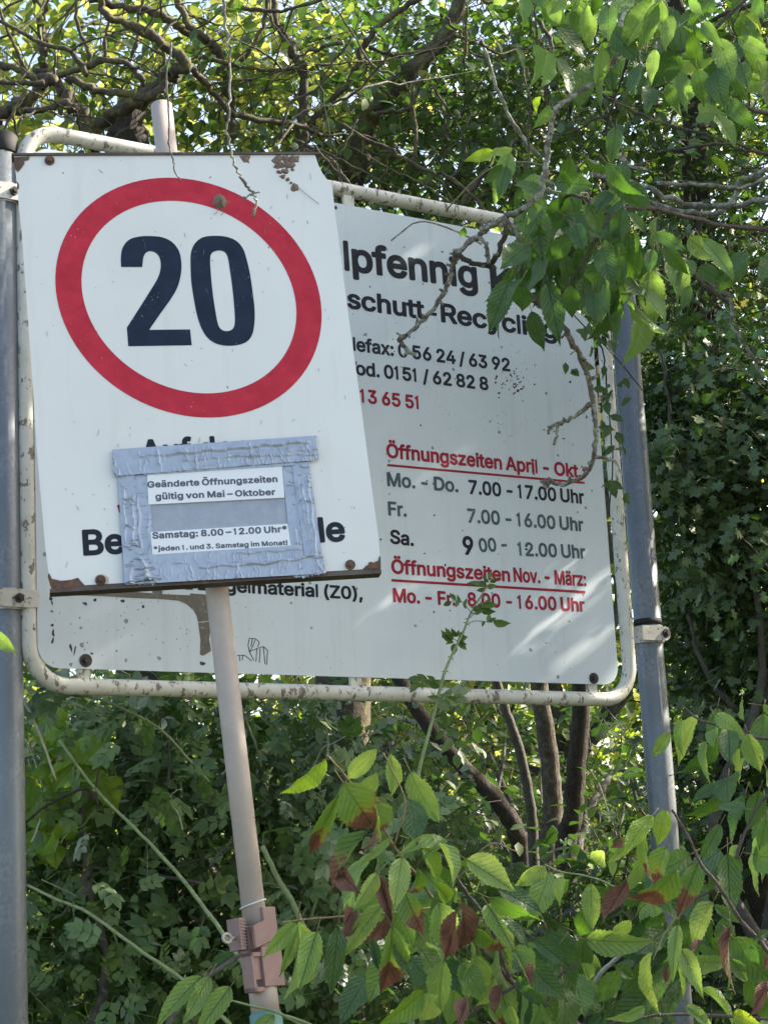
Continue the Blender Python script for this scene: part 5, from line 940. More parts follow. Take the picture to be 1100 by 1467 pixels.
for y in (275, 857):
    z = BIG.px(14, y)[2]; b = strap(pL, z, 1); hexnut(b + BIG.n * .0415 + BIG.a * .012, BIG.n, .010, .012, sign); 
    hexnut(b + BIG.a * .052 + BIG.n * .018, BIG.a, .006, .03, sign)
z = BIG.px(930, 907)[2]; b = strap(pR, z, -1); hexnut(b + BIG.n * .0415 + BIG.a * .020, BIG.n, .0115, .012, sign)
mb = MB(); tube(mb, [(pR[0], pR[1], z + .024), (pR[0], pR[1], z + .040)], .0353, 36, 1, curve=False); mb.obj('rubber_band', M_cap, sign)

# ------------------------------------------------------------------ speed limit sign on its own leaning pole
sp = empty('speed_limit_sign', (0.02, 3.40, 0), 'leaning white panel with red ring and black 20 on a pinkish pole', 'sign')
mb = MB()
plate(mb, FRO, [(20.5, 224), (120, 222.5), (240, 222), (360, 221), (451, 221), (456, 236), (462, 248), (476, 267), (479, 296), (485, 340), (495, 420), (503, 480), (517, 580), (529, 672), (541, 760), (545.5, 806), (530, 817), (430, 824), (300, 831), (180, 838), (76, 843), (71, 828), (66, 790), (60, 722), (53, 640), (48, 560), (43, 490), (38, 420), (33, 352), (31.5, 330), (28, 300), (24.5, 260), (22, 240)], -.0015, 0)
mb.obj('sign_panel', M_white, sp, False)
mb = MB(); n = 96; c0 = (270.3, 426.3); ao, bo, ai, bi = (189.6, 9), (19, 171.6), (152.8, 7.5), (17.5, 137.8)
Po = [(c0[0] + ao[0] * math.cos(t) + bo[0] * math.sin(t), c0[1] + ao[1] * math.cos(t) + bo[1] * math.sin(t)) for t in np.linspace(0, 2 * math.pi, n, endpoint=False)]
Pi = [(c0[0] + .7 + ai[0] * math.cos(t) + bi[0] * math.sin(t), c0[1] - .8 + ai[1] * math.cos(t) + bi[1] * math.sin(t)) for t in np.linspace(0, 2 * math.pi, n, endpoint=False)]
mb.add([FRO.px(*p, .0005) for p in Po] + [FRO.px(*p, .0005) for p in Pi], [(i, n + i, n + (i + 1) % n, (i + 1) % n) for i in range(n)])
mb.obj('red_ring', M_red, sp, False)
def zz(x, y): return (80 + x / 2.82, 300 + y / 2.82)
def smooth_poly(pts, corners=()):
    n = len(pts); out = []; P = np.array(pts, float)
    for i in range(n):
        p0, p1, p2, p3 = P[i - 1], P[i], P[(i + 1) % n], P[(i + 2) % n]
        if i in corners: p0 = 2 * p1 - p2 if True else p0
        if (i + 1) % n in corners: p3 = 2 * p2 - p1
        if i in corners and (i + 1) % n in corners: out.append(p1); continue
        for t in np.linspace(0, 1, 5, endpoint=False):
            out.append(.5 * ((2 * p1) + (-p0 + p2) * t + (2 * p0 - 5 * p1 + 4 * p2 - p3) * t * t + (-p0 + 3 * p1 - 3 * p2 + p3) * t ** 3))
    return [tuple(q) for q in out]
two = smooth_poly([(265, 233), (264, 195), (271, 155), (297, 123), (338, 110), (385, 108), (430, 113), (470, 132), (498, 168), (508, 215), (506, 262), (492, 315), (468, 358), (440, 398), (410, 440), (378, 487), (543, 485), (550, 549), (294, 553), (288, 478), (320, 428), (355, 373), (385, 325), (408, 287), (421, 255), (425, 222), (419, 193), (405, 176), (385, 169), (367, 174), (355, 193), (350, 233)], (0, 15, 16, 17, 18, 19, 31))
zo = smooth_poly([(545, 215), (548, 170), (565, 135), (595, 113), (640, 107), (690, 111), (730, 128), (757, 160), (772, 205), (785, 262), (795, 330), (803, 400), (803, 455), (795, 502), (775, 532), (740, 547), (695, 551), (650, 543), (615, 520), (590, 482), (572, 430), (558, 360), (548, 290)])
zi = smooth_poly([(624, 205), (630, 178), (652, 167), (678, 170), (694, 190), (703, 240), (713, 310), (720, 380), (724, 440), (721, 472), (710, 487), (690, 492), (670, 486), (656, 465), (646, 415), (636, 350), (628, 275)])
for loops in ([two], [zo, zi]):
    L2 = [[tuple(FRO.uv(*zz(*p))) for p in l] for l in loops]; V, T = tess(L2)
    mb = MB().add([FRO.pt(u, v, .0006) for u, v in V], T); mb.obj('digit', M_navy, sp, False)
lettering(FRO, 'Auf dem', (203, 668), (374, 659), 38, M_soft, sp, .0006, 'm', .0)
lettering(FRO, 'Betriebsgelände', (120, 796.5), (495.5, 775.5), 37.5, M_soft, sp, .0006, 'm', .0)
mb = MB(); plate(mb, FRO, [(168, 724), (174, 722), (174, 728), (178, 731), (176, 737), (171, 734)], .0, .0007); mb.obj('red_print', M_redl, sp, False)
# rails (folded steel channels behind the top and bottom edge)
def rail(p0, p1, up, dn, hf, name):
    mb = MB(); a = FRO.px(*p0); b = FRO.px(*p1); d = b - a
    box(mb, a - FRO.b * dn - FRO.n * .028, d, FRO.b * (up + dn), FRO.n * (.028 + hf)); mb.obj(name, M_rail, sp, False)
rail((17, 221.8), (458, 220), .0022, .0026, .0035, 'top_rail')
rail((72, 847), (546, 819), .0035, .0035, .0030, 'bottom_rail')
rail((74, 842.5), (545, 815.5), .0015, .0015, .0012, 'bottom_rail')
def rustp(pts, h):
    mb = MB(); plate(mb, FRO, pts, 0, h); mb.obj('rust_patch', M_rust, sp, False)
rustp([z3(*p) for p in ((106, 168), (112, 150), (128, 182), (150, 186), (172, 192), (205, 190), (232, 186), (265, 176), (276, 190), (300, 216), (230, 232), (150, 250), (136, 246), (118, 215))], .0022)
def z4(x, y): return (440 + x / 6.875, 760 + y / 6.875)
rustp([z4(*p) for p in ((548, 380), (575, 352), (600, 342), (603, 318), (625, 310), (650, 318), (700, 298), (706, 262), (717, 252), (722, 300), (724, 378), (640, 384))], .0022)
def z1(x, y): return (x / 4.23, 170 + y / 4.23)
rustp([z1(*p) for p in ((86, 236), (182, 232), (176, 250), (150, 258), (150, 275), (132, 300), (110, 325), (92, 300))], .0018)
rustp([z1(*p) for p in ((104, 380), (118, 402), (116, 425), (106, 430))], .0015)
mb = MB()
M_halo = plain('rust_stain', (.58, .46, .33), .6, 0, .3, 120, .1)
mb = MB(); plate(mb, FRO, blob_pts((146, 831), 10.5, 8.5, 24, .05), 0, .0006); mb.obj('rust_stain', M_halo, sp, False)
for c in ((71.5, 230.5), (144.5, 831.5), (501.5, 809.5)): bolt(FRO, c, .0092, .0008, sp, M_rust, M_rust, .005)
M_scr = plain('scratched_grey', (.22, .22, .21), .6, 0, .3, 90, 0)
mb = MB()
for _ in range(110):     # fine scratches and nicks in the white face
    x, y = rng.uniform(45, 520), rng.uniform(235, 810)
    if not (40 + (y - 222) * .08 < x < 450 + (y - 222) * .13): continue
    a = rng.normal(1.45, .35); l = rng.uniform(1.5, 9) if rng.random() < .5 else rng.uniform(.8, 1.6); w_ = rng.uniform(.25, .6) if l > 2 else rng.uniform(.6, 1.3)
    strip(mb, FRO, (x, y), (x + math.cos(a) * l, y + math.sin(a) * l), w_, .0004, .0009)
tag(mb.obj('scratch_mark', M_scr, sp, False), kind='stuff')
# mud daubs
def daub(pts, hgt):
    mb = MB()
    U = np.array([FRO.uv(*p) for p in pts]); c = U.mean(0); rings = 5; V = []; n = len(U)
    for k in range(rings):
        s_ = 1 - k / rings
        for u in U: q = c + (u - c) * s_ * (1 + rng.normal(0, .05)); V.append(FRO.pt(q[0], q[1], hgt * (1 - s_ ** 2) * rng.uniform(.6, 1.3)))
    V.append(FRO.pt(*c, hgt)); Fc = [(k * n + i, k * n + (i + 1) % n, (k + 1) * n + (i + 1) % n, (k + 1) * n + i) for k in range(rings - 1) for i in range(n)]
    Fc += [((rings - 1) * n + i, (rings - 1) * n + (i + 1) % n, rings * n) for i in range(n)]; mb.add(V, Fc); mb.obj('dried_mud_daub', M_mud, sp, True)
def z2(x, y): return (380 + x / 3.056 * 1.111, y / 2.75)
def dens(pts, m=4, j=.8):
    out = []
    for a, b in zip(pts, pts[1:] + pts[:1]):
        for k in range(m): t = k / m; out.append((a[0] * (1 - t) + b[0] * t + rng.normal(0, j), a[1] * (1 - t) + b[1] * t + rng.normal(0, j)))
    return out
for x, y, rx, ry in ((398, 228, 7, 6), (409, 227, 7, 6), (420, 228, 7, 6), (403, 237, 8, 6), (416, 237, 8, 5), (400, 246, 4, 3), (409, 246, 5, 4), (419, 243, 3, 3), (405, 253, 4, 3), (412, 257, 3, 3), (395, 238, 2, 3), (422, 268, 5, 6), (417, 262, 2, 2)):
    daub(blob_pts((x, y), rx, ry, 11, .22), .004)
daub(dens([(343, 224), (359, 223), (357, 234), (348, 232)], 3, .5), .002)
daub(dens([(305, 284), (314, 277), (322, 281), (326, 292), (322, 300), (312, 298), (304, 293)], 3, .8), .008)
mb = MB()
for L in (((312, 298), (311, 304), (307, 307)), ((318, 299), (320, 305), (316, 308)), ((427, 268), (440, 279), (457, 292))):
    tube(mb, [FRO.px(*p, .003) for p in L], .0005, 5, 3)
mb.obj('stalk', M_mud, sp)
# pole
ptop, pbot = FRO.px(231.5, 151, -.052), FRO.px(374.5, 1400, -.052)
pd = nrm(pbot - ptop); gp = ptop + pd * ((ptop[2] + .05) / -pd[2])
def PA(y):   # point on the pole axis seen at photo row y
    lo, hi = 0.0, 6.0
    for _ in range(40):
        m = (lo + hi) / 2; q = R.T @ (ptop + pd * m - EYE); yy = CY + F * q[1] / q[2]
        if yy < y: lo = m
        else: hi = m
    return ptop + pd * lo
mb = MB(); tube(mb, [ptop, PA(500), PA(1000), PA(1420)], .0207, 32, 1, curve=False); 
tube(mb, [ptop - pd * .0035, ptop + pd * .0005], [.017, .0205], 32, 1, curve=False); mb.obj('pole', M_pole, sp)
for y in (300, 760):   # brackets holding the panel to the pole
    mb = MB(); q = PA(y); tube(mb, [q - pd * .02, q + pd * .02], .0235, 24, 1, curve=False); box(mb, q - FRO.a * .06 - FRO.b * .015 + FRO.n * .0215, FRO.a * .12, FRO.b * .03, FRO.n * .02); mb.obj('bracket', M_zinc, sp, False)
mb = MB(); q = PA(1298); e2 = FRO.n
rg = []
for t in np.linspace(0, 2 * math.pi, 30): rg.append(q + (FRO.a * math.cos(t) + e2 * math.sin(t)) * .0225 - pd * (.006 * math.cos(t) + .003))
tube(mb, rg, .0017, 8, 1, curve=False); mb.obj('cable_tie', M_tie, sp)
# coupling: local frame turned so that an edge faces left-front
th = math.radians(38); cx_ = FRO.a * math.cos(th) - FRO.n * math.sin(th); cn_ = FRO.n * math.cos(th) + FRO.a * math.sin(th)   # cn_: right-front face, -cx_: left-front face
def cbox(mb, ya, yb, x0, x1, n0, n1, slant=0.0):
    A, B = PA(ya), PA(yb); ax = B - A
    V = []
    for P in (A, B):
        for (x, nn) in ((x0, n0), (x1, n0), (x1, n1), (x0, n1)):
            V.append(P + cx_ * x + cn_ * nn - pd * slant * x)
    mb.add(V, [(0, 1, 2, 3), (7, 6, 5, 4), (0, 4, 5, 1), (1, 5, 6, 2), (2, 6, 7, 3), (3, 7, 4, 0)])
def bevel(o, w=.0015):
    m = o.modifiers.new('bevel', 'BEVEL'); m.width = w; m.segments = 2; return o
mb = MB(); cbox(mb, 1302, 1352, -.004, .027, -.024, .026); cbox(mb, 1320, 1352, -.040, .0, .022, .030, .3); cbox(mb, 1320, 1352, -.040, -.033, -.01, .03, .3)
cl = bevel(mb.obj('coupling', M_clamp, sp, False), .001)
mb = MB(); cbox(mb, 1359, 1415, -.020, .028, -.022, .028); cbox(mb, 1368, 1405, -.036, -.018, .012, .022)
cl2 = bevel(mb.obj('coupling', M_clamp, sp, False), .001)
mb = MB(); cbox(mb, 1366, 1422, -.044, -.038, .0, .026); cbox(mb, 1366, 1372, -.044, -.018, .0, .026); cbox(mb, 1415, 1422, -.044, -.02, .0, .026); bevel(mb.obj('hook', M_clamp, cl2, False), .001)
mb = MB(); cbox(mb, 1316, 1361, -.056, -.043, -.012, .018)
for k in range(9): cbox(mb, 1319 + k * 4.4, 1320.8 + k * 4.4, -.053, -.040, -.008, .0195)
bevel(mb.obj('lever', M_clamp, cl, False), .0006)
mb = MB(); q = PA(1343) - cx_ * .074 + cn_ * .004; rg = [q + (cx_ * math.cos(t) * .0095 + pd * math.sin(t) * .0075) for t in np.linspace(0, 2 * math.pi, 20)]
tube(mb, rg, .0026, 8, 1, curve=False); tube(mb, [q + cx_ * .009, q + cx_ * .02], .003, 8, 1, curve=False); mb.obj('eye_bolt', M_pole, cl)
mb = MB(); tube(mb, [PA(1408), PA(1412), PA(1416), PA(1452)], [.021, .0235, .0245, .0245], 32, 1, curve=False); mb.obj('socket', M_pole, sp)
M_teal = plain('teal_plastic_sleeve', (.10, .25, .23), .5, 0, .15, 30)
mb = MB(); a_ = PA(1451); tube(mb, [a_ - pd * .002, a_ + pd * .003, a_ + pd * .4, gp], [.024, .028, .029, .029], 32, 1, curve=False); mb.obj('sleeve', M_teal, sp)

# ------------------------------------------------------------------ taped notice
nt_ = empty('taped_notice', FRO.px(312, 740, .002), 'blue-grey duct-taped notice with two white paper strips over the lower part of the 20 panel', 'notice')
def tape_mat():
    m, t, b = new_mat('silver_blue_duct_tape')
    n = noise(t, 70, 5, .6); r = ramp(t, n.outputs[0], [(.3, (.33, .385, .49)), (.7, (.41, .465, .56))])
    t.links.new(r.outputs[0], b.inputs['Base Color']); b.inputs['Roughness'].default_value = .34; b.inputs['Metallic'].default_value = .25
    n2 = noise(t, 420, 3); bump(t, b, n2.outputs[0], .25, .0006); return m
M_tape = tape_mat()
M_sleeve = plain('clouded_plastic', (.33, .37, .45), .35, 0, .1, 60)
M_paper = plain('paper', (.80, .83, .88), .6, 0, .03, 300, .05)
M_ink = plain('grey_ink', (.085, .10, .14), .6, 0, .15, 300, 0)
def tape(quad, h, nl=70, nw=14, cre=26, amp=.0024, jag=2.2, wrap=0.0, along=0, longc=2):
    """quad px: start-left, end-left, end-right, start-right; length runs start->end"""
    Q = [FRO.uv(*p) for p in quad]; s = np.linspace(0, 1, nl); t = np.linspace(0, 1, nw); Sg, Tg = np.meshgrid(s, t, indexing='ij')
    L = np.linalg.norm(Q[1] - Q[0]); nl = int(L / .0009) + 8; cre = int(cre * 1.6); nw = nw + 6; Sg, Tg = np.meshgrid(np.linspace(0, 1, nl), np.linspace(0, 1, nw), indexing='ij'); t = np.linspace(0, 1, nw); W = np.linalg.norm(Q[3] - Q[0])
    je0 = rng.normal(0, jag, nw) * .0008; je1 = rng.normal(0, jag, nw) * .0008
    ss = Sg * L; ss[0] += je0; ss[-1] += je1
    x, y = ss, Tg * W; D = np.zeros_like(x)
    for _ in range(cre):
        c0 = rng.uniform(0, L); sl = rng.normal(0, .35); a = rng.uniform(0, W); b = a + rng.uniform(.2, 1.0) * W; wd = rng.uniform(.0005, .0012)
        d = np.abs((x - c0) + (y - W / 2) * sl + .0012 * np.sin(y * 420 + c0 * 90)); msk = np.clip((y - a) / .003, 0, 1) * np.clip((b - y) / .003, 0, 1)
        D += 1.25 * amp * rng.uniform(.25, 1) * np.exp(-(d / wd) ** 1.3) * msk
    for _ in range(longc):
        c0 = rng.uniform(.15, .85) * W; sl = rng.normal(0, .05); a = rng.uniform(0, .6) * L; b = a + rng.uniform(.3, 1) * L
        d = np.abs((y - c0) + (x - L / 2) * sl + .0015 * np.sin(x * 120)); msk = np.clip((x - a) / .01, 0, 1) * np.clip((b - x) / .01, 0, 1)
        D += amp * 1.5 * np.exp(-(d / .0011) ** 1.2) * msk
    D += .0003 * np.sin(x * 110 + y * 50) * np.sin(y * 150)
    V = []
    for i in range(nl):
        for j in range(nw):
            si = ss[i, j] / L; tj = t[j]
            p = (Q[0] * (1 - si) + Q[1] * si) * (1 - tj) + (Q[3] * (1 - si) + Q[2] * si) * tj
            V.append(FRO.pt(p[0], p[1], h + D[i, j]))
    Fc = [(i * nw + j, i * nw + j + 1, (i + 1) * nw + j + 1, (i + 1) * nw + j) for i in range(nl - 1) for j in range(nw - 1)]
    return MB().add(V, Fc).obj('tape_strip', M_tape, nt_)
# backing sheet (clouded sleeve), paper strips, tape round the edge
mb = MB(); plate(mb, FRO, [(195, 668), (425, 652), (440, 800), (205, 815)], .0008, .0018); mb.obj('plastic_sleeve', M_sleeve, nt_, False)
for q in ([(211, 681.5), (403.5, 667.5), (407.3, 714), (213, 724)], [(215.5, 763.5), (411.5, 751.5), (416.5, 784), (219, 799.5)]):
    mb = MB(); plate(mb, FRO, q, .002, .0052); mb.obj('paper_strip', M_paper, nt_, False)
tape([(192, 672), (197, 838), (224, 837), (213, 671)], .0034, 60, 10, 20, .002)
tape([(169, 681), (178, 839), (200, 838), (194, 680)], .0050, 70, 10, 26, .0028)
tape([(403.5, 662), (420, 828), (442, 827), (425, 660)], .0034, 60, 10, 18, .002, longc=3)
tape([(417, 660), (440, 826), (464.5, 823), (441, 658)], .0050, 60, 12, 20, .0028, longc=3)
tape([(199, 797), (430, 782), (434, 806), (203, 822)], .0058, 70, 10, 30, .002)
tape([(179, 815), (462, 797), (465, 823), (180, 839)], .0072, 90, 12, 40, .0024)
tape([(205, 664), (418, 651), (422, 668), (207, 682)], .0060, 60, 8, 22, .002)
tape([(160.5, 646), (451, 626), (456, 661), (164, 684)], .0078, 110, 14, 44, .0026, 3.0, longc=4)
tape([(176, 780), (178, 838), (232, 832), (196, 778)], .0090, 24, 16, 16, .0036, longc=3)
lN = lambda s, p0, p1, h: lettering(FRO, s, p0, p1, h, M_ink, nt_, .0055, 'b', .005)
lN('Geänderte Öffnungszeiten', (211.5, 700.3), (397.5, 692), 9.4)
lN('gültig von Mai – Oktober', (222.8, 717.3), (394.5, 710.6), 9.4)
lN('Samstag: 8.00 – 12.00 Uhr*', (218.6, 773.3), (411, 763.5), 9.6)
lN('*jeden 1. und 3. Samstag im Monat!', (220.5, 791), (411.8, 782), 7.2)

# ------------------------------------------------------------------ vegetation: materials
B_moss = bark('mossy_bark', (.03, .025, .018), (.115, .095, .068), (.16, .15, .05), .50, .62, 55, 22)
B_lich = bark('lichen_bark', (.09, .075, .06), (.27, .23, .19), (.42, .43, .36), .47, .56, 70, 40)
B_dark = bark('dark_furrowed_bark', (.018, .014, .012), (.075, .058, .046), (.07, .075, .055), .6, .72, 45, 14, .22, .02)
B_brown = bark('brown_flaky_bark', (.04, .033, .027), (.135, .113, .09), (.18, .165, .14), .56, .64, 40, 18, .3, .014)
B_grey = bark('smooth_grey_bark', (.055, .05, .045), (.13, .12, .105), (.17, .18, .14), .6, .7, 40, 18)
B_cane = plain('green_cane', (.21, .27, .12), .55, 0, .3, 60, .2)
B_pet = plain('red_green_petiole', (.19, .15, .07), .5, 0, .35, 80, .2)
B_dead = plain('pale_dead_cane', (.40, .38, .33), .8, 0, .25, 80, .3)
B_chtwig = bark('cherry_twig_bark', (.06, .042, .04), (.16, .125, .12), (.22, .21, .18), .6, .7, 90, 60)
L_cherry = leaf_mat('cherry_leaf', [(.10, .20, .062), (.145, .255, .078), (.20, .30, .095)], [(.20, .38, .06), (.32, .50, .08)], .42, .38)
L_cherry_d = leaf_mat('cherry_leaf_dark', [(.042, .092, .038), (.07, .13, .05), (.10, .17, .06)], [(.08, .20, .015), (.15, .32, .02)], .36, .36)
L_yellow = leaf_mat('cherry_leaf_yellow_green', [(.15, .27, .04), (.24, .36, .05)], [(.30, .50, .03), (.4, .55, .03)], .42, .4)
L_brown = leaf_mat('cherry_leaf_scorched', [(.13, .23, .06), (.19, .29, .075)], [(.14, .3, .02), (.22, .40, .03)], .34, .45, brown=(.56, (.27, .125, .075)))
L_brown2 = leaf_mat('cherry_leaf_withered', [(.09, .14, .03), (.12, .16, .04)], [(.14, .2, .02)], .28, .6, brown=(-.2, (.27, .135, .095)))
L_rose = leaf_mat('rose_leaf', [(.040, .082, .025), (.072, .125, .036), (.125, .18, .05)], [(.07, .2, .02), (.15, .33, .03)], .30, .45, veins=False)
L_rosel = leaf_mat('pale_rose_leaf', [(.09, .165, .065), (.14, .22, .08)], [(.1, .26, .04)], .28, .45, veins=False)
L_haw = leaf_mat('hawthorn_leaf', [(.030, .056, .024), (.052, .088, .034), (.095, .138, .048)], [(.06, .17, .02), (.11, .24, .02)], .26, .45, veins=False)
L_ivy = leaf_mat('dark_glossy_leaf', [(.028, .048, .018), (.045, .075, .025), (.08, .115, .035)], [(.07, .18, .02), (.14, .28, .02)], .30, .35, veins=False)
L_back = leaf_mat('hazel_leaf', [(.045, .09, .022), (.08, .14, .03), (.14, .19, .035)], [(.16, .28, .04), (.44, .52, .08), (.74, .72, .16)], .46, .5, veins=False)
L_far = leaf_mat('far_leaf', [(.04, .09, .02), (.08, .14, .03), (.12, .18, .03)], [(.2, .35, .02), (.4, .52, .03)], .42, .55, veins=False)

# ------------------------------------------------------------------ leaf templates
PV = [0, .04, .10, .2, .32, .45, .58, .7, .8, .88, .94, 1]; PW = [0, .30, .58, .86, .99, 1, .9, .7, .44, .22, .09, 0]
def leaf_hi(W=.5, fold=.22, droop=.18, curl=0.0, tipe=.10, nv=26, serr=.06, twist=0.0, seed=0, petiole=.24):
    r = np.random.default_rng(seed); V = []; UV = []; Fc = []
    us = np.array([-1, -.55, 0, .55, 1])
    asym = 1 + r.normal(0, .06)
    for j in range(nv + 1):
        v = j / nv
        wv = W / 2 * float(np.interp(v, PV, PW))
        se = 1 + (serr if j % 2 else -serr) * (1 if 0 < j < nv else 0)
        cz = -droop * v * v * (1 + .4 * v); ang = twist * (v - .3)
        wavy = .02 * math.sin(v * 17 + seed)
        for k, u in enumerate(us):
            e = se if abs(u) == 1 else 1
            x = u * wv * e * (asym if u > 0 else 1); z = abs(u) * wv * fold * 2 + (wavy * u * u) - curl * (abs(u) * wv) ** 2 * 6
            if k in (1, 3): z -= .012 * (1 + math.sin(v * 60))
            x2 = x * math.cos(ang) - z * math.sin(ang); z2_ = x * math.sin(ang) + z * math.cos(ang)
            V.append((x2, v - (.03 * abs(u) if 0 < v < 1 else 0) * 0, z2_ + cz)); UV.append((u * max(wv, .001) / (W / 2), v))
    for j in range(nv):
        for k in range(4):
            a = j * 5 + k; Fc.append((a, a + 1, a + 6, a + 5))
    mb = MB().add(V, Fc, UV); nleaf = len(Fc)
    if petiole:
        m2 = MB(); tube(m2, [(0, -petiole, .03), (0, -petiole * .5, .012), (0, .02, 0)], [.011, .009, .008], 5, 2)
        mb.add(np.vstack(m2.v), m2.f, None)
    me = mb.mesh('leaf', None); return me, nleaf
def leaf_set(mat, n, **kw):
    out = []
    for i in range(n):
        k = dict(W=random.uniform(.44, .56), fold=random.uniform(.05, .38), droop=random.uniform(.02, .40), serr=.06, twist=random.uniform(-.5, .5), seed=int(rng.integers(1e6)), curl=0)
        k.update({a: (b() if callable(b) else b) for a, b in kw.items()})
        me, nl = leaf_hi(**k); me.materials.append(mat); me.materials.append(B_pet)
        mi = np.zeros(len(me.polygons), np.int32); mi[nl:] = 1; me.polygons.foreach_set('material_index', mi); out.append(me)
    return out
L_hero = leaf_mat('cherry_leaf_painted_light', [(.15, .27, .08), (.20, .335, .095), (.28, .38, .115)], [(.30, .48, .08), (.42, .58, .10)], .44, .36)  # brighter copy of L_cherry; stronger light is put into the leaf colours
LS = {
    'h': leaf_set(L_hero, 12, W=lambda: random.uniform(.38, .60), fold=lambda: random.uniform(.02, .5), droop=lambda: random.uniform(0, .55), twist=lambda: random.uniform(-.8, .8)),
    'g': leaf_set(L_cherry, 7), 'd': leaf_set(L_cherry_d, 7), 'y': leaf_set(L_yellow, 4),
    'b': leaf_set(L_brown, 6, fold=lambda: random.uniform(.1, .45), twist=lambda: random.uniform(-.9, .9)),
    'w': leaf_set(L_brown2, 6, W=lambda: random.uniform(.35, .5), fold=lambda: random.uniform(.5, 1.0), twist=lambda: random.uniform(-2.2, 2.2), droop=lambda: random.uniform(-.2, .3), curl=.6, serr=.09),
}
def put_leaf(kind, base, tip, wfac, parent, roll=None, name='leaf', face=None, ratio=None):
    """base, tip world points; face: normal hint"""
    base = np.asarray(base, float); tip = np.asarray(tip, float); d = tip - base; L = np.linalg.norm(d)
    y = d / L; tocam = nrm(EYE - base)
    h = face if face is not None else tocam
    if roll is None: roll = rng.normal(0, .55)
    z = nrm(h - y * (h @ y)); x = np.cross(y, z)
    z = z * math.cos(roll) + x * math.sin(roll); x = np.cross(y, z)
    me = LS[kind][int(rng.integers(len(LS[kind])))]
    m = np.eye(4); m[:3, 0] = x * L * wfac; m[:3, 1] = y * L; m[:3, 2] = z * L; m[:3, 3] = base
    return put(name, me, parent, Matrix(m.tolist()))

def tmpl(kind):
    if kind == 'ovate':
        w, f = .27, .05
        V = [(0, 0, 0), (0, .35, 0), (0, .72, -.02), (0, 1, -.08), (-w, .33, f), (w, .33, f), (-w * .8, .68, f - .02), (w * .8, .68, f - .02)]
        T = [(0, 1, 4), (0, 5, 1), (4, 1, 2), (4, 2, 6), (1, 5, 7), (1, 7, 2), (6, 2, 3), (2, 7, 3)]
    elif kind == 'round':
        w, f = .40, .04
        V = [(0, 0, 0), (0, .4, 0), (0, .75, -.02), (0, 1, -.07), (-w, .30, f), (w, .30, f), (-w * .92, .66, f), (w * .92, .66, f)]
        T = [(0, 1, 4), (0, 5, 1), (4, 1, 2), (4, 2, 6), (1, 5, 7), (1, 7, 2), (6, 2, 3), (2, 7, 3)]
    elif kind == 'lobed':
        h = [(.03, .28), (.26, .42), (.13, .54), (.38, .76), (.17, .80), (.15, .97)]
        V = [(0, 0, 0), (0, .42, 0), (0, .72, 0), (0, 1, -.04)]; T = []
        for s in (-1, 1):
            b = len(V); V += [(s * x, y, .06 * x) for x, y in h]
            t = [(0, b, 1), (b, b + 1, b + 2), (b, b + 2, 1), (1, b + 2, 2), (b + 2, b + 3, b + 4), (b + 2, b + 4, 2), (2, b + 4, b + 5), (2, b + 5, 3)]
            T += [q if s < 0 else q[::-1] for q in t]
    V = np.array(V, float); T = np.array(T); 
    if T.shape[1] != 3: raise ValueError
    return V, T
TM = {k: tmpl(k) for k in ('ovate', 'round', 'lobed')}
def compound(n=3, spread=.62):
    """pinnate leaf: terminal leaflet and n pairs; returns V,T with unit total length"""
    V0, T0 = TM['ovate']; V = []; T = []; b = 0
    items = [((0, .62, 0), (0, 1, 0), .40)]
    for i in range(n):
        y = .60 - i * .22
        for s in (-1, 1): items.append(((0, y, 0), (s * spread, .5, -.08), .36 - .02 * i))
    for p, d, L in items:
        y = nrm(d); z = nrm(np.array([0, 0, 1.]) - y * y[2] + rng.normal(0, .12, 3)); z = nrm(z - y * (z @ y)); x = np.cross(y, z)
        W = np.array(p) + (V0[:, :1] * x * 1.15 + V0[:, 1:2] * y + V0[:, 2:] * z) * L
        V.append(W); T.append(T0 + b); b += len(V0)
    # rachis as a thin ribbon of two crossing strips
    V.append(np.array([(-.008, 0, 0), (.008, 0, 0), (.006, .66, 0), (-.006, .66, 0), (0, 0, -.008), (0, 0, .008), (0, .66, .006), (0, .66, -.006)]))
    T.append(np.array([(0, 1, 2), (0, 2, 3), (4, 5, 6), (4, 6, 7)]) + b)
    V = np.vstack(V); V[:, 2] -= .18 * V[:, 1] ** 2
    return V, np.vstack(T)
for i in range(3): TM['comp%d' % i] = compound(3 if i else 2, random.uniform(.55, .8))

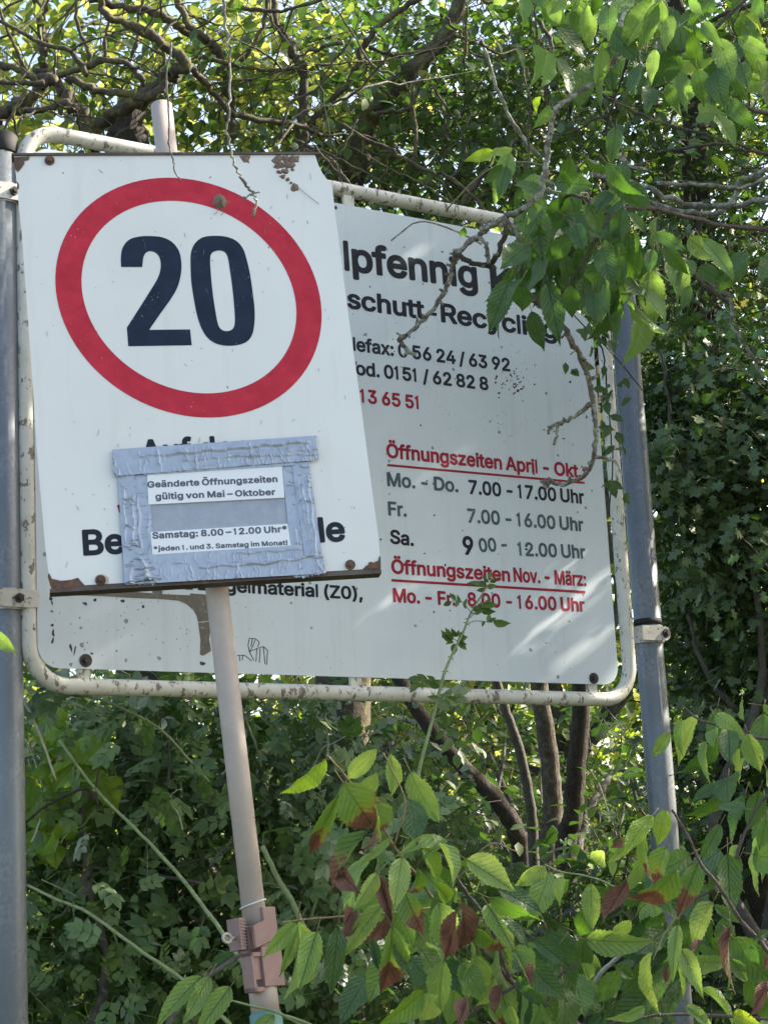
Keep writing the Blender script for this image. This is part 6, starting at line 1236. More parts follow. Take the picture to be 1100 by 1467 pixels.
def scatter(name, kind, mat, C, Yd, Zd, L, parent, Wf=None):
    """bulk leaves as one mesh"""
    V0, T0 = TM[kind]; n = len(C)
    Y = Yd / np.linalg.norm(Yd, axis=1)[:, None]; Z = Zd - Y * (Zd * Y).sum(1)[:, None]; Z /= np.linalg.norm(Z, axis=1)[:, None] + 1e-9; X = np.cross(Y, Z)
    Wf = np.ones(n) if Wf is None else Wf
    P = C[:, None, :] + L[:, None, None] * (V0[None, :, 0:1] * X[:, None, :] * Wf[:, None, None] + V0[None, :, 1:2] * Y[:, None, :] + V0[None, :, 2:3] * Z[:, None, :])
    Fq = (T0[None] + (np.arange(n) * len(V0))[:, None, None]).reshape(-1, 3)
    o = bulk(name, P.reshape(-1, 3), Fq, mat, None, parent); o['kind'] = 'stuff'; return o
def twigs_and_leaves(cent, rad, ntw, lpt, tl, out=.7, up=.25, droop=.3, shell=.0):
    """cent (3), rad (3): twigs in an ellipsoid. returns leaf C,Y,Z arrays and twig segments"""
    cent = np.asarray(cent, float); rad = np.asarray(rad, float)
    d = rng.normal(0, 1, (ntw, 3)); d /= np.linalg.norm(d, axis=1)[:, None]
    rr = (shell + (1 - shell) * rng.random(ntw)) ** (1 / 2.2)
    # lumpy radius
    lump = 1 + .22 * np.sin(d[:, 0] * 5 + cent[0] * 3) * np.cos(d[:, 2] * 6 + cent[1]) + .12 * np.sin(d[:, 1] * 9 + d[:, 2] * 7)
    base = cent + d * rad * (rr * lump)[:, None]
    td = d * out + rng.normal(0, .55, (ntw, 3)) + np.array([0, 0, up]); td /= np.linalg.norm(td, axis=1)[:, None]
    t = (np.arange(lpt) + .5) / lpt
    ang = rng.uniform(0, 6.283, ntw)
    C = []; Y = []; Z = []
    u = np.cross(td, np.array([.2, .1, 1.])); u /= np.linalg.norm(u, axis=1)[:, None] + 1e-9; v = np.cross(td, u)
    for k in range(lpt):
        a = ang + k * 2.4
        side = u * np.cos(a)[:, None] + v * np.sin(a)[:, None]
        sag = np.zeros((ntw, 3)); sag[:, 2] = -.25 * t[k] ** 2 * tl
        C.append(base + td * (t[k] * tl) + sag + side * .01)
        Y.append(td * .5 + side * .8 + np.array([0, 0, -droop]) + rng.normal(0, .2, (ntw, 3)))
        Z.append(np.array([0, 0, 1.]) * .8 + td * -.2 + d * .35 + rng.normal(0, .4, (ntw, 3)))
    tw = np.stack([base - td * tl * .4, base + td * tl * .5, base + td * tl + np.array([0, 0, -.25 * tl])], 1)
    return np.vstack(C), np.vstack(Y), np.vstack(Z), tw
def twig_mesh(tw, r, mat, parent, name='twigs', frac=1.0):
    if frac < 1: tw = tw[rng.random(len(tw)) < frac]
    n = len(tw)
    if n == 0: return
    a = np.array([0, 2.094, 4.189]); V = []
    d = tw[:, 2] - tw[:, 0]; d /= np.linalg.norm(d, axis=1)[:, None] + 1e-9
    u = np.cross(d, [.3, .5, .8]); u /= np.linalg.norm(u, axis=1)[:, None] + 1e-9; v = np.cross(d, u)
    R3 = [r, r * .7, r * .35]
    P = np.stack([tw[:, s][:, None, :] + (u[:, None, :] * np.cos(a)[None, :, None] + v[:, None, :] * np.sin(a)[None, :, None]) * R3[s] for s in range(3)], 1).reshape(-1, 3)
    q = []
    for s in range(2):
        for k in range(3): q.append((s * 3 + k, s * 3 + (k + 1) % 3, (s + 1) * 3 + (k + 1) % 3, (s + 1) * 3 + k))
    Fq = (np.array(q)[None] + (np.arange(n) * 9)[:, None, None]).reshape(-1, 4)
    o = bulk(name, P, Fq, mat, None, parent, True); o['kind'] = 'stuff'; return o
def limb(mb, P0, P1, r0, r1, bend=.12, n=4, sides=7, knob=.08):
    P0 = np.asarray(P0, float); P1 = np.asarray(P1, float); L = np.linalg.norm(P1 - P0); t = np.linspace(0, 1, n + 1)[:, None]
    P = P0 * (1 - t) + P1 * t; P[1:-1] += rng.normal(0, bend * L / n, (n - 1, 3)); tube(mb, P, np.linspace(r0, r1, n + 1), sides, 4, knob); return P
def crown(parent, blobs, kind, mat, size, lpt, density, tl, bmat, trunk_top=None, Wf=None, twr=.004, out=.7, up=.25, droop=.3, sd=.25, shell=0.0, name='crown', twfrac=.6, limbs=True):
    """blobs: list of (centre, radii, n twigs)"""
    Cs, Ys, Zs, Tw = [], [], [], []
    mb = MB()
    for c, r, n in blobs:
        C, Y, Z, tw = twigs_and_leaves(c, r, int(n * density), lpt, tl, out, up, droop, shell)
        Cs.append(C); Ys.append(Y); Zs.append(Z); Tw.append(tw)
        if trunk_top is not None and limbs:
            c = np.asarray(c); 
            Pm = limb(mb, trunk_top, c, .035, .012, .15)
            for _ in range(5):
                e = c + rng.normal(0, .55, 3) * np.asarray(r); limb(mb, Pm[rng.integers(2, len(Pm))], e, .012, .004, .15, 3, 5)
    C = np.vstack(Cs); Y = np.vstack(Ys); Z = np.vstack(Zs); L = size * rng.uniform(1 - sd, 1 + sd, len(C))
    if mb.n: mb.obj('limbs', bmat, parent)
    scatter(name, kind, mat, C, Y, Z, L, parent, rng.uniform(.8, 1.15, len(C)) if Wf is None else Wf)
    twig_mesh(np.concatenate(Tw), twr, bmat, parent, 'twigs', twfrac)
def poly(pts, Z):
    """photo polyline -> world; Z scalar, (Z0,Z1) or list"""
    n = len(pts); Zs = np.full(n, Z) if np.isscalar(Z) else (np.linspace(Z[0], Z[1], n) if len(Z) == 2 and n != 2 else np.array(Z))
    return [at(p[0], p[1], z) for p, z in zip(pts, Zs)]
def branch(parent, pts, Z, w0, w1, mat, name='branch', sides=9, knob=.07, wig=.35, sub=5):
    """w0,w1: widths in photo px at depth Z"""
    P = poly(pts, Z); z0 = Z if np.isscalar(Z) else np.mean(Z)
    r = np.linspace(w0, w1, len(P)) * z0 / F / 2
    mb = MB(); tube(mb, P, r, sides, sub, knob, wig=wig); return mb.obj(name, mat, parent)
def ground_pt(px, py, Z): q = at(px, py, Z); return np.array([q[0], q[1], 0.0])

# ------------------------------------------------------------------ far and middle background
def tree(name, label, x, y, h, rt, blobs, kind, mat, size, lpt, dens, tl, bmat, cat='tree', group=None, **kw):
    e = empty(name, (x, y, 0), label, cat, group)
    mb = MB(); top = np.array([x + rng.normal(0, .15), y, h])
    P = [(x, y, -.1), (x + rng.normal(0, .05), y, h * .35), (x + rng.normal(0, .1), y, h * .7), tuple(top)]
    tube(mb, P, [rt * 1.25, rt, rt * .8, rt * .6], 12, 5, .06); mb.obj('trunk', bmat, e)
    crown(e, blobs, kind, mat, size, lpt, dens, tl, bmat, top, **kw)
    return e
G_far = 'sunlit trees beyond the hedge'
lab = ['tall tree with light filled yellow-green crown far behind at the left edge of the board',
       'yellow-green tree far behind, seen above the middle of the speed limit sign',
       'yellow-green tree far behind the centre of the board frame',
       'sunlit tree far behind, between the two bare trunks and the right post',
       'sunlit tree far behind the hawthorn at the right edge']
for i, (x, y) in enumerate(((-3.6, 10.5), (-1.2, 12.5), (1.0, 11.0), (3.2, 12.0), (5.6, 10.5))):
    bl = []
    for k in range(9):
        bl.append(((x + rng.uniform(-1.5, 1.5), y + rng.uniform(-1.0, 1.0), rng.uniform(.8, 3.9)), (rng.uniform(.7, 1.1), .8, rng.uniform(.6, .9)), 135))
    if i in (1, 2, 3, 4):
        for k in range(6): bl.append(((x + rng.uniform(-1.5, 1.5), y + rng.uniform(-.8, .8), rng.uniform(3.8, 6.9)), (.9, .8, .7), 75 if i > 1 else 40))
    tree('hazel_tree', lab[i], x, y, 2.2, .07, bl, 'round', L_back, .085, 6, 1.0, .42, B_grey, group=G_far)
# dense dark far wood as a backdrop
e = empty('distant_wood', (0, 24, 0), 'dense dark green wood closing the view low behind all the trees', 'wood'); e['kind'] = 'stuff'
bl = [((x, 22 + rng.uniform(-2, 3), rng.uniform(.6, 3.6) + (0.9 if x > 0 else 0)), (2.0, 1.4, 1.6), 230) for x in np.linspace(-12, 18, 30)] + [((x, 19, 1.4), (1.2, .8, .9), 170) for x in np.linspace(-6, 10, 16)]
crown(e, bl, 'round', L_far, .17, 6, 1.0, .7, B_dark, None, twfrac=.2)

# ------------------------------------------------------------------ two bare trunks, right of the pole
def trunk_tree(label, pts, Z, w0, w1, bmat_, blobs, dens=1.0, **kw):
    P = poly(pts, Z); z0 = Z if np.isscalar(Z) else np.mean(Z)
    g = ground_pt(*pts[-1], Z if np.isscalar(Z) else Z[-1])
    e = empty('tree', g, label, 'tree')
    P = P + [np.array([P[-1][0], P[-1][1], .5]), g - [0, 0, .1]]; r = np.array(list(np.linspace(w0, w1, len(P) - 2)) + [w1 * 1.05, w1 * 1.3]) * z0 / F / 2
    mb = MB(); tube(mb, P, r, 22, 7, .022, wig=.05); mb.obj("trunk", bmat_, e)
    if blobs: crown(e, blobs, trunk_top=P[0], **kw)
    return e
kwI = dict(kind='lobed', mat=L_ivy, size=.05, lpt=7, density=1.0, tl=.26, bmat=B_dark, twr=.003)
trunk_tree('reddish brown flaky trunk below the board, left one of the thick pair', [(735, 560), (752, 760), (770, 960), (783, 1060), (790, 1120), (792, 1180), (786, 1250)], 7.0, 24, 29, B_brown,
           [(at(760, 150, 7.6), (.55, .5, .55), 110), (at(620, 60, 7.4), (.45, .45, .35), 70)], **kwI)
trunk_tree('dark deeply furrowed trunk close beside the brown one below the board', [(850, 520), (840, 760), (832, 1000), (826, 1090), (820, 1170), (812, 1250)], 6.8, 24, 30, B_dark,
           [(at(900, 120, 7.2), (.5, .5, .6), 110), (at(1040, 60, 7.0), (.45, .45, .4), 70)], **kwI)
trunk_tree('slim grey leaning trunk left of the thick pair', [(650, 700), (690, 900), (722, 1010), (745, 1080), (760, 1160), (766, 1260)], 6.6, 11, 16, B_grey,
           [(at(520, 120, 7.6), (.42, .4, .32), 90)], **kwI)
trunk_tree('dark slanting trunk rising to the left behind the rose bush', [(560, 950), (600, 1020), (655, 1090), (705, 1140), (738, 1190), (750, 1260)], 7.4, 20, 28, B_dark, [(at(480, 700, 8.2), (.5, .4, .5), 60)], **kwI)

# ------------------------------------------------------------------ mossy old fruit tree behind the board, top left
oft = empty('old_fruit_tree', ground_pt(185, 260, 6.0), 'gnarled old tree with thick mossy twisting branches behind the top of the 20 sign', 'tree')
q = at(185, 160, 6.0); mb = MB()
tube(mb, [(q[0], q[1], -.1), (q[0] + .03, q[1], 1.2), at(190, 300, 6.0), at(184, 215, 6.0), at(180, 150, 6.0)], [.13, .11, .075, .06, .045], 16, 6, .08, wig=.1); mb.obj('trunk', B_dark, oft)
TL = [
    ([(135, 215), (132, 190), (150, 170), (185, 152), (218, 128), (245, 108), (268, 90)], (5.8, 5.6), 17, 17), ([(268, 92), (236, 62), (200, 44), (158, 24), (140, -10)], (5.6, 5.5), 15, 7),
    ([(-15, 92), (20, 98), (45, 110), (85, 106), (120, 97), (150, 86), (183, 92), (203, 115), (203, 132)], 5.7, 8, 7), ([(95, 112), (120, 124), (168, 134), (212, 138), (240, 116)], 5.6, 9, 10),
    ([(132, 205), (118, 165), (100, 148), (86, 128), (76, 108), (50, 100)], 5.8, 17, 9), ([(-20, 175), (15, 155), (40, 148), (62, 122), (78, 110)], 5.6, 22, 12),
    ([(120, -10), (160, 6), (232, 22), (262, 42), (291, 52), (309, 74), (322, 110), (330, 150), (333, 200)], (5.9, 6.1), 8, 13), ([(250, -10), (262, 18), (276, 44), (300, 58)], 5.9, 8, 8),
    ([(268, 92), (300, 122), (326, 160), (370, 172), (420, 178), (460, 195)], (5.7, 6.0), 9, 6), ([(50, -10), (58, 40), (64, 98)], 6.1, 9, 10), ([(72, -10), (62, 30), (66, 60)], 6.2, 5, 6),
    ([(0, 10), (14, 50), (30, 85), (36, 112)], 5.9, 3, 6), ([(0, 30), (60, 62), (100, 74), (125, 108)], 5.5, 4, 7), ([(110, 0), (112, 40), (126, 70), (128, 92)], 5.8, 4, 6),
    ([(150, 86), (152, 50), (160, 20)], 5.7, 5, 3), ([(183, 92), (196, 60), (198, 20), (210, -10)], 5.8, 5, 3), ([(0, 118), (30, 120), (64, 118)], 5.4, 5, 7), ([(30, 160), (60, 158), (90, 150), (110, 158)], 5.5, 8, 9),
    ([(390, -10), (397, 30), (412, 62), (430, 100), (437, 170), (428, 240)], 6.1, 9, 12), ([(290, 80), (350, 96), (405, 100), (440, 92)], 5.9, 5, 4), ([(330, 100), (360, 70), (380, 20), (385, -10)], 6.0, 6, 5),
    ([(345, 10), (380, 16), (420, 12), (470, -5)], 5.9, 5, 4), ([(0, 200), (20, 160), (40, 130)], 5.3, 3, 4), ([(225, 50), (236, 80), (228, 110), (240, 140)], 5.6, 4, 5)]
for pts, Z, w0, w1 in TL: branch(oft, pts, Z, w0 * 1.22, w1 * 1.22, B_moss, knob=.10)
for i in range(60):   # thin tangled side twigs
    pts, Z, w0, w1 = TL[int(rng.integers(len(TL)))]; p = np.array(pts[int(rng.integers(len(pts)))], float); d = rng.normal(0, 1, 2); d = d / np.hypot(*d) * rng.uniform(18, 50); z = (Z if np.isscalar(Z) else Z[0])
    L = [tuple(p)]; 
    for _ in range(4): d = d + rng.normal(0, 10, 2); p = p + d * .7; L.append(tuple(p))
    branch(oft, L, (z, z + rng.uniform(-.3, .3)), 4, 1.2, B_moss, 'twig', 5, .1, .6, 3)
crown(oft, [(at(80, 60, 6.5), (.45, .4, .32), 90), (at(60, 180, 6.5), (.3, .3, .2), 50), (at(250, 60, 6.6), (.4, .3, .30), 80), (at(300, 160, 6.5), (.4, .3, .2), 70), (at(420, 130, 6.6), (.35, .3, .35), 110), (at(-80, 80, 6.4), (.5, .4, .5), 60)], 'ovate', L_back, .06, 5, 1.0, .22, B_moss, None, twr=.0022)

crown(oft, [(at(80, 90, 6.2), (.5, .4, .3), 30), (at(300, 120, 6.2), (.4, .3, .3), 45), (at(430, 130, 6.2), (.3, .3, .35), 60)], 'ovate', L_ivy, .05, 6, 1.0, .22, B_moss, None, twr=.0022, name='inner_foliage')
# centre: dark ivy-clad leaning tree above the board
ivt = empty('ivy_clad_tree', ground_pt(500, 400, 6.6), 'dark leafy tree with a leaning mossy trunk rising behind the middle of the board top', 'tree')
q = at(480, 420, 6.6); mb = MB()
tube(mb, [(q[0] - .1, q[1], -.1), tuple(q), at(505, 250, 6.5), at(522, 185, 6.5), at(545, 148, 6.5), at(575, 115, 6.5), at(604, 88, 6.5), at(640, 45, 6.5), at(670, -20, 6.5)], [.11, .085, .05, .042, .034, .03, .028, .026, .02], 14, 5, .09, wig=.12); mb.obj('trunk', B_moss, ivt)
for pts, Z, w0, w1 in [([(440, 240), (425, 190), (440, 178), (470, 150), (500, 118), (515, 88), (530, 52), (560, 24), (605, -5)], (6.2, 6.0), 10, 9), ([(528, 68), (562, 78), (592, 76), (622, 68), (650, 52), (680, 60)], 6.1, 6, 5),
                       ([(485, 175), (520, 196), (562, 216), (600, 240), (640, 252), (680, 285), (700, 310)], 5.7, 5, 6), ([(530, 165), (560, 160), (590, 152), (600, 120), (612, 105)], 6.2, 7, 4),
                       ([(592, 240), (595, 190), (590, 140), (600, 100), (640, 60)], 6.0, 7, 3), ([(640, 260), (665, 230), (660, 190), (630, 140), (612, 110)], 6.1, 5, 3),
                       ([(400, 200), (415, 150), (450, 130), (480, 100)], 5.9, 5, 3), ([(420, 200), (470, 225), (500, 265)], 5.8, 6, 9), ([(660, 295), (690, 250), (720, 240), (740, 200)], 6.0, 9, 6)]:
    branch(ivt, pts, Z, w0, w1, B_moss)
branch(ivt, [(690, 60), (708, 115), (726, 160), (745, 192), (772, 225)], 5.6, 5, 6, B_lich); branch(ivt, [(772, 30), (790, 60), (790, 110)], 5.8, 7, 4, B_brown)
def dens_crown(parent, boxes, kind, mat, size, lpt, tl, bmat, **kw):
    bl = []
    for (px, py, Z, rx, rz, ry, n) in boxes: bl.append((at(px, py, Z), (rx * Z / F, ry, rz * Z / F), n))
    crown(parent, bl, kind, mat, size, lpt, 1.0, tl, bmat, None, **kw)
dens_crown(ivt, [(560, 60, 7.0, 110, 70, .45, 50), (640, 200, 6.6, 120, 80, .4, 80), (740, 80, 6.8, 110, 110, .45, 130), (520, 240, 6.8, 110, 60, .35, 60), (430, 60, 7.2, 80, 90, .3, 25), (620, 300, 6.4, 90, 40, .3, 40), (800, 180, 6.4, 90, 130, .4, 110)],
           'ovate', L_ivy, .052, 7, .22, B_moss, twr=.0025)
# trailing mass right of the centre
vine = empty('hawthorn_tree', ground_pt(1000, 300, 6.2), 'dark green tree crown with crossing lichen-grey branches behind the cherry leaves, top right', 'tree')
q = at(1010, 500, 6.3); mb = MB(); tube(mb, [(q[0], q[1], -.1), tuple(q), at(1000, 300, 6.2), at(985, 100, 6.2), at(960, -40, 6.1)], [.10, .06, .045, .035, .02], 12, 5, .08, wig=.1); mb.obj('trunk', B_dark, vine)
for pts, Z, w0, w1, m in [([(850, 130), (882, 146), (930, 170), (962, 182), (1010, 192), (1058, 214), (1110, 222)], 5.0, 4, 6, B_moss), ([(940, 218), (990, 210), (1042, 206), (1075, 212)], 4.9, 4, 5, B_moss), ([(1042, 192), (1046, 150), (1062, 110)], 5.0, 4, 3, B_moss),
                       ([(850, 250), (905, 262), (960, 286), (1010, 296), (1060, 292), (1110, 284)], 5.2, 7, 10, B_lich), ([(940, 262), (1000, 264), (1060, 270), (1110, 250)], 5.1, 6, 6, B_lich), ([(930, 290), (990, 306), (1040, 300), (1060, 262), (1105, 240)], 5.3, 8, 7, B_lich),
                       ([(1000, 395), (1030, 415), (1045, 432), (1050, 470), (1072, 502), (1094, 542)], 5.0, 7, 5, B_lich), ([(960, 330), (985, 380), (1010, 410), (1046, 434)], 5.1, 5, 6, B_moss), ([(1020, 30), (1060, 12), (1110, -5)], 5.2, 6, 8, B_dark), ([(1000, 300), (1005, 400), (1012, 520)], 5.9, 9, 12, B_dark),
                       ([(1110, 110), (1070, 80), (1050, 40)], 5.2, 5, 3, B_dark), ([(870, 210), (900, 236), (930, 244)], 5.0, 6, 5, B_lich)]:
    branch(vine, pts, Z, w0, w1, m)
dens_crown(vine, [(900, 60, 6.6, 110, 110, .4, 95), (1020, 120, 6.4, 110, 120, .4, 90), (1090, 260, 6.2, 110, 120, .4, 90), (960, 300, 6.4, 110, 100, .35, 95), (1050, 420, 6.2, 120, 90, .35, 120), (950, 430, 6.4, 60, 90, .3, 70), (1180, 80, 6.4, 130, 160, .5, 150), (1240, 350, 6.4, 150, 150, .5, 200), (1290, 420, 5.0, 110, 170, .3, 220)],  # last clump lies out of view, added to break the sun into flecks
           'lobed', L_haw, .045, 7, .2, B_moss, twr=.0025)

for par_, n_, xr, yr in ((ivt, 34, (400, 760), (-10, 330)), (vine, 34, (740, 1110), (-10, 480))):   # thin crossing branches
    for _ in range(n_):
        x, y = rng.uniform(*xr), rng.uniform(*yr); d = nrm(rng.normal(0, 1, 2) * [1, .8]) * rng.uniform(18, 34); L = [(x, y)]
        for _k in range(5): d = d + rng.normal(0, 7, 2); x += d[0]; y += d[1]; L.append((x, y))
        z = rng.uniform(5.4, 6.3); branch(par_, L, (z, z + rng.uniform(-.3, .3)), rng.uniform(2.5, 6), 1.2, B_moss if rng.random() < .85 else B_lich, 'twig', 6, .14, .9, 3)

# ------------------------------------------------------------------ hawthorn shrub at the right
haw = empty('hawthorn_shrub', ground_pt(1060, 900, 5.7), 'dense dark shrub with small lobed leaves beside the right post', 'shrub')
mb = MB(); g = ground_pt(1060, 900, 5.7)
for k in range(7):
    top = at(rng.uniform(960, 1250), rng.uniform(420, 700), rng.uniform(5.5, 6.1)); limb(mb, g + [rng.normal(0, .08), rng.normal(0, .08), 0], top, .03, .008, .1, 5)
mb.obj('stems', B_grey, haw)
branch(haw, [(945, 500), (955, 560), (960, 620), (968, 680), (980, 720)], 5.3, 4, 6, B_grey); branch(haw, [(1062, 640), (1060, 700), (1056, 790)], 5.6, 12, 14, B_dark); branch(haw, [(985, 880), (1010, 960), (1060, 1020)], 5.5, 6, 9, B_grey)
dens_crown(haw, [(1010, 560, 5.7, 85, 90, .28, 120), (1090, 640, 5.8, 110, 120, .3, 160), (1010, 740, 5.6, 75, 110, .28, 170), (1100, 850, 5.7, 120, 130, .3, 200), (1000, 930, 5.9, 60, 90, .3, 110), (1060, 1050, 6.0, 110, 110, .3, 150), (1230, 700, 5.8, 130, 260, .4, 500), (1230, 1050, 5.8, 150, 200, .4, 300), (960, 620, 5.5, 40, 90, .12, 90)],
           'lobed', L_haw, .048, 9, .16, B_grey, twr=.002)
# nearest hawthorn leaves, one by one
V0, T0 = TM['lobed']; hm = bpy.data.meshes.new('leaf'); hm.from_pydata(V0.tolist(), [], T0.tolist()); hm.materials.append(L_haw); hm.update()
def spray_leaves(parent, me_list, base_pts, L0, n, sd=.25, droop=.3, zup=.6, name='leaf', spread=.03):
    for i in range(n):
        p = base_pts[int(rng.integers(len(base_pts)))] + rng.normal(0, spread, 3)
        y = nrm(rng.normal(0, .8, 3) + [0, 0, -droop]); z = nrm(nrm(EYE - p) * .7 + np.array([0, 0, zup]) + rng.normal(0, .35, 3)); z = nrm(z - y * (z @ y)); x = np.cross(y, z)
        L = L0 * rng.uniform(1 - sd, 1 + sd); m = np.eye(4); m[:3, 0] = x * L; m[:3, 1] = y * L; m[:3, 2] = z * L; m[:3, 3] = p
        put(name, me_list[int(rng.integers(len(me_list)))], parent, Matrix(m.tolist()))
pts = []
for c in ((905, 660), (930, 640), (960, 660), (985, 700), (1010, 620), (1040, 600), (1070, 650), (1000, 540), (940, 600), (1050, 760), (980, 780), (1080, 800), (1020, 850), (960, 830), (900, 690), (1090, 560), (1050, 520), (985, 1010)):
    tip = at(c[0], c[1], 5.15 + rng.uniform(-.08, .1)); bs = tip + np.array([.12, .18, -.03]) + rng.normal(0, .05, 3)
    mb = MB(); tube(mb, [bs, (bs + tip) / 2 + [0, 0, .02], tip], [.003, .002, .001], 5, 3); mb.obj('twig', B_grey, haw)
    pts += [bs + (tip - bs) * t for t in (.45, .6, .75, .9, 1.0)]
spray_leaves(haw, [hm], pts, .050, 280, spread=.024)

# ------------------------------------------------------------------ off to the right, out of view: big tree added to shade the signs
big = empty('added_shade_tree', (3.6, 5.8, 0), 'large unseen leafy tree added on the right, its crown shaped to shade the signs', 'tree')
mb = MB(); tube(mb, [(3.6, 5.8, -.1), (3.6, 5.8, 1.2), (3.5, 5.7, 2.6), (3.2, 5.5, 3.8)], [.2, .16, .13, .09], 16, 5, .06); mb.obj('trunk', B_dark, big)
crown(big, [((1.9, 5.2, 4.4), (.5, .5, .4), 110), ((2.1, 5.25, 3.95), (.45, .4, .28), 75), ((2.5, 5.3, 5.0), (.9, .9, .6), 220), ((2.5, 5.2, 4.45), (.9, .9, .55), 210), ((3.4, 5.4, 4.7), (1.1, 1.1, .9), 220), ((2.3, 4.2, 3.3), (.7, .8, .7), 180), ((3.0, 3.6, 3.6), (1.0, 1.0, .9), 105), ((3.0, 5.6, 2.7), (.9, .8, .55), 150), ((2.2, 3.0, 2.9), (.6, .7, .6), 22), ((4.4, 4.6, 4.6), (1.2, 1.2, 1.1), 240), ((3.4, 5.2, 2.2), (1.0, .9, .7), 200)],
      'ovate', L_back, .085, 6, 1.0, .34, B_dark, np.array([3.2, 5.5, 3.8]), twr=.004)
hed = empty('hedge_shrub', (3.2, 4.6, 0), 'tall green hedge shrub running on past the right edge', 'shrub', 'hedge shrubs beside the signs')
crown(hed, [((2.6 + .8 * k, 5.0 - .1 * k, z), (.8, .6, .7), 170) for k in range(5) for z in (.6, 1.6, 2.5)], 'round', L_haw, .06, 6, 1.0, .25, B_grey, np.array([3.2, 4.8, .2]), twr=.003)
hel = empty('hedge_shrub', (-3.4, 5.6, 0), 'tall green hedge shrub running on past the left post', 'shrub', 'hedge shrubs beside the signs')
crown(hel, [((-2.0 - .8 * k, 5.6, z), (.8, .6, .7), 150) for k in range(5) for z in (.6, 1.6, 2.5)], 'round', L_haw, .06, 6, 1.0, .25, B_grey, np.array([-3.4, 5.6, .2]), twr=.003)

# ------------------------------------------------------------------ lower thicket
low = empty('undergrowth_shrub', ground_pt(760, 1400, 6.4), 'shaded leafy shrub at the foot of the two thick trunks', 'shrub')
crown(low, [(at(640, 1380, 6.9), (.4, .4, .25), 120), (at(820, 1400, 6.4), (.5, .4, .28), 240), (at(980, 1330, 6.3), (.45, .4, .4), 240), (at(900, 1450, 5.8), (.6, .4, .25), 200), (at(560, 1200, 7.5), (.5, .3, .35), 100), (at(1100, 1250, 6.2), (.35, .4, .5), 200), (at(700, 1080, 8.6), (.5, .4, .35), 70), (at(880, 1100, 8.6), (.5, .4, .4), 70), (at(760, 1230, 8.2), (.55, .4, .3), 90), (at(560, 1060, 8.4), (.4, .4, .3), 60)],
      'ovate', L_haw, .06, 6, 1.0, .22, B_grey, ground_pt(760, 1400, 6.4) + [0, 0, .3], twr=.003)

rose = empty('rose_bush', ground_pt(260, 1467, 4.9), 'wild rose bush with arching green canes and small pinnate leaves under the board', 'shrub')
# canes
rg_ = ground_pt(260, 1467, 4.9)
def cane(pts, Z, w0, w1, mat=B_cane, thorn=True, name='cane', par=None):
    o = branch(par or rose, pts, Z, w0, w1, mat, name, 8, .02, .1, 6)
    if thorn:
        P = catmull(np.array(poly(pts, Z)), 5); mb = MB()
        for i in range(2, len(P) - 1, 3):
            d = nrm(rng.normal(0, 1, 3)); r = w0 * 4.4 / F / 2; t = nrm(P[i + 1] - P[i]); d = nrm(d - t * (d @ t))
            tube(mb, [P[i] + d * r * .6, P[i] + d * (r + .004) - t * .001, P[i] + d * (r + .008) - t * .003], [.0022, .0012, .0003], 5, 1, curve=False)
        if mb.n: tag(mb.obj('thorns', B_pet, o), kind='stuff')
    return o
cane([(60, 972), (122, 994), (183, 1019), (230, 1045), (268, 1085), (300, 1120)], (4.15, 4.3), 4.5, 4)
cane([(85, 1060), (137, 1130), (203, 1196), (255, 1252), (285, 1290), (316, 1332), (360, 1400)], (4.3, 4.1), 4, 7)
cane([(40, 1268), (80, 1288), (127, 1308), (204, 1364), (275, 1413), (340, 1480)], (4.2, 4.0), 4, 6)
cane([(352, 1362), (336, 1374), (285, 1408), (262, 1430), (238, 1475)], (4.0, 3.9), 6, 9, B_grey)
cane([(376, 1212), (400, 1262), (418, 1290), (440, 1340)], 4.3, 8, 8, B_cane, False)
cane([(20, 1228), (90, 1234), (135, 1243), (200, 1250), (270, 1262), (340, 1276)], 4.6, 4, 6, B_grey, False, 'branch')
cane([(35, 1004), (48, 1030), (64, 1070), (81, 1118)], 4.05, 5, 3, B_dead, False)
cane([(180, 1475), (190, 1420), (175, 1380), (160, 1330), (120, 1290), (60, 1260)], 4.5, 4, 2)
cane([(235, 1180), (238, 1140), (243, 1100), (242, 1030)], 4.5, 4, 3, B_grey, False)
cane([(560, 1100), (500, 1160), (470, 1240), (440, 1330)], 4.7, 3, 5)
branch(rose, [(112, 1120), (116, 1160), (122, 1190), (124, 1230), (128, 1275), (143, 1325), (155, 1372), (146, 1420), (132, 1480)], 4.5, 9, 14, B_brown, 'dead_stem')
branch(rose, [(128, 1275), (108, 1290), (90, 1310)], 4.5, 9, 4, B_brown, 'dead_stem'); branch(rose, [(40, 1420), (100, 1400), (180, 1370), (260, 1378)], 4.9, 9, 12, B_moss, 'dead_stem')
branch(rose, [(35, 1180), (75, 1150), (120, 1130), (138, 1145)], 4.3, 4, 5, B_dark, 'dead_stem', 7)
bl = [(at(110, 1060, 4.9), (.16, .3, .14), 60), (at(260, 1060, 5.0), (.24, .3, .12), 90), (at(420, 1100, 5.2), (.25, .3, .14), 90), (at(150, 1230, 4.8), (.26, .3, .2), 130), (at(300, 1220, 5.0), (.26, .3, .2), 130), (at(480, 1220, 5.2), (.28, .3, .2), 120), (at(120, 1400, 4.7), (.28, .3, .18), 130), (at(320, 1400, 4.9), (.3, .3, .18), 150), (at(520, 1400, 5.1), (.3, .3, .2), 140), (at(-60, 1250, 4.9), (.25, .3, .4), 130), (at(300, 1620, 4.7), (.8, .4, .25), 260), (at(610, 1250, 5.4), (.2, .25, .25), 70)]
crown(rose, bl, 'comp1', L_rose, .085, 4, .62, .17, B_cane, None, twr=.0016, up=.35, name='foliage')
cm = []
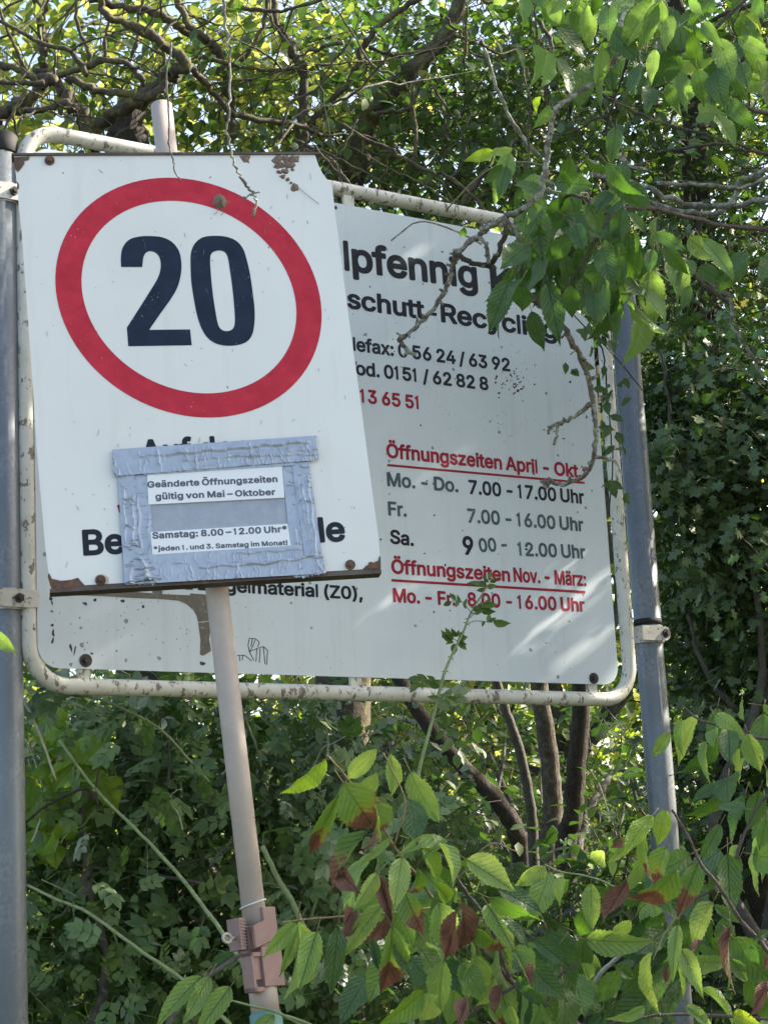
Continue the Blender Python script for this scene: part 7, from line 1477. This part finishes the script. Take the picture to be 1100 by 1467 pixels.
for k in ('comp0', 'comp1', 'comp2'):
    for mt in (L_rose, L_rosel):
        V0, T0 = TM[k]; me = bpy.data.meshes.new('leaf'); me.from_pydata(V0.tolist(), [], T0.tolist()); me.materials.append(mt); me.update(); cm.append(me)
        if mt is L_rosel and k != 'comp1': cm.pop()
pts = [at(x, y, z) for x, y, z in zip(rng.uniform(40, 620, 230), rng.uniform(990, 1460, 230), rng.uniform(4.2, 4.75, 230))]
pts += [at(x, y, 4.1) for x, y in ((60, 990), (90, 985), (120, 992), (140, 1000), (50, 1010), (180, 1020), (210, 1040), (100, 1010))] * 3
pts = [p for p in pts]
spray_leaves(rose, cm, pts, .088, 260, droop=.1, spread=.02)
for _ in range(30):     # dead and woody stems in the bush
    x, y = rng.uniform(40, 600), rng.uniform(1010, 1460); a = rng.normal(-1.3, .5); d = np.array([math.cos(a), math.sin(a)]) * rng.uniform(14, 30); L = [(x, y)]
    for _k in range(5): d = d + rng.normal(0, 5, 2); x += d[0]; y += d[1]; L.append((x, max(y, 1003)))
    z = rng.uniform(4.25, 4.8); branch(rose, L, (z, z + rng.uniform(-.1, .2)), rng.uniform(2, 4.5), 1.3, [B_dead, B_grey, B_cane, B_brown][int(rng.integers(4))], 'stem', 5, .05, .3, 3)
crown(rose, [(at(x, y, z), (.22, .2, .16), 60) for x, y, z in ((120, 1080, 4.75), (250, 1150, 4.8), (420, 1180, 4.9), (150, 1300, 4.7), (330, 1330, 4.8), (520, 1330, 4.9), (480, 1080, 5.0))], 'ovate', L_rosel, .032, 7, .8, .15, B_grey, None, twr=.0014, up=.4, name='young_foliage')
# broad-leaved maple sapling behind at left (bright lit leaves)
syc = empty('maple_sapling', ground_pt(100, 1100, 5.3), 'young broad-leaved sapling with bright yellow-green lit leaves beside the left post under the board', 'shrub')
mb = MB(); limb(mb, ground_pt(100, 1100, 5.3), at(105, 1020, 5.2), .012, .005); mb.obj('stem', B_grey, syc)
pts = [at(x, y, z) for x, y, z in zip(rng.normal(80, 36, 40), rng.normal(1120, 50, 40), rng.uniform(4.45, 4.7, 40))]
V0, T0 = TM['round']; mm_ = bpy.data.meshes.new('leaf'); mm_.from_pydata(V0.tolist(), [], T0.tolist()); mm_.materials.append(L_yellow); mm_.update()
spray_leaves(syc, leaf_set(L_yellow, 4, W=.95, serr=.12, petiole=0), pts, .07, 60, droop=.6, spread=.02)

# ------------------------------------------------------------------ rose shoot in front of the board
sh = empty('rose_shoot', at(602, 1110, 4.25), 'single thorny rose shoot with small leaflets rising in front of the red winter hours', 'plant')
shp = [(596, 1130), (602, 1096), (612, 1058), (621, 1025), (633, 976), (640, 955), (648, 937), (656, 920), (663, 907), (670, 888), (677, 873), (688, 855), (697, 841)]
P = poly(shp, (4.25, 4.45)); mb = MB(); tube(mb, P, np.linspace(.0045, .0016, len(P)), 8, 4, .02); mb.obj('cane', B_cane, sh)
mb = MB()
for i in range(2, len(P) - 1):
    for s in (-1, 1):
        t = nrm(P[i + 1] - P[i]); d = nrm(np.array([s, .2, 0.]) - t * s * t[0]); b0 = P[i] + (P[i + 1] - P[i]) * rng.random(); tube(mb, [b0 + d * .002, b0 + d * .0055, b0 + d * .0085 - t * .0025], [.002, .001, .0002], 5, 1, curve=False)
tag(mb.obj('thorns', B_pet, sh), kind='stuff')
lm = []
for s in range(4):
    me, nl = leaf_hi(W=.56, fold=.2, droop=.1, nv=10, serr=.04, seed=s, petiole=0); me.materials.append(L_rose); lm.append(me)
LS['r'] = lm
def pinna(stem, tips, Z=4.4):
    P = poly(stem, Z); mb = MB(); tube(mb, P, [.0011] * len(P), 5, 3); r = mb.obj('leaf_stalk', B_cane, sh)
    for (b, t, wf) in tips: put_leaf('r', at(*b, Z), at(*t, Z - rng.uniform(-.008, .015)), wf, r, rng.normal(0, .5), 'leaflet')
pinna([(697, 841), (703, 832), (700, 824)], [((697, 838), (682, 834), 1), ((700, 834), (690, 824), .9), ((698, 842), (711, 838), 1), ((702, 834), (714, 828), 1), ((700, 828), (704, 818), 1), ((694, 845), (682, 846), .8), ((690, 840), (672, 832), .8), ((684, 840), (668, 834), .7)], 4.45)
pinna([(675, 878), (664, 864), (655, 860), (646, 862)], [((646, 862), (634, 868), 1), ((652, 860), (644, 849), 1), ((656, 860), (653, 870), .9), ((660, 863), (654, 852), 1), ((666, 868), (668, 856), .8), ((663, 864), (668, 873), .8)])
pinna([(670, 894), (678, 890), (690, 890), (704, 892)], [((706, 891), (731, 894), .8), ((698, 891), (702, 879), 1.1), ((694, 890), (690, 898), .9), ((700, 892), (711, 884), .8)])
pinna([(673, 885), (684, 874), (694, 870)], [((680, 880), (693, 873), 1), ((688, 872), (710, 878), .9), ((690, 868), (712, 866), .9), ((684, 876), (690, 862), .9), ((694, 865), (704, 858), .8), ((678, 876), (686, 866), .8)])
pinna([(656, 918), (648, 915), (642, 912)], [((648, 918), (630, 904), 1), ((650, 916), (636, 899), .9), ((655, 912), (645, 900), 1), ((650, 920), (638, 922), 1), ((654, 918), (668, 924), 1), ((656, 916), (670, 912), 1), ((657, 920), (668, 931), .9), ((651, 922), (650, 938), 1.1), ((652, 912), (658, 902), .8), ((646, 914), (632, 912), .8), ((656, 910), (664, 905), .8)], 4.38)
pinna([(631, 984), (622, 976), (606, 974), (592, 978)], [((612, 976), (596, 965), .8), ((603, 974), (582, 972), .9), ((600, 978), (586, 992), 1), ((622, 976), (612, 968), .9), ((616, 977), (630, 986), 1.1), ((606, 976), (604, 988), .8)], 4.33)
pinna([(628, 1000), (640, 997), (655, 998)], [((640, 998), (662, 1000), .7), ((634, 998), (648, 992), .8), ((628, 1000), (612, 998), .7), ((644, 1000), (655, 1008), .8), ((636, 1002), (646, 1012), .8)], 4.3)
pinna([(618, 1035), (634, 1046), (648, 1062), (654, 1080)], [((636, 1048), (622, 1060), .9), ((640, 1050), (660, 1050), .9), ((648, 1062), (632, 1078), .9), ((650, 1064), (668, 1070), .9), ((654, 1080), (656, 1102), 1), ((628, 1042), (640, 1034), .9)], 4.3)

# ------------------------------------------------------------------ cherry over the top right corner of the board
ch = empty('cherry_tree', ground_pt(1120, 600, 4.5), 'cherry tree reaching in from the right with big drooping leaves over the board corner', 'tree')
q = at(1190, 700, 4.5); mb = MB(); tube(mb, [(q[0], q[1], -.1), tuple(q), at(1185, 200, 4.5), at(1150, -100, 4.4)], [.09, .065, .05, .03], 14, 5, .06); mb.obj('trunk', B_dark, ch)
CB = [
    ([(1190, -20), (1100, -30), (1000, -20), (900, 10), (890, 60), (886, 80)], (4.4, 4.0), 9, 5, B_lich), ([(886, 80), (868, 102), (845, 122), (812, 143), (796, 156), (790, 178), (784, 222), (778, 262), (768, 285), (745, 302)], 4.0, 7, 9, B_lich),
    ([(745, 302), (722, 312), (705, 322), (686, 336), (664, 354), (652, 368), (648, 388), (640, 412), (625, 438), (602, 462), (580, 482)], (4.0, 4.1), 9, 6, B_lich), ([(580, 482), (572, 486), (579, 496), (586, 505), (596, 508)], 4.1, 8, 5, B_lich),
    ([(650, 362), (672, 374), (692, 380), (706, 374), (716, 356), (724, 330), (722, 312)], 4.02, 8, 8, B_moss), ([(700, 378), (697, 352), (688, 336), (690, 322)], 4.0, 6, 6, B_lich),
    ([(722, 312), (738, 330), (748, 362), (745, 388), (736, 406)], 3.98, 6, 6, B_lich), ([(736, 406), (760, 424), (782, 442), (806, 470), (824, 500), (840, 536), (848, 570), (852, 610), (852, 645), (846, 668), (832, 684), (808, 694), (790, 692), (774, 690)], (3.98, 4.2), 10, 5, B_lich),
    ([(846, 578), (826, 594), (806, 606), (796, 608), (788, 612), (784, 622)], 4.1, 7, 4, B_lich), ([(797, 608), (798, 620), (793, 638)], 4.1, 5, 4, B_lich), ([(852, 655), (866, 656), (880, 660), (886, 668)], 4.2, 5, 3, B_lich),
    ([(780, 272), (805, 278), (840, 284), (846, 300)], 3.95, 6, 5, B_lich), ([(900, 80), (888, 120), (872, 165), (868, 195)], 4.1, 4, 3, B_dark), ([(1100, -30), (1080, 60), (1040, 110), (1000, 140)], 4.2, 6, 4, B_dark),
    ([(1190, 200), (1120, 170), (1060, 150), (1000, 120), (950, 60)], (4.4, 4.1), 8, 4, B_chtwig), ([(1190, 330), (1110, 330), (1020, 320), (940, 300), (880, 300), (830, 330)], (4.5, 3.95), 9, 4, B_chtwig), ([(880, 300), (850, 350), (820, 400), (800, 430)], 3.95, 5, 3, B_chtwig), ([(640, 300), (690, 250), (740, 232), (790, 240)], (4.0, 4.0), 2.5, 3, B_pet),
    ([(560, 345), (600, 318), (650, 330), (690, 350)], 4.6, 2, 3, B_lich), ([(1100, -30), (1000, 60), (920, 90)], 4.1, 5, 3, B_chtwig)]
for pts, Z, w0, w1, m in CB: branch(ch, pts, Z, w0, w1, m, 'branch', 9, .10, .3)
mb = MB()      # short knobbly spurs
for pts, Z, w0, w1, m in CB[1:12]:
    P = catmull(np.array(poly(pts, Z)), 4)
    for i in range(1, len(P) - 1, 2):
        d = nrm(rng.normal(0, 1, 3)); r = w0 * 4 / F / 2; tube(mb, [P[i], P[i] + d * r * 1.3, P[i] + d * r * rng.uniform(1.6, 3.0)], [r * .6, r * .5, r * .35], 6, 2, .15)
tag(mb.obj('spurs', B_lich, ch), kind='stuff')
def zA(x, y): return (700 + x / 2.75, y / 2.75)
def zB(x, y): return (640 + x / 2.391, 200 + y / 2.391)
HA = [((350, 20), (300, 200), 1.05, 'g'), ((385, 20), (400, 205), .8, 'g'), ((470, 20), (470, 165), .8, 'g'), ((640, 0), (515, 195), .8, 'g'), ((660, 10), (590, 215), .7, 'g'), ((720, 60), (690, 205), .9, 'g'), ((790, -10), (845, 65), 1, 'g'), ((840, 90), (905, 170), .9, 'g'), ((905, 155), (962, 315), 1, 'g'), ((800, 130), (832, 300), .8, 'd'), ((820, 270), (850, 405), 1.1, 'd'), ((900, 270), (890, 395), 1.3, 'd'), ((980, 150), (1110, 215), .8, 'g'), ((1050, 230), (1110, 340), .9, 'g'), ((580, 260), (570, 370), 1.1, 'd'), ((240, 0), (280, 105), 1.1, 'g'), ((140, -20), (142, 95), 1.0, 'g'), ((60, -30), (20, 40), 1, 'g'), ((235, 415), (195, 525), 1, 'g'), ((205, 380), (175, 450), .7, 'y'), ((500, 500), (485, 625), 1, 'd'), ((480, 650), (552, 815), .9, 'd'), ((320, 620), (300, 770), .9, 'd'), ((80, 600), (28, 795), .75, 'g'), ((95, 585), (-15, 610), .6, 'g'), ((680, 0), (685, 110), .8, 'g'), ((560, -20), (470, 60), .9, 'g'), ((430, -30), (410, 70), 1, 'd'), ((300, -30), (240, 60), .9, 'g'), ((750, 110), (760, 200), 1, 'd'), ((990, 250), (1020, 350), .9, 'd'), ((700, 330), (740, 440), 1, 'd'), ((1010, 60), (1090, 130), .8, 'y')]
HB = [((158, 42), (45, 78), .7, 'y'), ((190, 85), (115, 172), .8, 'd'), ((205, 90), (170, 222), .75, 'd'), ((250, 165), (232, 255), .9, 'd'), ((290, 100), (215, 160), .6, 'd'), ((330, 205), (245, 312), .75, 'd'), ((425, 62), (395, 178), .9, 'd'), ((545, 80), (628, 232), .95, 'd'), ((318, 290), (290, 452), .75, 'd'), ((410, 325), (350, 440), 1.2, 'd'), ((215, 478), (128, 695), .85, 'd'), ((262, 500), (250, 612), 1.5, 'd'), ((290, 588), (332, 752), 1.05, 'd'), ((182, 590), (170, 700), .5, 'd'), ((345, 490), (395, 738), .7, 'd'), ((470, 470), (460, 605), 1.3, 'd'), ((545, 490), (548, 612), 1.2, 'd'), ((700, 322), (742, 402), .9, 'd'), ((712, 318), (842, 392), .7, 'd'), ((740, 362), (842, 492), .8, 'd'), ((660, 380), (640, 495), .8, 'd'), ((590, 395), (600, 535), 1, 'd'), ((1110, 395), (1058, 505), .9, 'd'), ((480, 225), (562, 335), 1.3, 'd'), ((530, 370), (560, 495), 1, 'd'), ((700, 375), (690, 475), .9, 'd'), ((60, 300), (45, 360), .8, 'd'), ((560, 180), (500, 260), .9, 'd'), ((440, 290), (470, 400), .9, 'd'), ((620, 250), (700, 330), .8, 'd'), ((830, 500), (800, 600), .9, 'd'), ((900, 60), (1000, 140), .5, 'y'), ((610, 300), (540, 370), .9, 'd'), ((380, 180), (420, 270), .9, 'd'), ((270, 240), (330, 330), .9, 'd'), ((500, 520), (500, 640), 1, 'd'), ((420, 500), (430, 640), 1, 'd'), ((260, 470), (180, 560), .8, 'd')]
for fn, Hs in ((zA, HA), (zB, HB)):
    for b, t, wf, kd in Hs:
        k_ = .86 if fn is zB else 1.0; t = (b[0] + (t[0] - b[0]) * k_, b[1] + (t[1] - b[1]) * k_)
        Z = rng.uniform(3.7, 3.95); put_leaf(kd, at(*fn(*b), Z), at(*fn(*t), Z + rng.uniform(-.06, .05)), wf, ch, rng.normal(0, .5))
def fill_leaves(parent, n, region, Zr, Lr, kinds, down=.9, wf=(.8, 1.2), lean=(0, 0)):
    cnt = 0
    while cnt < n:
        px, py = region(); Z = rng.uniform(*Zr); p = at(px, py, Z); d = nrm(np.array([rng.normal(lean[0], .5), rng.normal(lean[1], .4), -down + rng.normal(0, .35)])); L = rng.uniform(*Lr)
        put_leaf(kinds[int(rng.integers(len(kinds)))], p, p + d * L, rng.uniform(*wf), parent, rng.normal(0, .8), face=nrm(nrm(EYE - p) + [0, 0, .5])); cnt += 1
def regA():
    while True:
        x, y = rng.uniform(735, 1120), rng.uniform(-40, 480)
        k = [(1040, 60, 130, 120), (860, 30, 150, 70), (850, 330, 120, 110), (930, 400, 70, 60), (780, 300, 60, 60), (1000, 350, 70, 50)][int(rng.integers(6))]
        if ((x - k[0]) / k[2]) ** 2 + ((y - k[1]) / k[3]) ** 2 < 1: return x, y
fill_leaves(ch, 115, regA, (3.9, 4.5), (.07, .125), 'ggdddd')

def reg4():
    k = [(845, 350, 60, 60), (790, 330, 50, 50), (890, 390, 45, 70), (770, 400, 40, 35)][int(rng.integers(4))]; a = rng.uniform(0, 6.28); r = math.sqrt(rng.random()); return k[0] + k[2] * r * math.cos(a), k[1] + k[3] * r * math.sin(a) - 25
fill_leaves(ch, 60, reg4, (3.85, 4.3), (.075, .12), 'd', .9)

# dangling dead twigs in front of the 20 sign
dt = empty('dangling_twig', at(330, 60, 3.5), 'long lichened dead twig hanging over the red ring above the figure 0', 'twig', 'dead twigs hanging over the 20 sign')
o = branch(dt, [(318, -30), (322, 20), (328, 60), (330, 110), (329, 160), (326, 188), (332, 218), (342, 245), (352, 264), (362, 276), (366, 290), (363, 312)], 3.45, 4.2, 3.6, B_lich, 'branch', 8, .2, .8)
branch(dt, [(372, 276), (362, 278), (352, 282), (345, 284)], 3.45, 3.2, 2.4, B_lich, 'branch', 7, .2, .6)
dt2 = empty('dangling_twig', at(240, 130, 3.5), 'short dead twig hanging beside the pole top over the edge of the 20 sign', 'twig', 'dead twigs hanging over the 20 sign')
branch(dt2, [(246, 60), (240, 110), (243, 160), (242, 205), (248, 228), (252, 246), (260, 260)], 3.45, 3.2, 2.2, B_lich, 'branch', 7, .2, .8)
# thin creeper by the right tube
cr_ = empty('creeper', at(850, 450, 4.7), 'thin dark creeper with tiny leaves climbing along the right tube of the frame', 'plant')
branch(cr_, [(830, 420), (848, 460), (862, 500), (868, 540), (872, 600), (878, 660), (872, 740)], 4.65, 2.5, 2, B_dark, 'stem', 6, .1, .5)
branch(cr_, [(800, 430), (840, 470), (880, 510), (920, 560)], 4.6, 2, 1.5, B_dark, 'stem', 6, .1, .5)
pts = [at(x, y, 4.6) for x, y in ((822, 528), (858, 480), (866, 520), (872, 560), (846, 470), (876, 610), (880, 640), (874, 690), (826, 520), (880, 580), (870, 470), (886, 545))]
V0, T0 = TM['ovate']; im = bpy.data.meshes.new('leaf'); im.from_pydata(V0.tolist(), [], T0.tolist()); im.materials.append(L_ivy); im.update()
spray_leaves(cr_, [im], pts, .035, 46, droop=.5, spread=.012)

# ------------------------------------------------------------------ foreground cherry sprays at the bottom
def z7(x, y): return (380 + x / 2.5, 1040 + y / 2.5)
def z9(x, y): return (740 + x / 3.056, 1020 + y / 3.056)
f1 = empty('cherry_sapling', ground_pt(830, 1467, 2.7), 'young cherry with drooping green leaves scorched brown at the tips, bottom centre', 'shrub', 'young cherries in the foreground')
g1 = ground_pt(860, 1467, 2.8); mb = MB(); tube(mb, [g1 - [0, 0, .05], g1 + [.02, 0, .6], at(830, 1475, 2.75)], [.012, .010, .006], 10, 5, .05); mb.obj('stem', B_chtwig, f1)
for pts, Z, w0, w1, m in [([(835, 1480), (820, 1464), (772, 1436), (740, 1412), (700, 1372), (676, 1345)], (2.7, 2.6), 12, 6, B_chtwig), ([(730, 1400), (700, 1324), (672, 1284), (656, 1260), (636, 1228), (604, 1214)], 2.6, 6, 3.5, B_chtwig),
                          ([(676, 1345), (640, 1310), (620, 1288), (600, 1256), (580, 1236), (564, 1212), (532, 1160), (492, 1108), (468, 1082)], (2.62, 2.5), 6, 3, B_pet), ([(620, 1300), (560, 1308), (480, 1314), (428, 1318), (404, 1322)], (2.6, 2.45), 4, 2.5, B_pet),
                          ([(564, 1212), (580, 1150), (560, 1100), (548, 1078)], 2.5, 3, 2, B_pet), ([(443, 1475), (400, 1452), (356, 1440), (300, 1424), (275, 1413)], 2.6, 4, 3, B_cane), ([(500, 1490), (443, 1467), (400, 1452)], 2.6, 5, 4, B_cane), ([(780, 1442), (800, 1400), (830, 1380)], 2.6, 5, 3, B_chtwig), ([(740, 1412), (690, 1440), (640, 1480)], 2.62, 5, 4, B_chtwig), ([(656, 1260), (700, 1210), (740, 1220)], 2.58, 3, 2, B_pet)]:
    branch(f1, pts, Z, w0, w1, m, 'branch', 9, .05, .15)
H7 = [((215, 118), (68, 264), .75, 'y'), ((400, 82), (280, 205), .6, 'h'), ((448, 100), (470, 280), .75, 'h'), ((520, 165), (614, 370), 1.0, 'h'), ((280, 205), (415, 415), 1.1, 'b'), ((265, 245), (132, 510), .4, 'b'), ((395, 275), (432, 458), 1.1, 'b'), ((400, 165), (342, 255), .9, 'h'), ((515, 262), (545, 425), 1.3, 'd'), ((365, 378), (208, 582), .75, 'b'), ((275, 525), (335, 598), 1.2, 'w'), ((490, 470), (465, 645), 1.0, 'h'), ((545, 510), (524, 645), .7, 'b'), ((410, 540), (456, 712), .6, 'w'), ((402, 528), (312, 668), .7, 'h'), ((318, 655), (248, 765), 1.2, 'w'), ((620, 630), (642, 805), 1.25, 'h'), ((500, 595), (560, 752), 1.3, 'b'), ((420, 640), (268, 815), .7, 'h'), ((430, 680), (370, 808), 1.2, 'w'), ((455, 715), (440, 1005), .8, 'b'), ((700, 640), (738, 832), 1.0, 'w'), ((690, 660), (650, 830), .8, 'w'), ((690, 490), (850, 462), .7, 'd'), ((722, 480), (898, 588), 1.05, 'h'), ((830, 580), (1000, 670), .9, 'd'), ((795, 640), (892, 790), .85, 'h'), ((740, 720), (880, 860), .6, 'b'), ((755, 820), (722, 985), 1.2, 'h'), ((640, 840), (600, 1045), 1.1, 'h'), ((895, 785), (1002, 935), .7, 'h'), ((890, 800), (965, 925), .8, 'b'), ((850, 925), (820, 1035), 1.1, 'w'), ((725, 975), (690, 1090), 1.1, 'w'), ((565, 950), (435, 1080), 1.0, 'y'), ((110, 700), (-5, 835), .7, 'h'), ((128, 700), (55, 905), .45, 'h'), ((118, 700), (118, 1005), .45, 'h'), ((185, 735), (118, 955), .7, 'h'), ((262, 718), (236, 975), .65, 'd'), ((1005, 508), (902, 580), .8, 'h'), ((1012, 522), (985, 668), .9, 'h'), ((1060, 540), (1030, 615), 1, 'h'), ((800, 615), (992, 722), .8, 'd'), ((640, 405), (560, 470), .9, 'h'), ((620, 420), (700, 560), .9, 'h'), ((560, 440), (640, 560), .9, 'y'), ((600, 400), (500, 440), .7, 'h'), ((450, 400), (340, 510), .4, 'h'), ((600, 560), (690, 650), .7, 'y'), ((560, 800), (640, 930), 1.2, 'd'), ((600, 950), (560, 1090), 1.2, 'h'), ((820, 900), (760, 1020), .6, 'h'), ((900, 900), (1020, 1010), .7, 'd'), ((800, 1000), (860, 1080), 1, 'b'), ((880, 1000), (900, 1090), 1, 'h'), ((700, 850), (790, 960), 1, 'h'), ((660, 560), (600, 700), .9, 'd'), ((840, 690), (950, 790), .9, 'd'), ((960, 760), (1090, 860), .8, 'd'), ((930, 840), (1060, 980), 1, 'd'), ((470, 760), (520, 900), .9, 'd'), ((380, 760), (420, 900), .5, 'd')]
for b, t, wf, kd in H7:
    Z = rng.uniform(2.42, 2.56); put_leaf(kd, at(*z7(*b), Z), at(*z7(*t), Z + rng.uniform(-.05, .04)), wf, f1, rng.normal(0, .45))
for b, t in (((288, 1400), (222, 1462)), ((300, 1398), (262, 1470)), ((330, 1414), (282, 1478)), ((392, 1455), (352, 1490))): put_leaf('g', at(*b, 2.55), at(*t, 2.5), .65, f1, rng.normal(0, .3))
def reg1():
    k = [(640, 1330, 110, 90), (700, 1420, 130, 60), (570, 1270, 60, 70), (790, 1390, 80, 70), (620, 1420, 100, 60)][int(rng.integers(5))]; a = rng.uniform(0, 6.28); r = math.sqrt(rng.random()); return k[0] + k[2] * r * math.cos(a), k[1] + k[3] * r * math.sin(a) - 30
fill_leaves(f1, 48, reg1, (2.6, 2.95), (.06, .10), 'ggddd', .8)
f2 = empty('cherry_sapling', ground_pt(1110, 1467, 2.6), 'young cherry with brown-tipped drooping leaves in front of the foot of the right post', 'shrub', 'young cherries in the foreground')
g2 = ground_pt(1190, 1467, 2.7); mb = MB(); tube(mb, [g2 - [0, 0, .05], g2 + [.0, 0, .6], at(1140, 1430, 2.6), at(1105, 1368, 2.55)], [.012, .010, .007, .005], 10, 5, .05); mb.obj('stem', B_chtwig, f2)
for pts, Z, w0, w1, m in [([(1110, 1376), (1085, 1345), (1060, 1318), (1030, 1270), (1005, 1240), (990, 1208), (972, 1176), (962, 1160)], 2.52, 7, 3.5, B_chtwig), ([(895, 1278), (862, 1262), (835, 1254), (800, 1248), (780, 1238)], 2.65, 3, 2.5, B_cane), ([(1030, 1270), (985, 1290), (940, 1280), (895, 1278)], 2.6, 4, 3, B_chtwig), ([(985, 1290), (950, 1340), (935, 1375)], 2.6, 3.5, 2, B_cane),
                          ([(1110, 1060), (1062, 1052), (1030, 1040), (1000, 1030), (975, 1010)], (2.9, 2.9), 5, 3, B_chtwig), ([(1105, 1130), (1080, 1165), (1060, 1210), (1045, 1270), (1040, 1300)], 2.9, 5, 4, B_grey), ([(840, 1420), (860, 1395), (880, 1375), (900, 1362)], 3.0, 7, 6, B_dead), ([(775, 1335), (830, 1350), (880, 1362)], 3.2, 4, 4, B_grey), ([(870, 1467), (940, 1455), (1010, 1454), (1100, 1460)], 2.6, 4, 5, B_chtwig)]:
    branch(f2, pts, Z, w0, w1, m, 'branch', 9, .05, .15)
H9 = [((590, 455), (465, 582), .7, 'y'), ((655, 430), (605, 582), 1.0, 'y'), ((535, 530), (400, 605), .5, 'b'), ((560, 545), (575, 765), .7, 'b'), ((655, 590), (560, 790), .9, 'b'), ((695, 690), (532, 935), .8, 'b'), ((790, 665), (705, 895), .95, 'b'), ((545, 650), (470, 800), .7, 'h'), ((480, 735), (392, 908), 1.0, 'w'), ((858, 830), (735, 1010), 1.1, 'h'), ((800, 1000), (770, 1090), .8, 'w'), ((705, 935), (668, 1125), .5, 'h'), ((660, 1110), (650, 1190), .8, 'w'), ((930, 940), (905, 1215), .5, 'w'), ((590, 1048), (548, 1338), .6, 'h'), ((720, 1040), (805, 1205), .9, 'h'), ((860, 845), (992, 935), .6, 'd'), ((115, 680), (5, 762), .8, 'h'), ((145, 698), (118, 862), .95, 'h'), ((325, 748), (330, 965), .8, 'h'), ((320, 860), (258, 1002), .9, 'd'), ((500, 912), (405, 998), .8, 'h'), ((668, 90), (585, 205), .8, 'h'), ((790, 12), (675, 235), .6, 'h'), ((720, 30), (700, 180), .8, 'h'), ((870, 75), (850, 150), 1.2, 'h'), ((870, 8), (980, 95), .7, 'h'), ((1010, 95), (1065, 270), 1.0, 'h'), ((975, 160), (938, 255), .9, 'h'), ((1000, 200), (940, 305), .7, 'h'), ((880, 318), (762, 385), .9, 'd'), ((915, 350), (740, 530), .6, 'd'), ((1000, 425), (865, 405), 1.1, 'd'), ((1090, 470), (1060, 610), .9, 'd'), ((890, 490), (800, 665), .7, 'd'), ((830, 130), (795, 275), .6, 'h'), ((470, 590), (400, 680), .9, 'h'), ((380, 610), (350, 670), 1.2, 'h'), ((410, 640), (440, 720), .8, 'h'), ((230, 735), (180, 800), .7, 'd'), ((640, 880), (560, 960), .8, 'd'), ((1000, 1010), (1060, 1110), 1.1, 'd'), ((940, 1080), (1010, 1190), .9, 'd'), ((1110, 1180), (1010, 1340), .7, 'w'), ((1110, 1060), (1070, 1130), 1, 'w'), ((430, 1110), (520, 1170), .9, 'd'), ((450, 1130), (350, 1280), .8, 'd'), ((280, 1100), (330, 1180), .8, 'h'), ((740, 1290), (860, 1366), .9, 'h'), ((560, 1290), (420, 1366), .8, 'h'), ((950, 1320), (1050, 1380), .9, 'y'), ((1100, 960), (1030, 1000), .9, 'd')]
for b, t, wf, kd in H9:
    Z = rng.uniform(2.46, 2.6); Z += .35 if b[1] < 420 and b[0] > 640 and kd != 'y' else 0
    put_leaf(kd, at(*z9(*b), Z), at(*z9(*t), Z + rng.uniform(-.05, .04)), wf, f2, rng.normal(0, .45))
def reg2():
    k = [(1000, 1400, 110, 70), (1060, 1200, 60, 90), (880, 1420, 100, 60), (1070, 1080, 60, 60), (980, 1330, 80, 50)][int(rng.integers(5))]; a = rng.uniform(0, 6.28); r = math.sqrt(rng.random()); return k[0] + k[2] * r * math.cos(a), k[1] + k[3] * r * math.sin(a) - 30
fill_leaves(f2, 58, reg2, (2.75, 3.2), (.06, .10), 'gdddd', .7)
def reg3():
    return rng.uniform(925, 1000), rng.uniform(1225, 1450)
fill_leaves(f2, 26, reg3, (2.7, 3.1), (.07, .11), 'gd', .8)
# yellowish leaf poking in at the left edge before the post
lf = empty('leaning_leaf_spray', at(-15, 905, 2.9), 'single pale green cherry leaf poking in before the left post', 'leaf')
put_leaf('g', at(-18, 902, 2.9), at(24, 938, 2.9), .9, lf, .2)
print('objects', len(bpy.data.objects), 'tris', sum(len(m.polygons) for m in bpy.data.meshes))
